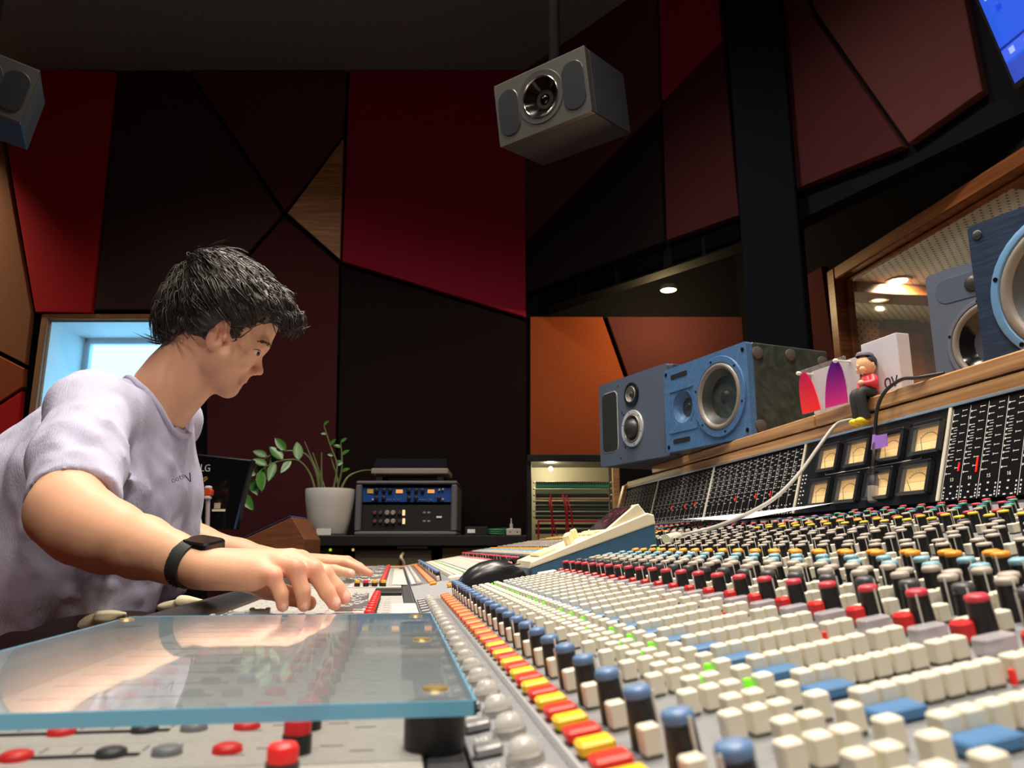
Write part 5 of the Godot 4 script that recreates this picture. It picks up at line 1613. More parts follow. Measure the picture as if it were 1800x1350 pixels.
# ---------- things along the back wall ----------
func back_things() -> void:
	var black := mat("desk_black", rgb(26, 26, 28), 0.45)
	var dt := wall_t.translated_local(Vector3(0, 0, 0.55))
	var e0 := on_frame(dt, 528, 941); var e1 := on_frame(dt, 926, 941)
	var ytop := e0.y
	var floor_y := -0.9
	# low desk
	var o := dt * Vector3((e0.x + e1.x) / 2, floor_y, -0.25)
	var desk := thing("equipment_desk", "long low black desk standing against the panelled back wall", "desk", o, "", dt.basis)
	wpart(desk, "desk_top", mesh_of([[frame_box(dt, e0.x, e1.x, ytop - 0.05, ytop, -0.5, 0.0, 0.003), black]]))
	for x: float in [e0.x + 0.006, e1.x - 0.014]:
		wpart(desk, "side_board", mesh_of([[frame_box(dt, x - 0.012, x + 0.012, floor_y, ytop - 0.05, -0.48, -0.03, 0.002), black]]))
	# equipment in the desk's bays
	var olive := mat("bay_olive", rgb(120, 112, 92), 0.45, 0.3)
	var bay := thing("rack_unit", "olive metal rack unit with a bent cream cable under the long black desk", "rack unit", dt * Vector3(on_frame(dt, 690, 975).x, floor_y, -0.2), "", dt.basis)
	var q0 := on_frame(dt, 620, 966); var q1 := on_frame(dt, 757, 966)
	wpart(bay, "unit_front", mesh_of([[frame_box(dt, q0.x, q1.x, -0.35, q0.y, -0.4, -0.05, 0.004), olive]]))
	wpart(bay, "upper_unit", mesh_of([[frame_box(dt, on_frame(dt, 694, 960).x, on_frame(dt, 750, 960).x, q0.y + 0.003, ytop - 0.052, -0.4, -0.06, 0.002), mat("bay_silver", rgb(150, 146, 136), 0.4, 0.4)]]))
	wpart(bay, "unit_base", mesh_of([[frame_box(dt, q0.x, q1.x, floor_y, -0.351, -0.4, -0.06), black]]))
	var cb := MB.new()
	cb.tube(curve_points([dt * Vector3(on_frame(dt, 707, 972).x, on_frame(dt, 707, 972).y, -0.045), dt * Vector3(on_frame(dt, 704, 980).x, on_frame(dt, 704, 980).y, -0.02), dt * Vector3(on_frame(dt, 708, 990).x, on_frame(dt, 708, 990).y, -0.03), dt * Vector3(on_frame(dt, 706, 1005).x, on_frame(dt, 706, 1005).y, -0.045)], 5), [0.008], 8)
	wpart(bay, "cable", mesh_of([[cb, mat("cable_cream", rgb(226, 210, 174), 0.5)]]))
	for q: Array in [[546, 596, "green_module", rgb(70, 150, 110), "small dark rack unit with a green label under the desk by the plant"], [775, 855, "grey_module", rgb(150, 146, 124), "pale olive cabinet under the desk beside the far end of the console"]]:
		var a := on_frame(dt, q[0], 962); var b := on_frame(dt, q[1], 990)
		var u := thing("rack_module", q[4], "rack unit", dt * Vector3((a.x + b.x) / 2, floor_y, -0.2), "", dt.basis)
		wpart(u, "module_front", mesh_of([[frame_box(dt, a.x, b.x, floor_y, a.y - 0.002, -0.38, -0.07, 0.003), mat("bay_dark", rgb(70, 68, 58), 0.5) if q[0] < 600 else mat("bay_pale", rgb(166, 158, 130), 0.5)]]))
		if q[0] < 600:
			wpart(u, "green_label", mesh_of([[frame_box(dt, a.x + 0.0, a.x + 0.075, a.y - 0.04, a.y - 0.018, -0.07, -0.066), mat("label_green", q[3], 0.5)]]))
			for k in 2:
				var lm := MB.new(); lm.ball(T(dt * Vector3(a.x + 0.08 + k * 0.11, a.y - 0.012, -0.064)), Vector3.ONE * 0.007, 10, 7)
				wpart(u, "pilot_lamp", mesh_of([[lm, glow("pilot_%d" % k, [Color(0.8, 0.9, 0.2), Color(1.0, 0.75, 0.5)][k], 0.6)]]))

	# table-top rack case with two processors
	var rk := wall_t.translated_local(Vector3(0, 0, 0.46))
	var a0 := on_frame(rk, 626, 845); var a1 := on_frame(rk, 804, 845)
	var y0 := ytop + 0.0005; var y1 := a0.y; var x0 := a0.x; var x1 := a1.x
	var caseo := thing("rack_case", "grey table-top rack case holding a blue and a black processor", "rack case", rk * Vector3((x0 + x1) / 2, y0, -0.15), "", rk.basis)
	var slate := mat("case_slate", rgb(98, 98, 106), 0.45)
	var th := 0.03
	for r: Array in [[x0, x1, y1 - 0.018, y1], [x0, x1, y0, y0 + 0.02], [x0, x0 + th, y0 + 0.02, y1 - 0.018], [x1 - th, x1, y0 + 0.02, y1 - 0.018]]:
		wpart(caseo, "case_board", mesh_of([[frame_box(rk, r[0], r[1], r[2], r[3], -0.34, 0.0, 0.006), slate]]))
	var F := func(u: float, v: float) -> Vector2: return on_frame(rk, u, v)
	var pu := func(parent: Node3D, called: String, ua: float, va: float, ub: float, vb: float, z: float, m: Material, z0 := -0.02) -> void:
		var p: Vector2 = F.call(ua, va); var q: Vector2 = F.call(ub, vb)
		wpart(parent, called, mesh_of([[frame_box(rk, p.x, q.x, q.y, p.y, z0, z, 0.0008), m]]))
	var kn := func(parent: Node3D, called: String, u: float, v: float, r: float, m: Material, len := 0.012) -> void:
		var p: Vector2 = F.call(u, v)
		var b := MB.new()
		b.lathe(rk * Transform3D(Basis(Vector3(1, 0, 0), Vector3(0, 0, 1), Vector3(0, -1, 0)), Vector3(p.x, p.y, -0.02)), [Vector2(r, 0), Vector2(r * 0.95, len), Vector2(r * 0.8, len * 1.1), Vector2(0, len * 1.1)], 14)
		wpart(parent, called, mesh_of([[b, m]]))
	var kb := mat("knob_black", rgb(26, 26, 28), 0.42)
	var silver := mat("knob_silver", rgb(200, 192, 184), 0.3, 0.6)
	var pr := thing("blue_processor", "blue two channel processor with two lit meters, upper unit of the rack case", "processor", rk * Vector3((x0 + x1) / 2, y0 + 0.15, -0.1), "", rk.basis)
	wpart(pr, "unit_body", mesh_of([[frame_box(rk, x0 + th + 0.001, x1 - th - 0.001, F.call(640, 882).y, F.call(640, 857).y, -0.3, -0.022), mat("processor_blue", rgb(30, 74, 150), 0.4)]]))
	for u: float in [701, 757]: pu.call(pr, "meter_window", u - 6, 860, u + 6, 866.5, -0.018, glow("meter_warm", Color(1.0, 0.68, 0.32), 0.4))
	pu.call(pr, "badge", 644.5, 859, 655, 867, -0.018, mat("badge_yellow", rgb(222, 186, 90), 0.5))
	for u: float in [661, 674, 685, 718, 731, 742]: kn.call(pr, "knob", u, 862, 0.011, kb)
	for u: float in [661, 673, 718, 730, 771]: kn.call(pr, "knob", u, 875.5, 0.011, kb)
	for u: float in [681, 686.5, 692, 700, 738, 743, 748, 756.5]: kn.call(pr, "toggle", u, 878, 0.003, silver, 0.01)
	for q: Array in [[771.5, 861], [778, 860], [778, 877.5], [654, 878]]: kn.call(pr, "jewel", q[0], q[1], 0.006, silver, 0.006)
	var pk := thing("black_processor", "black processor with silver knobs, lower unit of the rack case", "processor", rk * Vector3((x0 + x1) / 2, y0 + 0.02, -0.1), "", rk.basis)
	wpart(pk, "unit_body", mesh_of([[frame_box(rk, x0 + th + 0.001, x1 - th - 0.001, y0 + 0.021, F.call(640, 887).y, -0.3, -0.022), mat("processor_black", rgb(32, 32, 34), 0.45)]]))
	for v: float in [901, 916]:
		for u: float in [680, 690.5]: kn.call(pk, "silver_knob", u, v, 0.0125, silver, 0.016)
		for q: Array in [[658, rgb(120, 60, 66)], [668, rgb(84, 76, 76)], [702, rgb(60, 60, 60)]]: kn.call(pk, "knob", q[0], v, 0.0095, mat("knob_%d" % int(q[0]), q[1], 0.4), 0.012)
		pu.call(pk, "lit_bar", 706.5, v - 5, 711, v + 5, -0.018, glow("bar_cream", Color(1.0, 0.9, 0.66), 0.5))
		for u: float in [745, 753]: pu.call(pk, "print_mark", u - 2.5, v - 2, u + 2.5, v + 1, -0.0195, mat("print_dim", rgb(150, 148, 144), 0.6))
	pu.call(pk, "white_label", 766.5, 907, 776, 910.5, -0.018, mat("print_white", rgb(232, 232, 230), 0.6))
	# record player on top
	var tt := wall_t.translated_local(Vector3(0, 0, 0.42))
	var t0 := on_frame(tt, 652, 833); var t1 := on_frame(tt, 788, 823)
	var yr := y1 + 0.0005
	var rp := thing("record_player", "grey record player with smoked dust cover on top of the rack case", "record player", tt * Vector3((t0.x + t1.x) / 2, yr, -0.13), "", tt.basis)
	wpart(rp, "plinth", mesh_of([[frame_box(tt, t0.x, t1.x, t0.y, t1.y, -0.26, 0.0, 0.004), mat("player_grey", rgb(150, 140, 128), 0.5)]]))
	var cov := MB.new()
	var c0 := on_frame(tt, 656, 823); var c1 := on_frame(tt, 786, 806)
	cov.prism(PackedVector2Array([Vector2(c0.x, c0.y + 0.0005), Vector2(c1.x, c0.y + 0.0005), Vector2(c1.x - 0.004, c1.y), Vector2(c0.x + 0.01, c1.y)]), tt.translated_local(Vector3(0, 0, -0.004)), 0.25, 0.002)
	wpart(rp, "dust_cover", mesh_of([[cov, glass("smoked", rgb(40, 42, 54), 0.75, 0.06)]]))
	for x: float in [t0.x + 0.04, t1.x - 0.04]:
		for z: float in [-0.03, -0.22]: wpart(rp, "foot", mesh_of([[frame_box(tt, x - 0.015, x + 0.015, yr, t0.y, z - 0.015, z + 0.015), black]]))

	plant(dt, ytop)
	# small boxes at the end of the desk
	var sb := on_frame(dt, 836, 938)
	var bx := thing("black_power_box", "small black box with a white label at the end of the desk", "box", dt * Vector3(sb.x, ytop, -0.1), "", dt.basis)
	part(bx, "box_body", mesh_of([[slab(Vector3(-0.055, 0.0005, -0.05), Vector3(0.055, 0.042, 0.05), 0.003), mat("desk_black", rgb(26, 26, 28), 0.45)]]))
	part(bx, "white_label", mesh_of([[slab(Vector3(-0.042, 0.012, 0.05), Vector3(-0.005, 0.03, 0.0508)), mat("print_white", rgb(232, 232, 230), 0.6)]]))
	var wb := on_frame(dt, 903, 938)
	var wx := thing("white_adapter_box", "small white adapter box with a plug standing in it, end of the desk", "adapter", dt * Vector3(wb.x, ytop, -0.1), "", dt.basis)
	part(wx, "box_body", mesh_of([[slab(Vector3(-0.036, 0.0005, -0.03), Vector3(0.036, 0.034, 0.03), 0.003), mat("adapter_white", rgb(200, 190, 182), 0.5)]]))
	var pgm := MB.new(); pgm.lathe(T(Vector3(-0.012, 0.034, 0)), [Vector2(0.008, 0), Vector2(0.008, 0.022), Vector2(0.004, 0.024), Vector2(0.003, 0.05), Vector2(0, 0.05)], 12)
	part(wx, "plug", mesh_of([[pgm, mat("adapter_white", rgb(200, 190, 182), 0.5)]]))
	for x: float in [-0.018, 0.018]: part(wx, "screw", mesh_of([[slab(Vector3(x - 0.003, 0.014, 0.03), Vector3(x + 0.003, 0.02, 0.031)), mat("screw_black", rgb(22, 22, 24), 0.3, 0.5)]]))
	var gc := MB.new()
	var gp := []
	for i in 26: gp.append(dt * Vector3(on_frame(dt, 872, 938).x + cos(i * 0.75) * 0.045, ytop + 0.006 + i * 0.0011, -0.12 + sin(i * 0.75) * 0.03))
	gc.tube(gp, [0.005], 6)
	solo("green_cable_coil", "coiled green cable lying between the black and the white box", "cable", mesh_of([[gc.moved(T(-gp[0])), mat("cable_green", rgb(40, 110, 72), 0.5)]]), T(gp[0]))
	patch_bay()
	side_desk()


func plant(dt: Transform3D, ytop: float) -> void:
	var pt := dt.translated_local(Vector3(0, 0, -0.12))
	var c := on_frame(pt, 577, 940)
	var base := pt * Vector3(c.x, ytop, 0)
	var hgt: float = on_frame(pt, 577, 860).y - ytop
	var r1: float = (on_frame(pt, 620, 865).x - on_frame(pt, 534, 865).x) / 2
	var t := thing("potted_plant", "leggy green houseplant in a tapered white pot on the black desk", "plant", base)
	var pot := MB.new()
	pot.lathe(Transform3D.IDENTITY, [Vector2(0, 0.001), Vector2(r1 * 0.68, 0.001), Vector2(r1 * 0.74, 0.012), Vector2(r1 * 0.86, hgt * 0.35), Vector2(r1 * 0.97, hgt * 0.75), Vector2(r1, hgt * 0.95), Vector2(r1 * 0.98, hgt), Vector2(r1 * 0.93, hgt), Vector2(r1 * 0.9, hgt * 0.9)], 40, 60.0)
	part(t, "pot", mesh_of([[pot, mat("pot_white", rgb(205, 202, 198), 0.4)]]))
	var soil := MB.new(); soil.lathe(Transform3D.IDENTITY, [Vector2(r1 * 0.91, hgt * 0.9), Vector2(r1 * 0.5, hgt * 0.93), Vector2(0, hgt * 0.94)], 24, 70.0)
	part(t, "soil", mesh_of([[soil, mat("soil_brown", rgb(52, 38, 30), 0.95)]]))
	var tag := MB.new(); tag.prism(PackedVector2Array([Vector2(-0.035, 0.002), Vector2(0.035, 0.002), Vector2(0.035, 0.032), Vector2(-0.035, 0.032)]), Transform3D(dt.basis, dt.basis.z * (r1 * 0.80)), 0.003)
	part(t, "paper_tag", mesh_of([[tag, mat("tag_white", rgb(214, 212, 206), 0.7)]]))
	var stem_m := mat("stem_green", rgb(104, 112, 72), 0.5)
	var leaf_m := mat("leaf_green", rgb(58, 112, 40), 0.34)
	leaf_m.backlight_enabled = true; leaf_m.backlight = Color(0.1, 0.2, 0.05)
	var S := func(u: float, v: float, z := 0.0) -> Vector3:
		var p := on_frame(pt, u, v)
		return pt * Vector3(p.x, p.y, z) - base
	var stems := [
		[[[562, 868, 0.0], [556, 830, 0.01], [540, 800, 0.03], [508, 795, 0.05], [478, 806, 0.07], [455, 830, 0.08], [440, 858, 0.09], [432, 875, 0.09]], true],
		[[[558, 868, 0.03], [548, 835, 0.03], [530, 812, 0.05], [505, 812, 0.07], [480, 822, 0.09], [462, 838, 0.1]], true],
		[[[566, 868, 0.0], [560, 835, 0.0], [545, 800, 0.0], [536, 776, 0.01]], false],
		[[[568, 868, 0.02], [567, 830, 0.02], [567, 796, 0.02]], false],
		[[[574, 868, 0.0], [560, 830, -0.02], [548, 795, -0.02]], false],
		[[[590, 868, 0.0], [600, 830, 0.0], [600, 800, -0.01], [598, 778, -0.01]], true],
		[[[586, 868, 0.02], [594, 820, 0.02], [583, 785, 0.03], [572, 750, 0.03]], true],
		[[[596, 868, 0.0], [590, 835, -0.02], [582, 812, -0.03], [578, 800, -0.03]], false],
		[[[600, 862, 0.02], [612, 838, 0.0], [632, 826, -0.05], [648, 824, -0.08]], false]]
	var r := RandomNumberGenerator.new(); r.seed = 12
	for s: Array in stems:
		var pts := []
		for q: Array in s[0]: pts.append(S.call(q[0], q[1], q[2]))
		var cp := curve_points(pts, 4)
		var rad := []
		for i in cp.size(): rad.append(lerpf(0.0068, 0.0026, float(i) / cp.size()))
		var m := MB.new(); m.tube(cp, rad, 6)
		part(t, "stem", mesh_of([[m, stem_m]]))
		if not s[1]: continue
		var n := cp.size()
		var small: bool = s[0][0][0] > 580
		for i in range(n / 2 - 2, n, 2):
			var dir: Vector3 = (cp[mini(i + 1, n - 1)] - cp[maxi(i - 1, 0)]).normalized()
			var sd := 1.0 if (i / 2) % 2 == 0 else -1.0
			var out := (dir.cross(pt.basis.z) * sd + dir * 0.7 + Vector3(0, 0.15, 0) + pt.basis.z * r.randf_range(-0.2, 0.5)).normalized()
			var L: float = (0.095 if not small else 0.045) * r.randf_range(0.8, 1.15)
			var wd := L * 0.25
			var nn := out.cross(dir).normalized()
			if nn.dot(pt.basis.z) < 0: nn = -nn
			nn = (nn + Vector3.UP * 0.5).normalized()
			var sv := out.cross(nn).normalized()
			var lf := MB.new()
			var outline := [[0.0, 0.0], [0.2, 0.75], [0.45, 1.0], [0.7, 0.78], [0.9, 0.35], [1.0, 0.0]]
			for side in 2:
				var first := lf.v.size()
				for k in outline.size():
					for e: float in [-1.0, 0.0, 1.0]:
						var p: Vector3 = cp[i] + out * L * outline[k][0] + sv * wd * outline[k][1] * e + nn * (absf(e) * wd * 0.22 - 0.018 * outline[k][0] * outline[k][0] - side * 0.0006)
						lf.vert(p, ((nn - sv * e * 0.25) * (1.0 if side == 0 else -1.0)).normalized())
				for k in outline.size() - 1:
					for e in 2:
						var a := first + k * 3 + e
						if side == 0: lf.tri(a, a + 1, a + 3); lf.tri(a + 1, a + 4, a + 3)
						else: lf.tri(a, a + 3, a + 1); lf.tri(a + 1, a + 3, a + 4)
			part(t, "leaf", mesh_of([[lf, leaf_m]]))


func patch_bay() -> void:
	var pt := wall_t.translated_local(Vector3(0, 0, 0.45))
	var F := func(u: float, v: float) -> Vector2: return on_frame(pt, u, v)
	var a: Vector2 = F.call(930, 812); var b: Vector2 = F.call(1086, 812)
	var t := thing("patch_bay", "black rack of patch bays with green and grey rows and red patch cords", "patch bay", pt * Vector3((a.x + b.x) / 2, -0.9, -0.15), "", pt.basis)
	var black := mat("desk_black", rgb(26, 26, 28), 0.45)
	wpart(t, "rack_top", mesh_of([[frame_box(pt, a.x - 0.01, b.x + 0.02, a.y, a.y + 0.035, -0.3, 0.02, 0.003), black]]))
	for x: float in [a.x, b.x]:
		wpart(t, "rack_post", mesh_of([[frame_box(pt, x - 0.012, x + 0.012, -0.9, a.y, -0.28, 0.0, 0.002), black]]))
	wpart(t, "rack_back", mesh_of([[frame_box(pt, a.x, b.x, -0.9, a.y, -0.3, -0.28), mat("bay_pale", rgb(166, 158, 130), 0.5)]]))
	var row := func(called: String, v0: float, v1: float, c: Color, z := -0.03) -> void:
		var p: Vector2 = F.call(942, v0); var q: Vector2 = F.call(1072, v1)
		wpart(t, called, mesh_of([[frame_box(pt, p.x, q.x, q.y, p.y, z - 0.05, z, 0.001), mat("row_%d" % int(v0), c, 0.5)]]))
	row.call("jack_row", 845.5, 850.5, rgb(150, 146, 130)); row.call("label_strip", 851.5, 856.5, rgb(40, 150, 112), -0.026); row.call("blank_panel", 859, 867.5, rgb(120, 132, 104))
	row.call("jack_row", 868.5, 873, rgb(60, 62, 52)); row.call("label_strip", 874, 877.5, rgb(190, 156, 116), -0.026)
	row.call("jack_row", 880, 886, rgb(70, 78, 66)); row.call("jack_row", 887.5, 892, rgb(58, 64, 56)); row.call("label_strip", 893, 897, rgb(20, 70, 58)); row.call("jack_row", 899, 905, rgb(60, 66, 58)); row.call("jack_row", 906.5, 912, rgb(66, 66, 56)); row.call("jack_row", 921, 927, rgb(54, 60, 52)); row.call("jack_row", 930, 938, rgb(50, 56, 48))
	# jack holes, two rows of dark sockets on each jack row
	var hole := MB.new(); hole.lathe(Transform3D(Basis(Vector3(1, 0, 0), Vector3(0, 0, 1), Vector3(0, -1, 0)), Vector3.ZERO), [Vector2(0.0045, 0), Vector2(0.0045, 0.002), Vector2(0, 0.002)], 8)
	var mm := MultiMesh.new()
	mm.transform_format = MultiMesh.TRANSFORM_3D
	mm.mesh = mesh_of([[hole, mat("opening_dark", rgb(16, 16, 18), 0.7)]])
	var list := []
	for v: float in [848, 871, 883, 890, 902, 909.5, 924, 934]:
		for i in 32:
			var p: Vector2 = F.call(945 + i * 4.0, v)
			list.append(Transform3D(pt.basis, pt * Vector3(p.x, p.y, -0.03)))
	mm.instance_count = list.size()
	for i in list.size(): mm.set_instance_transform(i, list[i])
	var mi := MultiMeshInstance3D.new(); mi.name = "jack_socket_field"; mi.multimesh = mm
	t.add_child(mi); mi.global_transform = Transform3D.IDENTITY
	mi.set_meta("kind", "stuff")
	# bolts on both rails
	var bolt := mat("bolt_bright", rgb(212, 208, 190), 0.3, 0.5)
	for v: float in [848, 859, 870, 881, 898, 909]:
		for u: float in [939, 1075]:
			var p: Vector2 = F.call(u, v)
			var m := MB.new(); m.ball(T(pt * Vector3(p.x, p.y, -0.005)), Vector3.ONE * 0.006, 8, 6)
			wpart(t, "bolt", mesh_of([[m, bolt]]))
	wpart(t, "red_bar", mesh_of([[frame_box(pt, F.call(946, 914).x, F.call(1070, 914).x, F.call(946, 917.5).y, F.call(946, 914).y, -0.02, -0.012), mat("cord_red", rgb(168, 30, 40), 0.45)]]))
	wpart(t, "red_bar", mesh_of([[frame_box(pt, F.call(945, 914).x, F.call(948, 914).x, F.call(946, 950).y, F.call(946, 914).y, -0.02, -0.012), mat("cord_red", rgb(168, 30, 40), 0.45)]]))
	var k := 0
	for s: Array in [[[969, 869], [966, 885], [971, 912], [977, 935], [985, 955]], [[968, 869], [970, 890], [970, 912], [971, 950]], [[989, 869], [992, 885], [995, 915], [994, 950]], [[991, 869], [996, 890], [998, 915], [999, 950]], [[996, 869], [1001, 890], [1005, 912], [1007, 950]]]:
		var pts := []
		for q: Array in s:
			var p: Vector2 = F.call(q[0], q[1])
			pts.append(pt * Vector3(p.x, p.y, 0.01 if q != s[0] else -0.03))
		var m := MB.new(); m.tube(curve_points(pts, 5), [0.0042], 7)
		wpart(t, "patch_cord", mesh_of([[m, mat("cord_red", rgb(168, 30, 40), 0.45)]]))
		k += 1
	# lit lamp under the rack's top
	var lp: Vector2 = F.call(969, 822)
	var lm := MB.new(); lm.ball(T(pt * Vector3(lp.x, lp.y, -0.06)), Vector3.ONE * 0.012, 12, 8)
	wpart(t, "work_lamp", mesh_of([[lm, glow("work_lamp", Color(1.0, 0.95, 0.78), 3.0)]]))
	var ol := OmniLight3D.new()
	ol.name = "work_light"
	t.add_child(ol)
	ol.global_position = pt * Vector3(lp.x, lp.y, -0.06)
	ol.light_color = Color(1.0, 0.95, 0.8); ol.light_energy = 0.07; ol.light_size = 0.02; ol.omni_range = 6.0; ol.omni_attenuation = 2.0; ol.shadow_enabled = true
	var pl: Vector2 = F.call(1079, 900)
	solo("oak_post", "narrow pale oak post between patch bay and console end", "post", mesh_of([[frame_box(Transform3D(pt.basis, Vector3.ZERO), -0.016, 0.016, 0.0, 0.9 + F.call(1080, 824).y, -0.02, 0.02, 0.002), mats["console_oak"]]]), T(pt * Vector3(F.call(1081, 900).x, -0.9, 0.06)))


func side_desk() -> void:
	var dt := wall_t.translated_local(Vector3(0, 0, WALL_H - 2.95))
	var F := func(u: float, v: float) -> Vector2: return on_frame(dt, u, v)
	var black := mat("desk_black", rgb(26, 26, 28), 0.45)
	var top: float = F.call(480, 984).y
	var x0: float = F.call(120, 984).x; var x1: float = F.call(536, 984).x
	var t := thing("side_desk", "dark side desk behind the engineer's hands", "desk", dt * Vector3((x0 + x1) / 2, -0.9, 0.0), "", dt.basis)
	wpart(t, "desk_top", mesh_of([[frame_box(dt, x0, x1, top - 0.03, top, -0.45, 0.22, 0.003), black]]))
	for x: float in [x0 + 0.03, x1 - 0.03]:
		wpart(t, "leg_board", mesh_of([[frame_box(dt, x - 0.015, x + 0.015, -0.9, top - 0.03, -0.4, 0.15, 0.002), black]]))
	# computer monitor seen from behind
	var mt := dt.translated_local(Vector3(0, 0, -0.1))
	var M := func(u: float, v: float) -> Vector2: return on_frame(mt, u, v)
	var mo := thing("computer_monitor", "black computer monitor turned away, its maker's mark on the glossy back", "monitor", mt * Vector3(M.call(345, 930).x, top, 0), "", mt.basis)
	var sh := MB.new()
	sh.prism(PackedVector2Array([M.call(205, 782), M.call(443, 808), M.call(413, 931), M.call(212, 928)]), mt, 0.045, 0.006)
	wpart(mo, "case_back", mesh_of([[sh, mat("monitor_gloss", rgb(14, 14, 16), 0.18)]]))
	var sw := MB.new()
	sw.box(mt * T(Vector3(M.call(330, 930).x, (top + M.call(330, 900).y) / 2, -0.06)), Vector3(0.09, M.call(330, 900).y - top, 0.025), 0.004)
	sw.box(mt * T(Vector3(M.call(330, 930).x, top + 0.007, -0.06)), Vector3(0.26, 0.013, 0.18), 0.004)
	wpart(mo, "stand", mesh_of([[sw, black]]))
	var white := mat("logo_white", rgb(206, 202, 198), 0.5)
	var tx := part(mo, "lettering", text_mesh("LG", 0.036, 0.0006, white))
	tx.global_transform = Transform3D(mt.basis * Basis(Vector3.BACK, -0.04), mt * Vector3(M.call(361, 823).x, M.call(361, 823).y, 0.001))
	var lg := MB.new(); lg.lathe(mt * Transform3D(Basis(Vector3(1, 0, 0), Vector3(0, 0, 1), Vector3(0, -1, 0)), Vector3(M.call(342, 820).x, M.call(342, 820).y, 0.0)), [Vector2(0.0215, 0), Vector2(0.021, 0.001), Vector2(0, 0.001)], 24)
	wpart(mo, "round_mark", mesh_of([[lg, mat("logo_grey", rgb(170, 160, 152), 0.5)]]))
	wpart(mo, "plug_row", mesh_of([[frame_box(mt, M.call(373, 895).x, M.call(396, 898).x, M.call(373, 899).y, M.call(373, 895).y, 0.0, 0.002), mat("plug_cream", rgb(222, 214, 190), 0.45)]]))
	wpart(mo, "sticker", mesh_of([[frame_box(mt, M.call(377, 884).x, M.call(388, 884).x, M.call(377, 894).y, M.call(377, 884).y, 0.0, 0.0015), mat("sticker_beige", rgb(190, 160, 130), 0.6)]]))
	# clamp stand before the monitor: pale pole, orange clamp, brass arms
	var ct := mt.translated_local(Vector3(0, 0, 0.08))
	var C := func(u: float, v: float, z := 0.0) -> Vector3:
		var p := on_frame(ct, u, v)
		return ct * Vector3(p.x, p.y, z)
	var foot := on_frame(ct, 363, 980)
	var cs := thing("clamp_stand", "pale pole stand with orange clamp and brass arms before the computer monitor", "stand", ct * Vector3(foot.x, top, 0))
	var pole := MB.new()
	pole.tube([ct * Vector3(foot.x, top + 0.012, 0), C.call(366, 856)], [0.0085], 12)
	pole.lathe(T(ct * Vector3(foot.x, top, 0)), [Vector2(0.05, 0), Vector2(0.05, 0.008), Vector2(0.015, 0.014), Vector2(0, 0.014)], 24)
	wpart(cs, "pole", mesh_of([[pole, mat("pole_pale", rgb(176, 158, 158), 0.4)]]))
	var cl := MB.new()
	cl.box(T(C.call(361, 866), ct.basis), Vector3(0.056, 0.026, 0.03), 0.004); cl.box(T(C.call(352, 868), ct.basis), Vector3(0.02, 0.02, 0.024), 0.004)
	wpart(cs, "clamp", mesh_of([[cl, mat("clamp_orange", rgb(208, 74, 36), 0.4)]]), "orange clamp")
	for ce: Array in [[367, 857.5], [366, 875]]:
		var ends := MB.new()
		ends.box(T(C.call(ce[0], ce[1], 0.004), ct.basis), Vector3(0.024, 0.014, 0.023), 0.004)
		wpart(cs, "clamp_end", mesh_of([[ends, mat("clamp_white", rgb(206, 200, 196), 0.4)]]))
	for q: Array in [[[346, 858], [352, 850], [367, 840]], [[347, 876], [353, 882], [356, 886]]]:
		var ar := MB.new()
		ar.tube([C.call(q[0][0], q[0][1], 0.01), C.call(q[1][0], q[1][1], 0.02), C.call(q[2][0], q[2][1], 0.015)], [0.012, 0.011, 0.006], 8)
		wpart(cs, "brass_arm", mesh_of([[ar, mat("brass", rgb(220, 176, 84), 0.25, 0.8)]]))
	var wl := MB.new()
	wl.tube(curve_points([C.call(352, 900), C.call(358, 912, 0.03), C.call(363, 930, 0.04), C.call(364, 950, 0.04)], 5), [0.0024], 6)
	wpart(cs, "white_wire", mesh_of([[wl, mat("wire_white", rgb(220, 218, 214), 0.5)]]))
	# wooden wedge with a lit tablet on its slope
	var wt := dt.translated_local(Vector3(0, 0, 0.12))
	var D := func(u: float, v: float) -> Vector2: return on_frame(wt, u, v)
	var ty := top
	var we := thing("wooden_wedge", "brown wooden wedge stand with sloping top at the far end of the console", "stand", wt * Vector3(D.call(490, 960).x, ty, -0.12), "", wt.basis)
	var wm := MB.new()
	var p0: Vector2 = D.call(424, 950); var p1: Vector2 = D.call(513, 909); var p2: Vector2 = D.call(535, 948)
	wm.prism(PackedVector2Array([Vector2(p0.x, ty + 0.0005), Vector2(p2.x, ty + 0.0005), p2, p1, p0]), wt, 0.24, 0.0015)
	wpart(we, "wedge_body", mesh_of([[wm, grain(mat("wedge_wood", rgb(255, 255, 255), 0.45), noise_tex(0.05, rgb(92, 52, 30), rgb(128, 76, 46), 256, 4, 33, Vector2(0.3, 3.0)), Vector3(2.2, 2.2, 2.2))]]))
	var nrm := Vector2(-(p1.y - p0.y), p1.x - p0.x).normalized()
	var tb := thing("tablet", "tablet with a bright blue screen lying on the sloping wooden wedge", "tablet", wt * Vector3(p0.x, p0.y, 0) + wt.basis * Vector3(nrm.x, nrm.y, 0) * 0.0006, "", axes(wt.basis * Vector3(p1.x - p0.x, p1.y - p0.y, 0), wt.basis * Vector3(nrm.x, nrm.y, 0)))
	var L: float = (p1 - p0).length()
	part(tb, "tablet_case", mesh_of([[slab(Vector3(0, 0, -0.23), Vector3(L * 0.98, 0.007, -0.005), 0.002), mat("tablet_black", rgb(20, 20, 22), 0.3)]]))
	var ti := Image.create(64, 64, false, Image.FORMAT_RGB8)
	ti.fill(rgb(92, 150, 250))
	var r := RandomNumberGenerator.new(); r.seed = 4
	for k in 40: ti.fill_rect(Rect2i(r.randi_range(2, 56), r.randi_range(2, 58), r.randi_range(2, 7), r.randi_range(1, 4)), [rgb(60, 96, 230), rgb(150, 190, 255), rgb(190, 110, 220), rgb(40, 60, 150)][k % 4])
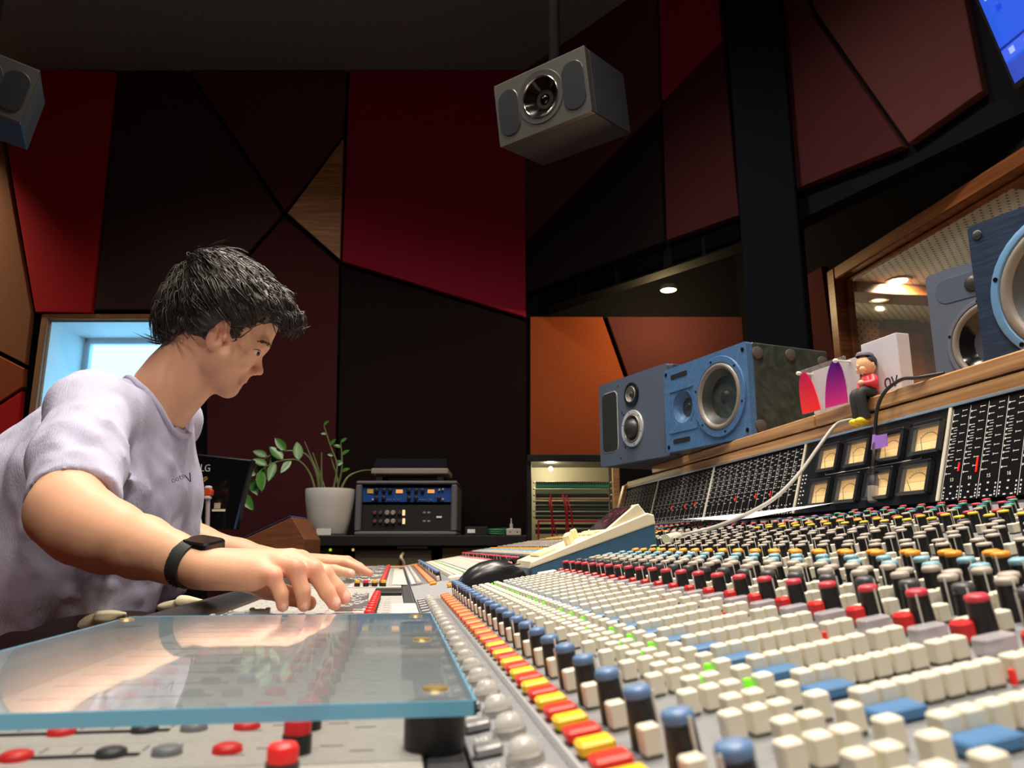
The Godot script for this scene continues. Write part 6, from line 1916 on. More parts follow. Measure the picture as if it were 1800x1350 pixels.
	var tm := mat("tablet_picture", Color.BLACK, 0.2)
	tm.emission_enabled = true; tm.emission_texture = ImageTexture.create_from_image(ti); tm.emission_operator = BaseMaterial3D.EMISSION_OP_MULTIPLY; tm.emission = Color.WHITE; tm.emission_energy_multiplier = 1.1
	var tf := MB.new(); tf.quad_uv(Vector3(0.004, 0.0074, -0.009), Vector3(L * 0.97, 0.0074, -0.009), Vector3(L * 0.97, 0.0074, -0.226), Vector3(0.004, 0.0074, -0.226))
	part(tb, "tablet_screen", mesh_of([[tf, tm]]))


# ---------- smooth bodies: tapered capsules and ellipsoids joined by a smooth minimum, meshed as surface nets ----------
class Prim:
	var kind := 0              # 0 tapered capsule, 1 ellipsoid, 2 half-space
	var a := Vector3.ZERO
	var ba := Vector3.ZERO
	var inv := 0.0
	var ra := 0.0
	var rb := 0.0
	var r := Vector3.ONE
	var to_own := Basis.IDENTITY
	var cut := false
	var k := 0.01

	func dist(p: Vector3) -> float:
		if kind == 0:
			var pa := p - a
			var h := clampf(pa.dot(ba) * inv, 0.0, 1.0)
			return (pa - ba * h).length() - (ra + (rb - ra) * h)
		if kind == 1:
			var q := to_own * (p - a)
			var s := q / r
			var k0 := s.length()
			var k1 := (s / r).length()
			return k0 * (k0 - 1.0) / maxf(k1, 1e-6)
		return (p - a).dot(ba)


class Field:
	var prims: Array[Prim] = []
	var wrinkle: FastNoiseLite = null
	var amp := 0.0
	var squash := Vector3.ONE

	func cap(a: Vector3, b: Vector3, ra: float, rb: float, k := 0.012) -> Prim:
		var p := Prim.new()
		p.a = a; p.ba = b - a; p.inv = 1.0 / maxf((b - a).length_squared(), 1e-9); p.ra = ra; p.rb = rb; p.k = k
		prims.append(p)
		return p

	func chain(pts: Array, k := 0.012) -> void:           # [[point, radius], ...]
		for i in pts.size() - 1: cap(pts[i][0], pts[i + 1][0], pts[i][1], pts[i + 1][1], k)

	func egg(c: Vector3, r: Vector3, b := Basis.IDENTITY, k := 0.012) -> Prim:
		var p := Prim.new()
		p.kind = 1; p.a = c; p.r = r; p.to_own = b.inverse(); p.k = k
		prims.append(p)
		return p

	func plane(c: Vector3, n: Vector3, k := 0.002) -> Prim:    # keeps what lies against n
		var p := Prim.new()
		p.kind = 2; p.a = c; p.ba = -n.normalized(); p.cut = true; p.k = k
		prims.append(p)
		return p

	func value(p: Vector3, list: Array) -> float:
		var d := 1e3
		for q: Prim in list:
			var e := q.dist(p)
			if q.cut:
				e = -e
				var h := maxf(q.k - absf(d - e), 0.0) / q.k
				d = maxf(d, e) + h * h * q.k * 0.25
			else:
				var h := maxf(q.k - absf(d - e), 0.0) / q.k
				d = minf(d, e) - h * h * q.k * 0.25
		if amp > 0.0 and absf(d) < amp * 3.0:
			d += wrinkle.get_noise_3dv(p * squash) * amp
		return d

	func march(from: Vector3, dir: Vector3, t0: float, t1: float) -> float:
		var t := t0
		while t < t1:
			var d := value(from + dir * t, prims)
			if d < 0.0006: return t
			t += maxf(d * 0.7, 0.001)
		return t1

	func grad(p: Vector3) -> Vector3:
		var e := 0.002
		return Vector3(value(p + Vector3(e, 0, 0), prims) - value(p - Vector3(e, 0, 0), prims), value(p + Vector3(0, e, 0), prims) - value(p - Vector3(0, e, 0), prims), value(p + Vector3(0, 0, e), prims) - value(p - Vector3(0, 0, e), prims)).normalized()

	func surface(lo: Vector3, hi: Vector3, cell: float, out: MB, tone: Callable) -> void:
		const N := 8
		const C := N + 1
		var cells := ((hi - lo) / cell).ceil()
		var bx := int(ceil(cells.x / N)); var by := int(ceil(cells.y / N)); var bz := int(ceil(cells.z / N))
		var S := maxi(bx, maxi(by, bz)) * N + 2
		var R := cell * N * 0.5 * 1.7321 + cell
		var where := {}
		var edges := PackedInt64Array()
		var pos := PackedVector3Array()
		var val := PackedFloat32Array()
		val.resize(C * C * C)
		for Z in bz:
			for Y in by:
				for X in bx:
					var mid := lo + Vector3(X + 0.5, Y + 0.5, Z + 0.5) * cell * N
					var near: Array = []
					var adds := 0
					var deep := false
					var cuts := 0
					var dead := false
					for q in prims:
						var e := q.dist(mid)
						if q.cut:
							if e < -R - q.k - amp: dead = true; break
							if e < R + 2.0 * q.k + amp: near.append(q); cuts += 1
						elif e < R + 2.0 * q.k + amp:
							near.append(q); adds += 1
							if e < -R - amp: deep = true
					if dead or adds == 0 or (deep and cuts == 0): continue
					var o := lo + Vector3(X, Y, Z) * cell * N
					var neg := false
					var posi := false
					var w := 0
					for k in C:
						for j in C:
							for i in C:
								var d := value(o + Vector3(i, j, k) * cell, near)
								val[w] = d
								if d < 0.0: neg = true
								else: posi = true
								w += 1
					if not (neg and posi): continue
					for k in N:
						for j in N:
							for i in N:
								var b := i + j * C + k * C * C
								var v0 := val[b]; var v1 := val[b + 1]; var v2 := val[b + C]; var v3 := val[b + C + 1]
								var v4 := val[b + C * C]; var v5 := val[b + C * C + 1]; var v6 := val[b + C * C + C]; var v7 := val[b + C * C + C + 1]
								var n0 := v0 < 0.0
								if (v1 < 0.0) == n0 and (v2 < 0.0) == n0 and (v3 < 0.0) == n0 and (v4 < 0.0) == n0 and (v5 < 0.0) == n0 and (v6 < 0.0) == n0 and (v7 < 0.0) == n0: continue
								var sum := Vector3.ZERO
								var cnt := 0
								if (v0 < 0.0) != (v1 < 0.0): sum += Vector3(v0 / (v0 - v1), 0, 0); cnt += 1
								if (v2 < 0.0) != (v3 < 0.0): sum += Vector3(v2 / (v2 - v3), 1, 0); cnt += 1
								if (v4 < 0.0) != (v5 < 0.0): sum += Vector3(v4 / (v4 - v5), 0, 1); cnt += 1
								if (v6 < 0.0) != (v7 < 0.0): sum += Vector3(v6 / (v6 - v7), 1, 1); cnt += 1
								if (v0 < 0.0) != (v2 < 0.0): sum += Vector3(0, v0 / (v0 - v2), 0); cnt += 1
								if (v1 < 0.0) != (v3 < 0.0): sum += Vector3(1, v1 / (v1 - v3), 0); cnt += 1
								if (v4 < 0.0) != (v6 < 0.0): sum += Vector3(0, v4 / (v4 - v6), 1); cnt += 1
								if (v5 < 0.0) != (v7 < 0.0): sum += Vector3(1, v5 / (v5 - v7), 1); cnt += 1
								if (v0 < 0.0) != (v4 < 0.0): sum += Vector3(0, 0, v0 / (v0 - v4)); cnt += 1
								if (v1 < 0.0) != (v5 < 0.0): sum += Vector3(1, 0, v1 / (v1 - v5)); cnt += 1
								if (v2 < 0.0) != (v6 < 0.0): sum += Vector3(0, 1, v2 / (v2 - v6)); cnt += 1
								if (v3 < 0.0) != (v7 < 0.0): sum += Vector3(1, 1, v3 / (v3 - v7)); cnt += 1
								var gi := X * N + i + 1; var gj := Y * N + j + 1; var gk := Z * N + k + 1
								where[gi + gj * S + gk * S * S] = pos.size()
								pos.append(o + (Vector3(i, j, k) + sum / cnt) * cell)
								if (v1 < 0.0) != n0: edges.append_array([gi, gj, gk, 0, 1 if n0 else 0])
								if (v2 < 0.0) != n0: edges.append_array([gi, gj, gk, 1, 1 if n0 else 0])
								if (v4 < 0.0) != n0: edges.append_array([gi, gj, gk, 2, 1 if n0 else 0])
		var nrm := PackedVector3Array()
		nrm.resize(pos.size())
		var first := out.v.size()
		var e := 0
		while e < edges.size():
			var i := edges[e]; var j := edges[e + 1]; var k := edges[e + 2]; var ax := edges[e + 3]; var inside := edges[e + 4] == 1
			e += 5
			var keys: Array
			if ax == 0: keys = [i + (j - 1) * S + (k - 1) * S * S, i + j * S + (k - 1) * S * S, i + j * S + k * S * S, i + (j - 1) * S + k * S * S]
			elif ax == 1: keys = [i - 1 + j * S + (k - 1) * S * S, i - 1 + j * S + k * S * S, i + j * S + k * S * S, i + j * S + (k - 1) * S * S]
			else: keys = [i - 1 + (j - 1) * S + k * S * S, i + (j - 1) * S + k * S * S, i + j * S + k * S * S, i - 1 + j * S + k * S * S]
			if not (where.has(keys[0]) and where.has(keys[1]) and where.has(keys[2]) and where.has(keys[3])): continue
			var q0: int = where[keys[0]]; var q1: int = where[keys[1]]; var q2: int = where[keys[2]]; var q3: int = where[keys[3]]
			if not inside:
				var t := q1; q1 = q3; q3 = t
			var n := (pos[q2] - pos[q0]).cross(pos[q3] - pos[q1])
			nrm[q0] += n; nrm[q1] += n; nrm[q2] += n; nrm[q3] += n
			out.tri(first + q0, first + q1, first + q2); out.tri(first + q0, first + q2, first + q3)
		for i in pos.size():
			if out.colored: out.tint = tone.call(pos[i])
			out.vert(pos[i], nrm[i].normalized())


# ---------- the engineer ----------
const HEAD_F := 1.45
var head_s := HEAD_F / FOCAL
var head_to := Vector3.ZERO

func HP(u: float, v: float, w := 0.0) -> Vector3:           # head point: photo place, w to the camera's side in the same measure
	return px(u, v, HEAD_F) + head_to * (w * head_s)


func lin(r: float, g: float, b: float) -> Color:
	return rgb(r, g, b).srgb_to_linear()


func fleck(p: Vector3, c: Vector3, r: float) -> float:
	return clampf(1.0 - p.distance_to(c) / r, 0.0, 1.0)


func person() -> void:
	head_to = -ray(390, 580).normalized()
	var root := thing("person", "dark-haired man in a pale lavender T-shirt leaning over the faders, both hands on them", "person", W(-0.62, -0.9, 1.45))
	var skin := mat("skin", Color.WHITE, 0.5, 0.0, 0.45)
	skin.vertex_color_use_as_albedo = true
	skin.subsurf_scatter_enabled = true
	skin.subsurf_scatter_strength = 0.12
	var base := lin(226, 172, 142)
	var pink := lin(214, 138, 122)
	var nail := lin(244, 196, 184)
	var lip := lin(196, 118, 108)
	var stubble := lin(188, 142, 118)
	var body := MB.new()
	body.colored = true

	# --- head ---
	var fwd := (px(485.7, 651.5, HEAD_F) - px(400, 600, HEAD_F)).normalized()
	var dwn := (px(348.5, 685.7, HEAD_F) - px(400, 600, HEAD_F)).normalized()
	var hb := Basis(fwd, -dwn, fwd.cross(-dwn).normalized())
	var s := head_s
	var h := Field.new()
	h.egg(HP(404, 547), Vector3(88, 76, 69) * s, hb, 0.01)
	h.egg(HP(414, 626), Vector3(36, 58, 51) * s, hb, 0.02)
	h.egg(HP(431, 597), Vector3(34, 34, 54) * s, hb, 0.02)
	for w: float in [-1.0, 1.0]:
		h.cap(HP(380, 640, w * 46), HP(401, 679, w * 14), 20 * s, 14 * s, 0.022)
		h.cap(HP(394, 622, w * 52), HP(428, 634, w * 36), 18 * s, 14 * s, 0.02)
	h.cap(HP(400, 681, -8), HP(400, 681, 8), 16.5 * s, 16.5 * s, 0.014)                    # chin
	h.cap(HP(461, 606, -26), HP(461, 606, 26), 11 * s, 11 * s, 0.012)                     # brow
	h.cap(HP(453, 617), HP(454.5, 648), 5.2 * s, 7.2 * s, 0.008)                            # nose
	h.egg(HP(455, 652.5), Vector3(8, 7, 7.5) * s, hb, 0.004)
	for w: float in [-1.0, 1.0]: h.egg(HP(444, 654, w * 9.5), Vector3(9, 6, 5.5) * s, hb, 0.005)
	h.cap(HP(429, 660, -10), HP(429, 660, 10), 9 * s, 9 * s, 0.01)
	h.cap(HP(426.5, 668, -14), HP(426.5, 668, 14), 7.5 * s, 7.5 * s, 0.004)                # lips
	h.cap(HP(418, 676.5, -12), HP(418, 676.5, 12), 7 * s, 7 * s, 0.004)
	# neck into the chest
	h.chain([[HP(352, 610), 52 * s], [px(308, 672, 1.445), 0.0565], [px(268, 720, 1.438), 0.058], [px(246, 752, 1.432), 0.056]], 0.03)
	h.cap(HP(372, 660, 20), px(286, 730, 1.41), 12 * s, 0.012, 0.03)
	for w: float in [-1.0, 1.0]:
		h.egg(HP(442, 617, w * 29), Vector3.ONE * 13.0 * s, hb, 0.008)
		var socket := h.egg(HP(442 + 9.0, 617 + 3.2, w * 36), Vector3(7, 3.7, 11) * s, hb, 0.002); socket.cut = true
	for w: float in [-1.0, 1.0]:
		var no := h.egg(HP(447, 660.5, w * 7), Vector3(4.5, 2.6, 3.2) * s, hb, 0.002); no.cut = true
	var mouth := h.cap(HP(430, 673.2, -16), HP(430, 673.2, 20), 1.2 * s, 1.2 * s, 0.002); mouth.cut = true
	# ear
	for w: float in [-1.0, 1.0]:
		var eb := hb * Basis(Vector3.UP, -0.35 * w) * Basis(Vector3.BACK, 0.18)
		h.egg(HP(381, 587, w * 67), Vector3(19, 29, 6.5) * s, eb, 0.004)
		var cc := h.egg(HP(385, 588, w * 75), Vector3(11, 17.5, 8.5) * s, eb, 0.003); cc.cut = true
		h.cap(HP(383, 574, w * 71), HP(378, 597, w * 71), 2.6 * s, 2.4 * s, 0.004)
		h.egg(HP(396, 592, w * 69), Vector3(4, 6, 5) * s, eb, 0.003)
		h.egg(HP(382, 609, w * 67), Vector3(8, 8, 5) * s, eb, 0.005)
	var tone := func(p: Vector3) -> Color:
		var c: Color = base
		var l := maxf(fleck(p, HP(424, 670, 8), 13 * s), fleck(p, HP(416, 677, 8), 11 * s))
		c = c.lerp(lip, clampf(l * 2.2, 0.0, 0.8))
		c = c.lerp(pink, 0.3 * maxf(fleck(p, HP(456, 652, 4), 22 * s), fleck(p, HP(381, 587, 70), 34 * s)))
		c = c.lerp(stubble, 0.5 * maxf(fleck(p, HP(396, 678, 30), 46 * s), fleck(p, HP(380, 648, 50), 34 * s)))
		return c
	var lo := Vector3(1e3, 1e3, 1e3); var hi := -lo
	for q: Array in [[290, 460, -95], [490, 770, 95], [270, 770, 95], [480, 460, -95]]:
		lo = lo.min(HP(q[0], q[1], q[2])); hi = hi.max(HP(q[0], q[1], q[2]))
	h.surface(lo - Vector3.ONE * 0.015, hi + Vector3.ONE * 0.015, 0.0026, body, tone)

	# --- trunk, arms (the trunk stays under the shirt) ---
	var rs := px(160, 722, 1.25); var ls := px(298, 738, 1.62)
	var flesh := Field.new()
	var rwrist := px(345, 996, 0.885)
	flesh.chain([[rs, 0.052], [px(140, 810, 1.12), 0.048], [px(118, 900, 1.0), 0.0455], [px(150, 925, 0.98), 0.0455], [px(190, 943, 0.955), 0.0415], [px(250, 962, 0.92), 0.034], [px(300, 979, 0.9), 0.0262], [rwrist, 0.0238]], 0.02)
	flesh.chain([[ls, 0.05], [px(262, 830, 1.68), 0.046], [px(255, 915, 1.74), 0.044], [px(345, 957, 1.75), 0.0425], [px(420, 975, 1.75), 0.0325], [px(490, 988, 1.745), 0.0275]], 0.02)
	flesh.chain([[px(262, 728, 1.435), 0.055], [px(236, 790, 1.43), 0.056], [px(195, 870, 1.43), 0.08], [px(140, 990, 1.43), 0.1], [px(100, 1080, 1.43), 0.1]], 0.03)
	flesh.cap(rs, px(225, 785, 1.43), 0.046, 0.05, 0.02); flesh.cap(ls, px(225, 785, 1.43), 0.046, 0.05, 0.02)
	flesh.chain([[px(262, 728, 1.435), 0.055], [px(308, 672, 1.445), 0.050], [HP(345, 618), 44 * s]], 0.02)
	var arm_tone := func(_p: Vector3) -> Color: return base
	lo = Vector3(1e3, 1e3, 1e3); hi = -lo
	for q in flesh.prims:
		lo = lo.min(q.a - Vector3.ONE * 0.12).min(q.a + q.ba - Vector3.ONE * 0.12); hi = hi.max(q.a + Vector3.ONE * 0.12).max(q.a + q.ba + Vector3.ONE * 0.12)
	flesh.surface(lo, hi, 0.006, body, arm_tone)

	# --- right hand, fingers bent down onto the faders ---
	var r := Field.new()
	var fr := func(u: float, v: float, f: float) -> Vector3: return px(u, v, f)
	r.cap(px(300, 979, 0.9), rwrist, 0.0262, 0.0238, 0.012)
	var fingers := [
		[[352, 1001, 0.877, 0.0185], [456, 1004, 0.862, 0.0128], [481, 1015, 0.85, 0.0088], [494, 1044, 0.847, 0.0079], [497, 1065, 0.846, 0.0068]],
		[[352, 998, 0.882, 0.0185], [484, 992, 0.875, 0.0132], [519, 1000, 0.862, 0.0098], [532, 1039, 0.858, 0.0086], [534, 1064, 0.857, 0.0074]],
		[[352, 996, 0.888, 0.0185], [511, 985, 0.888, 0.0132], [551, 1003, 0.876, 0.0102], [575, 1041, 0.872, 0.0089], [588, 1061, 0.870, 0.0078]],
		[[352, 996, 0.895, 0.0185], [528, 987, 0.903, 0.013], [570, 1010, 0.894, 0.0101], [592, 1034, 0.892, 0.009], [606, 1051, 0.890, 0.0079]]]
	for f: Array in fingers:
		for i in f.size() - 1:
			r.cap(px(f[i][0], f[i][1], f[i][2]), px(f[i + 1][0], f[i + 1][1], f[i + 1][2]), f[i][3], f[i + 1][3], 0.010 if i == 0 else 0.003)
		r.egg(px(f[2][0], f[2][1] - 1, f[2][2]), Vector3.ONE * f[2][3] * 1.06, Basis.IDENTITY, 0.003)
	r.cap(px(368, 1006, 0.868), px(442, 1016, 0.86), 0.018, 0.014, 0.014)
	r.cap(px(368, 1004, 0.9), px(430, 1014, 0.905), 0.018, 0.015, 0.014)
	r.cap(px(420, 1010, 0.90), px(470, 1034, 0.905), 0.015, 0.0128, 0.008); r.cap(px(470, 1034, 0.905), px(512, 1048, 0.9), 0.0122, 0.0108, 0.004); r.cap(px(512, 1048, 0.9), px(543, 1060, 0.895), 0.0106, 0.0088, 0.004)
	var nails := [[591, 1057, 0.863, 8.5], [611, 1047, 0.882, 9.0], [499, 1067, 0.839, 6.5], [536, 1066, 0.849, 6.5]]
	var knuckles := [[481, 1015, 0.845], [519, 999, 0.857], [552, 1003, 0.87]]
	var hand_tone := func(p: Vector3) -> Color:
		var c: Color = base
		for q: Array in knuckles: c = c.lerp(pink, 0.6 * fleck(p, px(q[0], q[1], q[2]), 0.02))
		for f: Array in fingers: c = c.lerp(pink, 0.45 * fleck(p, px(f[4][0], f[4][1], f[4][2]), 0.02))
		for q: Array in nails:
			var m := to_px(p)
			var d := Vector2((m.x - q[0]) / 0.8, m.y - q[1]).length()
			if d < q[3] and m.z < q[2] + 0.006: c = nail
		return c
	r.surface(px(290, 1100, 0.93) - Vector3(0.02, 0.02, 0.06), px(640, 950, 0.82) + Vector3(0.04, 0.02, 0.09), 0.0024, body, hand_tone)

	# --- left hand, stretched out flat ---
	var l := Field.new()
	l.cap(px(420, 975, 1.75), px(490, 988, 1.745), 0.0325, 0.0275, 0.012)
	for f: Array in [
			[[495, 988, 1.735, 0.023], [572, 989, 1.725, 0.0135], [607, 989, 1.72, 0.0102], [632, 999, 1.715, 0.0090], [650, 1008, 1.712, 0.0078]],
			[[495, 987, 1.745, 0.023], [575, 985, 1.75, 0.0135], [611, 985, 1.755, 0.0102], [632, 996, 1.755, 0.0090], [646, 1006, 1.755, 0.0078]],
			[[495, 987, 1.755, 0.023], [570, 985, 1.775, 0.013], [604, 987, 1.785, 0.0098], [622, 998, 1.787, 0.0086], [634, 1007, 1.788, 0.0076]],
			[[495, 988, 1.76, 0.022], [562, 987, 1.795, 0.012], [588, 991, 1.81, 0.0088], [602, 999, 1.813, 0.0078], [611, 1006, 1.814, 0.007]]]:
		for i in f.size() - 1:
			l.cap(px(f[i][0], f[i][1], f[i][2]), px(f[i + 1][0], f[i + 1][1], f[i + 1][2]), f[i][3], f[i + 1][3], 0.010 if i == 0 else 0.003)
	l.cap(px(505, 994, 1.725), px(552, 1000, 1.69), 0.017, 0.0135, 0.012); l.cap(px(552, 1000, 1.69), px(588, 1002, 1.678), 0.0132, 0.0115, 0.004); l.cap(px(588, 1002, 1.678), px(617, 1008, 1.672), 0.0114, 0.0094, 0.004)
	var left_tone := func(p: Vector3) -> Color:
		var m := to_px(p)
		if Vector2((m.x - 620) / 1.3, m.y - 1005).length() < 5.5 and m.z < 1.67: return nail
		return base.lerp(pink, 0.5 * fleck(p, px(650, 1008, 1.712), 0.05))
	lo = Vector3(1e3, 1e3, 1e3); hi = -lo
	for q in l.prims:
		lo = lo.min(q.a - Vector3.ONE * 0.04).min(q.a + q.ba - Vector3.ONE * 0.04); hi = hi.max(q.a + Vector3.ONE * 0.04).max(q.a + q.ba + Vector3.ONE * 0.04)
	l.surface(lo, hi, 0.003, body, left_tone)
	wpart(root, "body", mesh_of([[body, skin]]))

	# --- eyes and brows ---
	for w: float in [-1.0, 1.0]:
		var eye := MB.new(); eye.ball(T(HP(442, 617, w * 29)), Vector3.ONE * 11.7 * s, 18, 12)
		wpart(root, "eye", mesh_of([[eye, mat("eye_white", rgb(226, 216, 208), 0.2)]]))
		var iris := MB.new()
		iris.ball(T(HP(450.6, 620.4, w * 29.5)), Vector3.ONE * 4.7 * s, 14, 9)
		wpart(root, "iris", mesh_of([[iris, mat("iris_brown", rgb(48, 34, 28), 0.15)]]))
		var lash := MB.new()
		lash.tube([HP(443.5, 613.0, w * 42), HP(450, 613.5, w * 40), HP(456, 615.5, w * 33), HP(458.5, 618, w * 25)], [0.0005, 0.0009, 0.001, 0.0006], 5)
		wpart(root, "lashes", mesh_of([[lash, mat("brow_dark", rgb(40, 30, 26), 0.6)]]))
	var brow := MB.new()
	var rr := RandomNumberGenerator.new(); rr.seed = 3
	for k in 46:
		for w: float in [-1.0, 1.0]:
			var t := rr.randf()
			var p := HP(lerpf(473, 452, t * t) + rr.randf_range(-2, 2), lerpf(607.5, 599.5, t) + rr.randf_range(-2.4, 2.4), w * lerpf(14, 50, t))
			var q := p + (HP(0, 0, w * 10) - HP(0, 0, 0)) * rr.randf_range(0.5, 1.0) - fwd * 3.0 * s - dwn * rr.randf_range(-2, 3.0) * s
			brow.tube([p, p.lerp(q, 0.5) + fwd * 1.2 * s, q], [0.0009, 0.0009, 0.0003], 4)
	wpart(root, "eyebrows", mesh_of([[brow, mat("brow_dark", rgb(40, 30, 26), 0.6)]]))

	hair(root, hb, fwd, dwn)
	shirt(root, rs, ls)
	trousers(root)
	wristwatch(root)
	chair()


func hair(root: Node3D, hb: Basis, fwd: Vector3, dwn: Vector3) -> void:
	var s := head_s
	var f := Field.new()
	f.egg(HP(396, 539), Vector3(101, 87, 78) * s, hb, 0.01)
	f.egg(HP(325, 560), Vector3(46, 62, 60) * s, Basis.IDENTITY, 0.02)
	f.egg(HP(476, 540), Vector3(42, 36, 52) * s, hb, 0.02)
	f.egg(HP(502, 562), Vector3(23, 28, 36) * s, hb, 0.012)
	f.egg(HP(489, 588, 6), Vector3(15, 18, 26) * s, hb, 0.01)
	f.egg(HP(372, 478), Vector3(42, 34, 46) * s, Basis.IDENTITY, 0.02)
	f.egg(HP(411, 588, 56), Vector3(9, 17, 8) * s, hb, 0.008)
	f.egg(HP(411, 588, -56), Vector3(9, 17, 8) * s, hb, 0.008)
	var c1 := f.egg(HP(472, 645), Vector3(72, 78, 95) * s, Basis.IDENTITY, 0.008); c1.cut = true
	var c2 := f.egg(HP(345, 672), Vector3(84, 84, 120) * s, Basis.IDENTITY, 0.008); c2.cut = true
	for w: float in [-1.0, 1.0]:
		var c3 := f.egg(HP(384, 592, w * 80), Vector3(21, 31, 20) * s, hb, 0.006); c3.cut = true
	f.wrinkle = FastNoiseLite.new(); f.wrinkle.seed = 4; f.wrinkle.frequency = 34.0; f.wrinkle.fractal_octaves = 2
	f.amp = 0.006
	var m := MB.new()
	m.colored = true
	var dark := lin(36, 30, 27)
	var tone := func(_p: Vector3) -> Color: return dark
	var lo := Vector3(1e3, 1e3, 1e3); var hi := -lo
	for q: Array in [[262, 425, -95], [535, 640, 95], [262, 640, 95], [535, 425, -95]]:
		lo = lo.min(HP(q[0], q[1], q[2])); hi = hi.max(HP(q[0], q[1], q[2]))
	f.surface(lo - Vector3.ONE * 0.01, hi + Vector3.ONE * 0.01, 0.0042, m, tone)
	# locks laid over the mass, combed from the crown forwards and down
	var crown := HP(352, 476)
	var rr := RandomNumberGenerator.new(); rr.seed = 15
	var n0 := m.v.size()
	var up := -dwn
	for k in 4200:
		var at := rr.randi_range(0, n0 - 1)
		var p := m.v[at]; var nn := m.n[at]
		if nn.dot(head_to) < -0.75: continue
		if nn.dot((p - HP(395, 560)).normalized()) < 0.15: continue
		var rel := p - crown
		var side := absf((p - HP(400, 545)).dot(head_to)) / (78.0 * s)
		var flow := (rel.normalized() * 0.9 + fwd * 0.9 + Vector3.DOWN * (0.25 + 0.9 * side * side)).normalized()
		var q := to_px(p)
		if q.x > 470.0: flow = (fwd * 0.7 + Vector3.DOWN * 0.9 + Vector3(0.1, 0, 0)).normalized()
		if q.x < 330.0: flow = (Vector3.DOWN + rel.normalized() * 0.4).normalized()
		if q.x > 360.0 and q.x < 404.0 and q.y > 562.0 and side > 0.5: continue
		flow = (flow - nn * flow.dot(nn)).normalized()
		flow = (flow + Vector3(rr.randf_range(-1, 1), rr.randf_range(-1, 1), rr.randf_range(-1, 1)) * 0.2).normalized()
		flow = (flow - nn * flow.dot(nn) * 0.8).normalized()
		var L := rr.randf_range(24, 56) * s * (0.62 if q.x > 455.0 else 1.0)
		var lift := rr.randf_range(0.2, 3.4) * s
		if rr.randf() < 0.07: lift *= 2.4
		var bend := L * L / (170.0 * s)
		var sw := nn.cross(flow) * rr.randf_range(-8, 8) * s
		var pts := [p - nn * 2.5 * s, p + flow * L * 0.3 + nn * lift, p + flow * L * 0.68 + nn * (lift * 0.9 - bend * 0.46) + sw * 0.5, p + flow * L + nn * (lift * rr.randf_range(-0.6, 1.2) - bend) + sw]
		var stray := false
		for e: Vector3 in pts:
			var b := to_px(e)
			var line := 612.0
			if b.x > 300.0 and b.x <= 360.0: line = 603.0
			elif b.x > 360.0 and b.x <= 403.0: line = 566.0
			elif b.x > 403.0 and b.x <= 424.0: line = 604.0
			elif b.x > 424.0 and b.x <= 480.0: line = 588.0 - (b.x - 424.0) * 0.45
			if b.y > line: stray = true
		if stray: continue
		var g := rr.randf_range(0.75, 1.7)
		m.tint = Color(dark.r * g, dark.g * g * 0.98, dark.b * g * 0.95)
		var w := rr.randf_range(0.6, 1.35) * s
		m.tube(pts, [w * 0.8, w, w * 0.75, w * 0.15], 5, false)
	var hm := mat("hair_dark", Color.WHITE, 0.42, 0.0, 0.55)
	hm.vertex_color_use_as_albedo = true
	wpart(root, "hair", mesh_of([[m, hm]]))


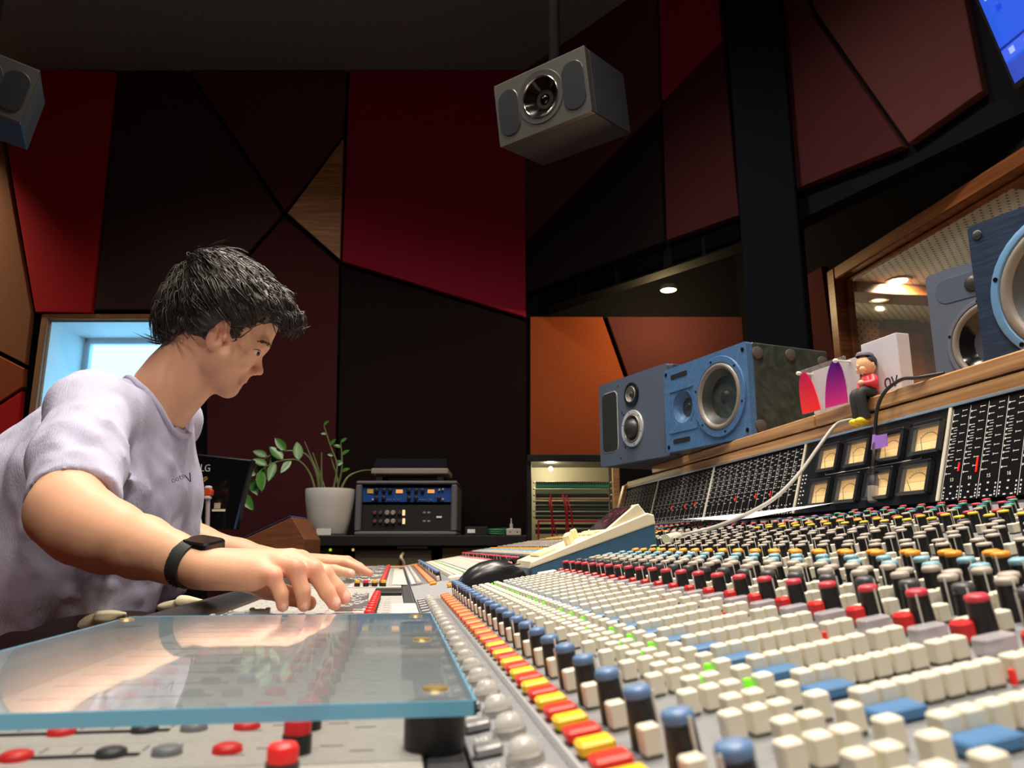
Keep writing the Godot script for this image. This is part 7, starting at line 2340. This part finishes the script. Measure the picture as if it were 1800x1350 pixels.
func shirt(root: Node3D, rs: Vector3, ls: Vector3) -> void:
	var f := Field.new()
	var ax := (ls - rs).normalized()
	for e: float in [-0.085, 0.085]:
		var o := ax * e
		f.chain([[px(85, 1100, 1.43) + o, 0.118], [px(140, 975, 1.43) + o, 0.125], [px(195, 850, 1.43) + o, 0.125], [px(230, 762, 1.43) + o * 0.7, 0.082]], 0.04)
		f.chain([[px(252, 785, 1.43) + o * 0.6, 0.056], [px(262, 872, 1.43) + o * 0.7, 0.062], [px(256, 950, 1.43) + o * 0.8, 0.068], [px(222, 1040, 1.43) + o, 0.085]], 0.035)
		f.chain([[px(150, 775, 1.45) + o * 0.8, 0.075], [px(95, 860, 1.45) + o, 0.095], [px(48, 990, 1.45) + o, 0.105], [px(30, 1090, 1.45) + o, 0.105]], 0.05)
	f.chain([[px(238, 760, 1.43), 0.074], [px(256, 788, 1.43), 0.07], [px(262, 872, 1.43), 0.068], [px(254, 950, 1.43), 0.07]], 0.03)
	f.cap(rs, px(240, 742, 1.43), 0.064, 0.062, 0.04)
	f.cap(ls, px(240, 742, 1.43), 0.064, 0.062, 0.04)
	var hem := px(126, 884, 1.035)
	f.chain([[rs, 0.066], [px(140, 812, 1.12), 0.064], [hem, 0.061]], 0.02)
	var elbow := px(118, 900, 1.0)
	var dirn := (elbow - rs).normalized()
	f.cap(ls, px(262, 850, 1.70), 0.062, 0.06, 0.03)
	# openings: neck, sleeve ends, hem
	var nd := (px(330, 640, 1.445) - px(250, 745, 1.43)).normalized()
	var nk := f.cap(px(268, 712, 1.434), px(342, 624, 1.45), 0.066, 0.082, 0.004); nk.cut = true
	f.wrinkle = FastNoiseLite.new(); f.wrinkle.seed = 11; f.wrinkle.frequency = 6.0; f.wrinkle.fractal_type = FastNoiseLite.FRACTAL_RIDGED; f.wrinkle.fractal_octaves = 3
	f.squash = Vector3(1.35, 0.55, 1.0)
	f.amp = 0.0065
	var shirt_field := f
	# end planes act on the sleeve only, so they are made as rounded cuts beyond it
	var cutter := f.egg(hem + dirn * 0.062, Vector3(0.105, 0.062, 0.105), axes(dirn.cross(Vector3.FORWARD), dirn), 0.003); cutter.cut = true
	var h0 := px(300, 1066, 1.43); var h1 := px(100, 1096, 1.43)
	var hn := (h1 - h0).cross(ax).normalized()
	if hn.y > 0: hn = -hn
	f.plane(h0, hn)
	# folds: low ridges laid along the cloth
	var ridges := []
	for g: Array in [[[120, 745], [165, 775], [205, 812]], [[100, 780], [140, 805], [188, 842]], [[92, 806], [130, 832], [165, 858]], [[140, 715], [185, 745], [222, 785]], [[214, 800], [228, 850], [238, 910]], [[232, 800], [252, 860], [262, 940]], [[246, 790], [275, 840], [300, 900]], [[262, 780], [296, 815], [322, 860]], [[222, 860], [235, 960], [225, 1030]], [[280, 880], [300, 960], [296, 1030]], [[60, 1020], [120, 1042], [210, 1052]], [[120, 1000], [190, 1030], [275, 1034]], [[40, 960], [70, 1000], [110, 1030]], [[180, 1055], [240, 1046], [300, 1020]], [[30, 880], [48, 930], [60, 985]]]:
		var line := []
		for q: Array in g:
			var dir := ray(q[0], q[1])
			var t := f.march(CAM, dir, 0.9, 1.8)
			if t < 1.75: line.append(CAM + dir * (t + 0.005))
		ridges.append(line)
	for line: Array in ridges:
		for i in line.size() - 1: f.cap(line[i], line[i + 1], 0.010 if i > 0 else 0.004, 0.010 if i == 0 else 0.004, 0.016)
	var late: Array[Prim] = []
	for q in f.prims:
		if q.cut: late.append(q)
	for q in late: f.prims.erase(q)
	f.prims.append_array(late)
	var m := MB.new()
	var lo := Vector3(1e3, 1e3, 1e3); var hi := -lo
	for q in f.prims:
		if q.kind == 0 and not q.cut:
			lo = lo.min(q.a - Vector3.ONE * 0.14).min(q.a + q.ba - Vector3.ONE * 0.14); hi = hi.max(q.a + Vector3.ONE * 0.14).max(q.a + q.ba + Vector3.ONE * 0.14)
	f.surface(lo, hi, 0.0068, m, func(_p: Vector3) -> Color: return Color.WHITE)
	var weave := noise_tex(0.4, rgb(226, 226, 230), rgb(255, 255, 255), 128, 3, 71)
	var cloth := grain(mat("shirt_lavender", rgb(202, 202, 228), 0.9, 0.0, 0.2), weave, Vector3.ONE * 9.0)
	cloth.rim_enabled = true; cloth.rim = 0.25; cloth.rim_tint = 0.6
	relief(cloth, noise_tex(0.16, Color.BLACK, Color.WHITE, 256, 4, 73, Vector2(1.0, 0.4)), 0.07)
	var sh := wpart(root, "shirt", mesh_of([[m, cloth]]), "pale lavender cotton T-shirt")
	# ribbed collar around the neck opening, hem bands
	var ring := []
	var cen := px(283, 708, 1.43)
	var bx := axes(nd.cross(ax), nd)
	for i in 33:
		var a := TAU * i / 32
		var dir := (bx.x * cos(a) * 0.074 + bx.z * sin(a) * 0.078)
		var p := cen + dir - nd * (0.014 if cos(a) < 0.0 else 0.0) * absf(cos(a))
		# slide along the neck until it rests on the shirt
		var d := 0.05
		var best := p
		var bd := 1e3
		for j in 40:
			var q := p - nd * (j * 0.003 - 0.05)
			var val := absf(shirt_field.value(q, shirt_field.prims) - 0.002)
			if val < bd: bd = val; best = q
		ring.append(best)
	var smooth := []
	for i in 32: smooth.append((ring[(i + 31) % 32] + ring[i] * 2.0 + ring[(i + 1) % 32]) / 4.0)
	smooth.append(smooth[0])
	var cm := MB.new(); cm.tube(curve_points(smooth, 2), [0.0058], 8, false)
	wpart(root, "collar", mesh_of([[cm, cloth]]))
	# chest print
	var ink := mat("print_navy", rgb(52, 54, 74), 0.8)
	for q: Array in [["roots", 309, 841, 0.0115], ["V", 329, 840, 0.022]]:
		var dir := ray(q[1], q[2])
		var t := shirt_field.march(CAM, dir, 1.0, 1.7)
		var p := CAM + dir * t
		var g := shirt_field.grad(p)
		g = (g * 0.35 + head_to * 0.65).normalized()
		var tx := part(root, "chest_print", text_mesh(q[0], q[3], 0.0004, ink))
		var xa := (px(q[1] + 10, q[2] - 3.2, t) - p)
		var b := axes(xa - g * xa.dot(g), g.cross(xa))
		tx.global_transform = Transform3D(b, p + g * 0.009)


func trousers(root: Node3D) -> void:
	var f := Field.new()
	var ax := Vector3(0, 0, -1)
	for e: Array in [[-1.0, 1.33], [1.0, 1.53]]:
		var hip := px(80, 1130, e[1])
		var knee := W(-0.02, -0.34, e[1] + e[0] * 0.05)
		f.chain([[hip, 0.112], [hip.lerp(knee, 0.5) + Vector3(0, 0.01, 0), 0.082], [knee, 0.062], [W(0.03, -0.62, e[1] + e[0] * 0.05), 0.06], [W(-0.02, -0.84, e[1] + e[0] * 0.05), 0.045]], 0.02)
	f.cap(px(85, 1118, 1.36), px(85, 1118, 1.50), 0.118, 0.118, 0.03)
	var m := MB.new()
	var lo := Vector3(1e3, 1e3, 1e3); var hi := -lo
	for q in f.prims:
		lo = lo.min(q.a - Vector3.ONE * 0.14).min(q.a + q.ba - Vector3.ONE * 0.14); hi = hi.max(q.a + Vector3.ONE * 0.14).max(q.a + q.ba + Vector3.ONE * 0.14)
	f.surface(lo, hi, 0.011, m, func(_p: Vector3) -> Color: return Color.WHITE)
	wpart(root, "trousers", mesh_of([[m, mat("trousers_dark", rgb(58, 40, 42), 0.85)]]), "dark brown trousers")
	for e: Array in [[-1.0, 1.33], [1.0, 1.53]]:
		var sh := MB.new()
		sh.ball(T(W(0.035, -0.862, e[1] + e[0] * 0.05)), Vector3(0.135, 0.036, 0.045), 16, 9)
		wpart(root, "shoe", mesh_of([[sh, mat("shoe_dark", rgb(34, 34, 36), 0.6)]]))
	# cream pocket lining pulled out at the hip, and the cream tail beside the hem
	var k := 0
	for g: Array in [[[110, 1112, 1.26], [125, 1088, 1.25], [165, 1080, 1.25], [200, 1079, 1.255], [219, 1083, 1.26], [221, 1096, 1.26], [190, 1108, 1.26], [140, 1120, 1.26]], [[278, 1058, 1.33], [300, 1052, 1.33], [325, 1056, 1.33], [345, 1064, 1.33], [330, 1080, 1.33], [290, 1082, 1.33]]]:
		var pf := Field.new()
		var c := Vector3.ZERO
		for q: Array in g: c += px(q[0], q[1], q[2])
		c /= g.size()
		var along := (px(220, 1086, 1.26) - px(115, 1108, 1.26)) if k == 0 else (px(345, 1066, 1.33) - px(280, 1068, 1.33))
		var eb := axes(along, Vector3.UP)
		pf.egg(c, Vector3(0.05, 0.0165, 0.02) if k == 0 else Vector3(0.036, 0.013, 0.016), eb, 0.01)
		pf.cap(c + eb * Vector3(0.012, 0.010, 0.012), c + eb * Vector3(0.05, 0.006, 0.008), 0.006, 0.004, 0.01)
		pf.wrinkle = FastNoiseLite.new(); pf.wrinkle.seed = 7 + k; pf.wrinkle.frequency = 22.0
		pf.squash = Vector3(0.5, 1.6, 1.0)
		pf.amp = 0.006
		var pm := MB.new()
		var l2 := c - Vector3.ONE * 0.1; var h2 := c + Vector3.ONE * 0.1
		pf.surface(l2, h2, 0.003, pm, func(_p: Vector3) -> Color: return Color.WHITE)
		wpart(root, "pocket_lining", mesh_of([[pm, mat("lining_cream", rgb(226, 216, 184), 0.8)]]), "cream pocket lining pulled out")
		k += 1


func wristwatch(root: Node3D) -> void:
	var a := px(300, 979, 0.9); var b := px(345, 996, 0.885)
	var dir := (b - a).normalized()
	var c := px(329, 990, 0.8905)
	var up := (Vector3.UP - dir * Vector3.UP.dot(dir)).normalized()
	var side := dir.cross(up)
	var w := Node3D.new()
	w.name = "wristwatch"
	root.add_child(w)
	w.global_transform = Transform3D(Basis(up, dir, up.cross(dir)), c)
	var black := mat("strap_black", rgb(44, 47, 48), 0.55)
	var st := MB.new()
	st.lathe(Transform3D.IDENTITY, [Vector2(0.0255, -0.0115), Vector2(0.0275, -0.011), Vector2(0.0279, 0.0), Vector2(0.0275, 0.011), Vector2(0.0255, 0.0115)], 48, 60.0)
	part(w, "strap", mesh_of([[st, black]]))
	var cs := MB.new()
	var cp := px(357, 955, 0.893)
	var nb := axes((px(388, 966, 0.885) - px(328, 955, 0.905)), Vector3.UP * 0.9 + head_to * 0.25)
	cs.prism(rounded_rect(0.043, 0.036, 0.010, 6), Transform3D(Basis(nb.x, -nb.z, nb.y), cp - nb.x * 0.0215 + nb.z * 0.018 + nb.y * 0.005), 0.011, 0.0022)
	var o := wpart(w, "watch_case", mesh_of([[cs, mat("watch_black", rgb(24, 24, 27), 0.14)]]))
	var pins := MB.new()
	for k in 4:
		var an := 2.35 + k * 0.2
		pins.ball(T(Vector3(cos(an) * 0.0279, 0.0, -sin(an) * 0.0292)), Vector3.ONE * 0.0014, 8, 6)
		pins.ball(T(Vector3(cos(an) * 0.0279, 0.0, sin(an) * 0.0292)), Vector3.ONE * 0.0014, 8, 6)
	part(w, "strap_holes", mesh_of([[pins, mat("slot_black", rgb(18, 18, 19), 0.6)]]))


func chair() -> void:
	var c := W(-0.60, -0.9, 1.43)
	var t := thing("office_chair", "office chair with a red back, under the man in the lavender shirt", "chair", c)
	var red := mat("chair_red", rgb(176, 22, 34), 0.6)
	var dark := mat("chair_black", rgb(30, 30, 32), 0.6)
	part(t, "seat", mesh_of([[slab(Vector3(-0.24, 0.50, -0.24), Vector3(0.24, 0.545, 0.24), 0.025), dark]]))
	var post := MB.new(); post.lathe(Transform3D.IDENTITY, [Vector2(0.03, 0.08), Vector2(0.03, 0.5), Vector2(0, 0.5)], 16)
	part(t, "post", mesh_of([[post, dark]]))
	for k in 5:
		var a := TAU * k / 5
		var d := Vector3(cos(a), 0, sin(a))
		var leg := MB.new(); leg.tube([Vector3(0, 0.09, 0), d * 0.28 + Vector3(0, 0.06, 0)], [0.025, 0.016], 8)
		var o := part(t, "leg", mesh_of([[leg, dark]]))
		var cw := MB.new(); cw.ball(T(d * 0.28 + Vector3(0, 0.028, 0)), Vector3.ONE * 0.027, 12, 8)
		part(o, "castor", mesh_of([[cw, dark]]))
	var e := px(3, 1072, 1.45)
	var b := MB.new()
	var x1 := e.x - 0.0; var yt := e.y
	b.box(T(Vector3(x1 - 0.03, (yt + 0.42) / 2, c.z)), Vector3(0.05, yt - 0.42, 0.44), 0.015)
	wpart(t, "backrest", mesh_of([[b, red]]), "red backrest")
	var br := MB.new(); br.tube([Vector3(-0.2, 0.49, 0), Vector3(x1 - 0.06 - c.x, 0.46, 0), Vector3(x1 - 0.06 - c.x, 0.6, 0)], [0.02], 8)
	part(t, "back_bracket", mesh_of([[br, dark]]))


func _ready() -> void:
	rng.seed = 20240611
	setup()
	lamps()
	room()
	build_console()
	speakers()
	props()
	back_things()
	person()
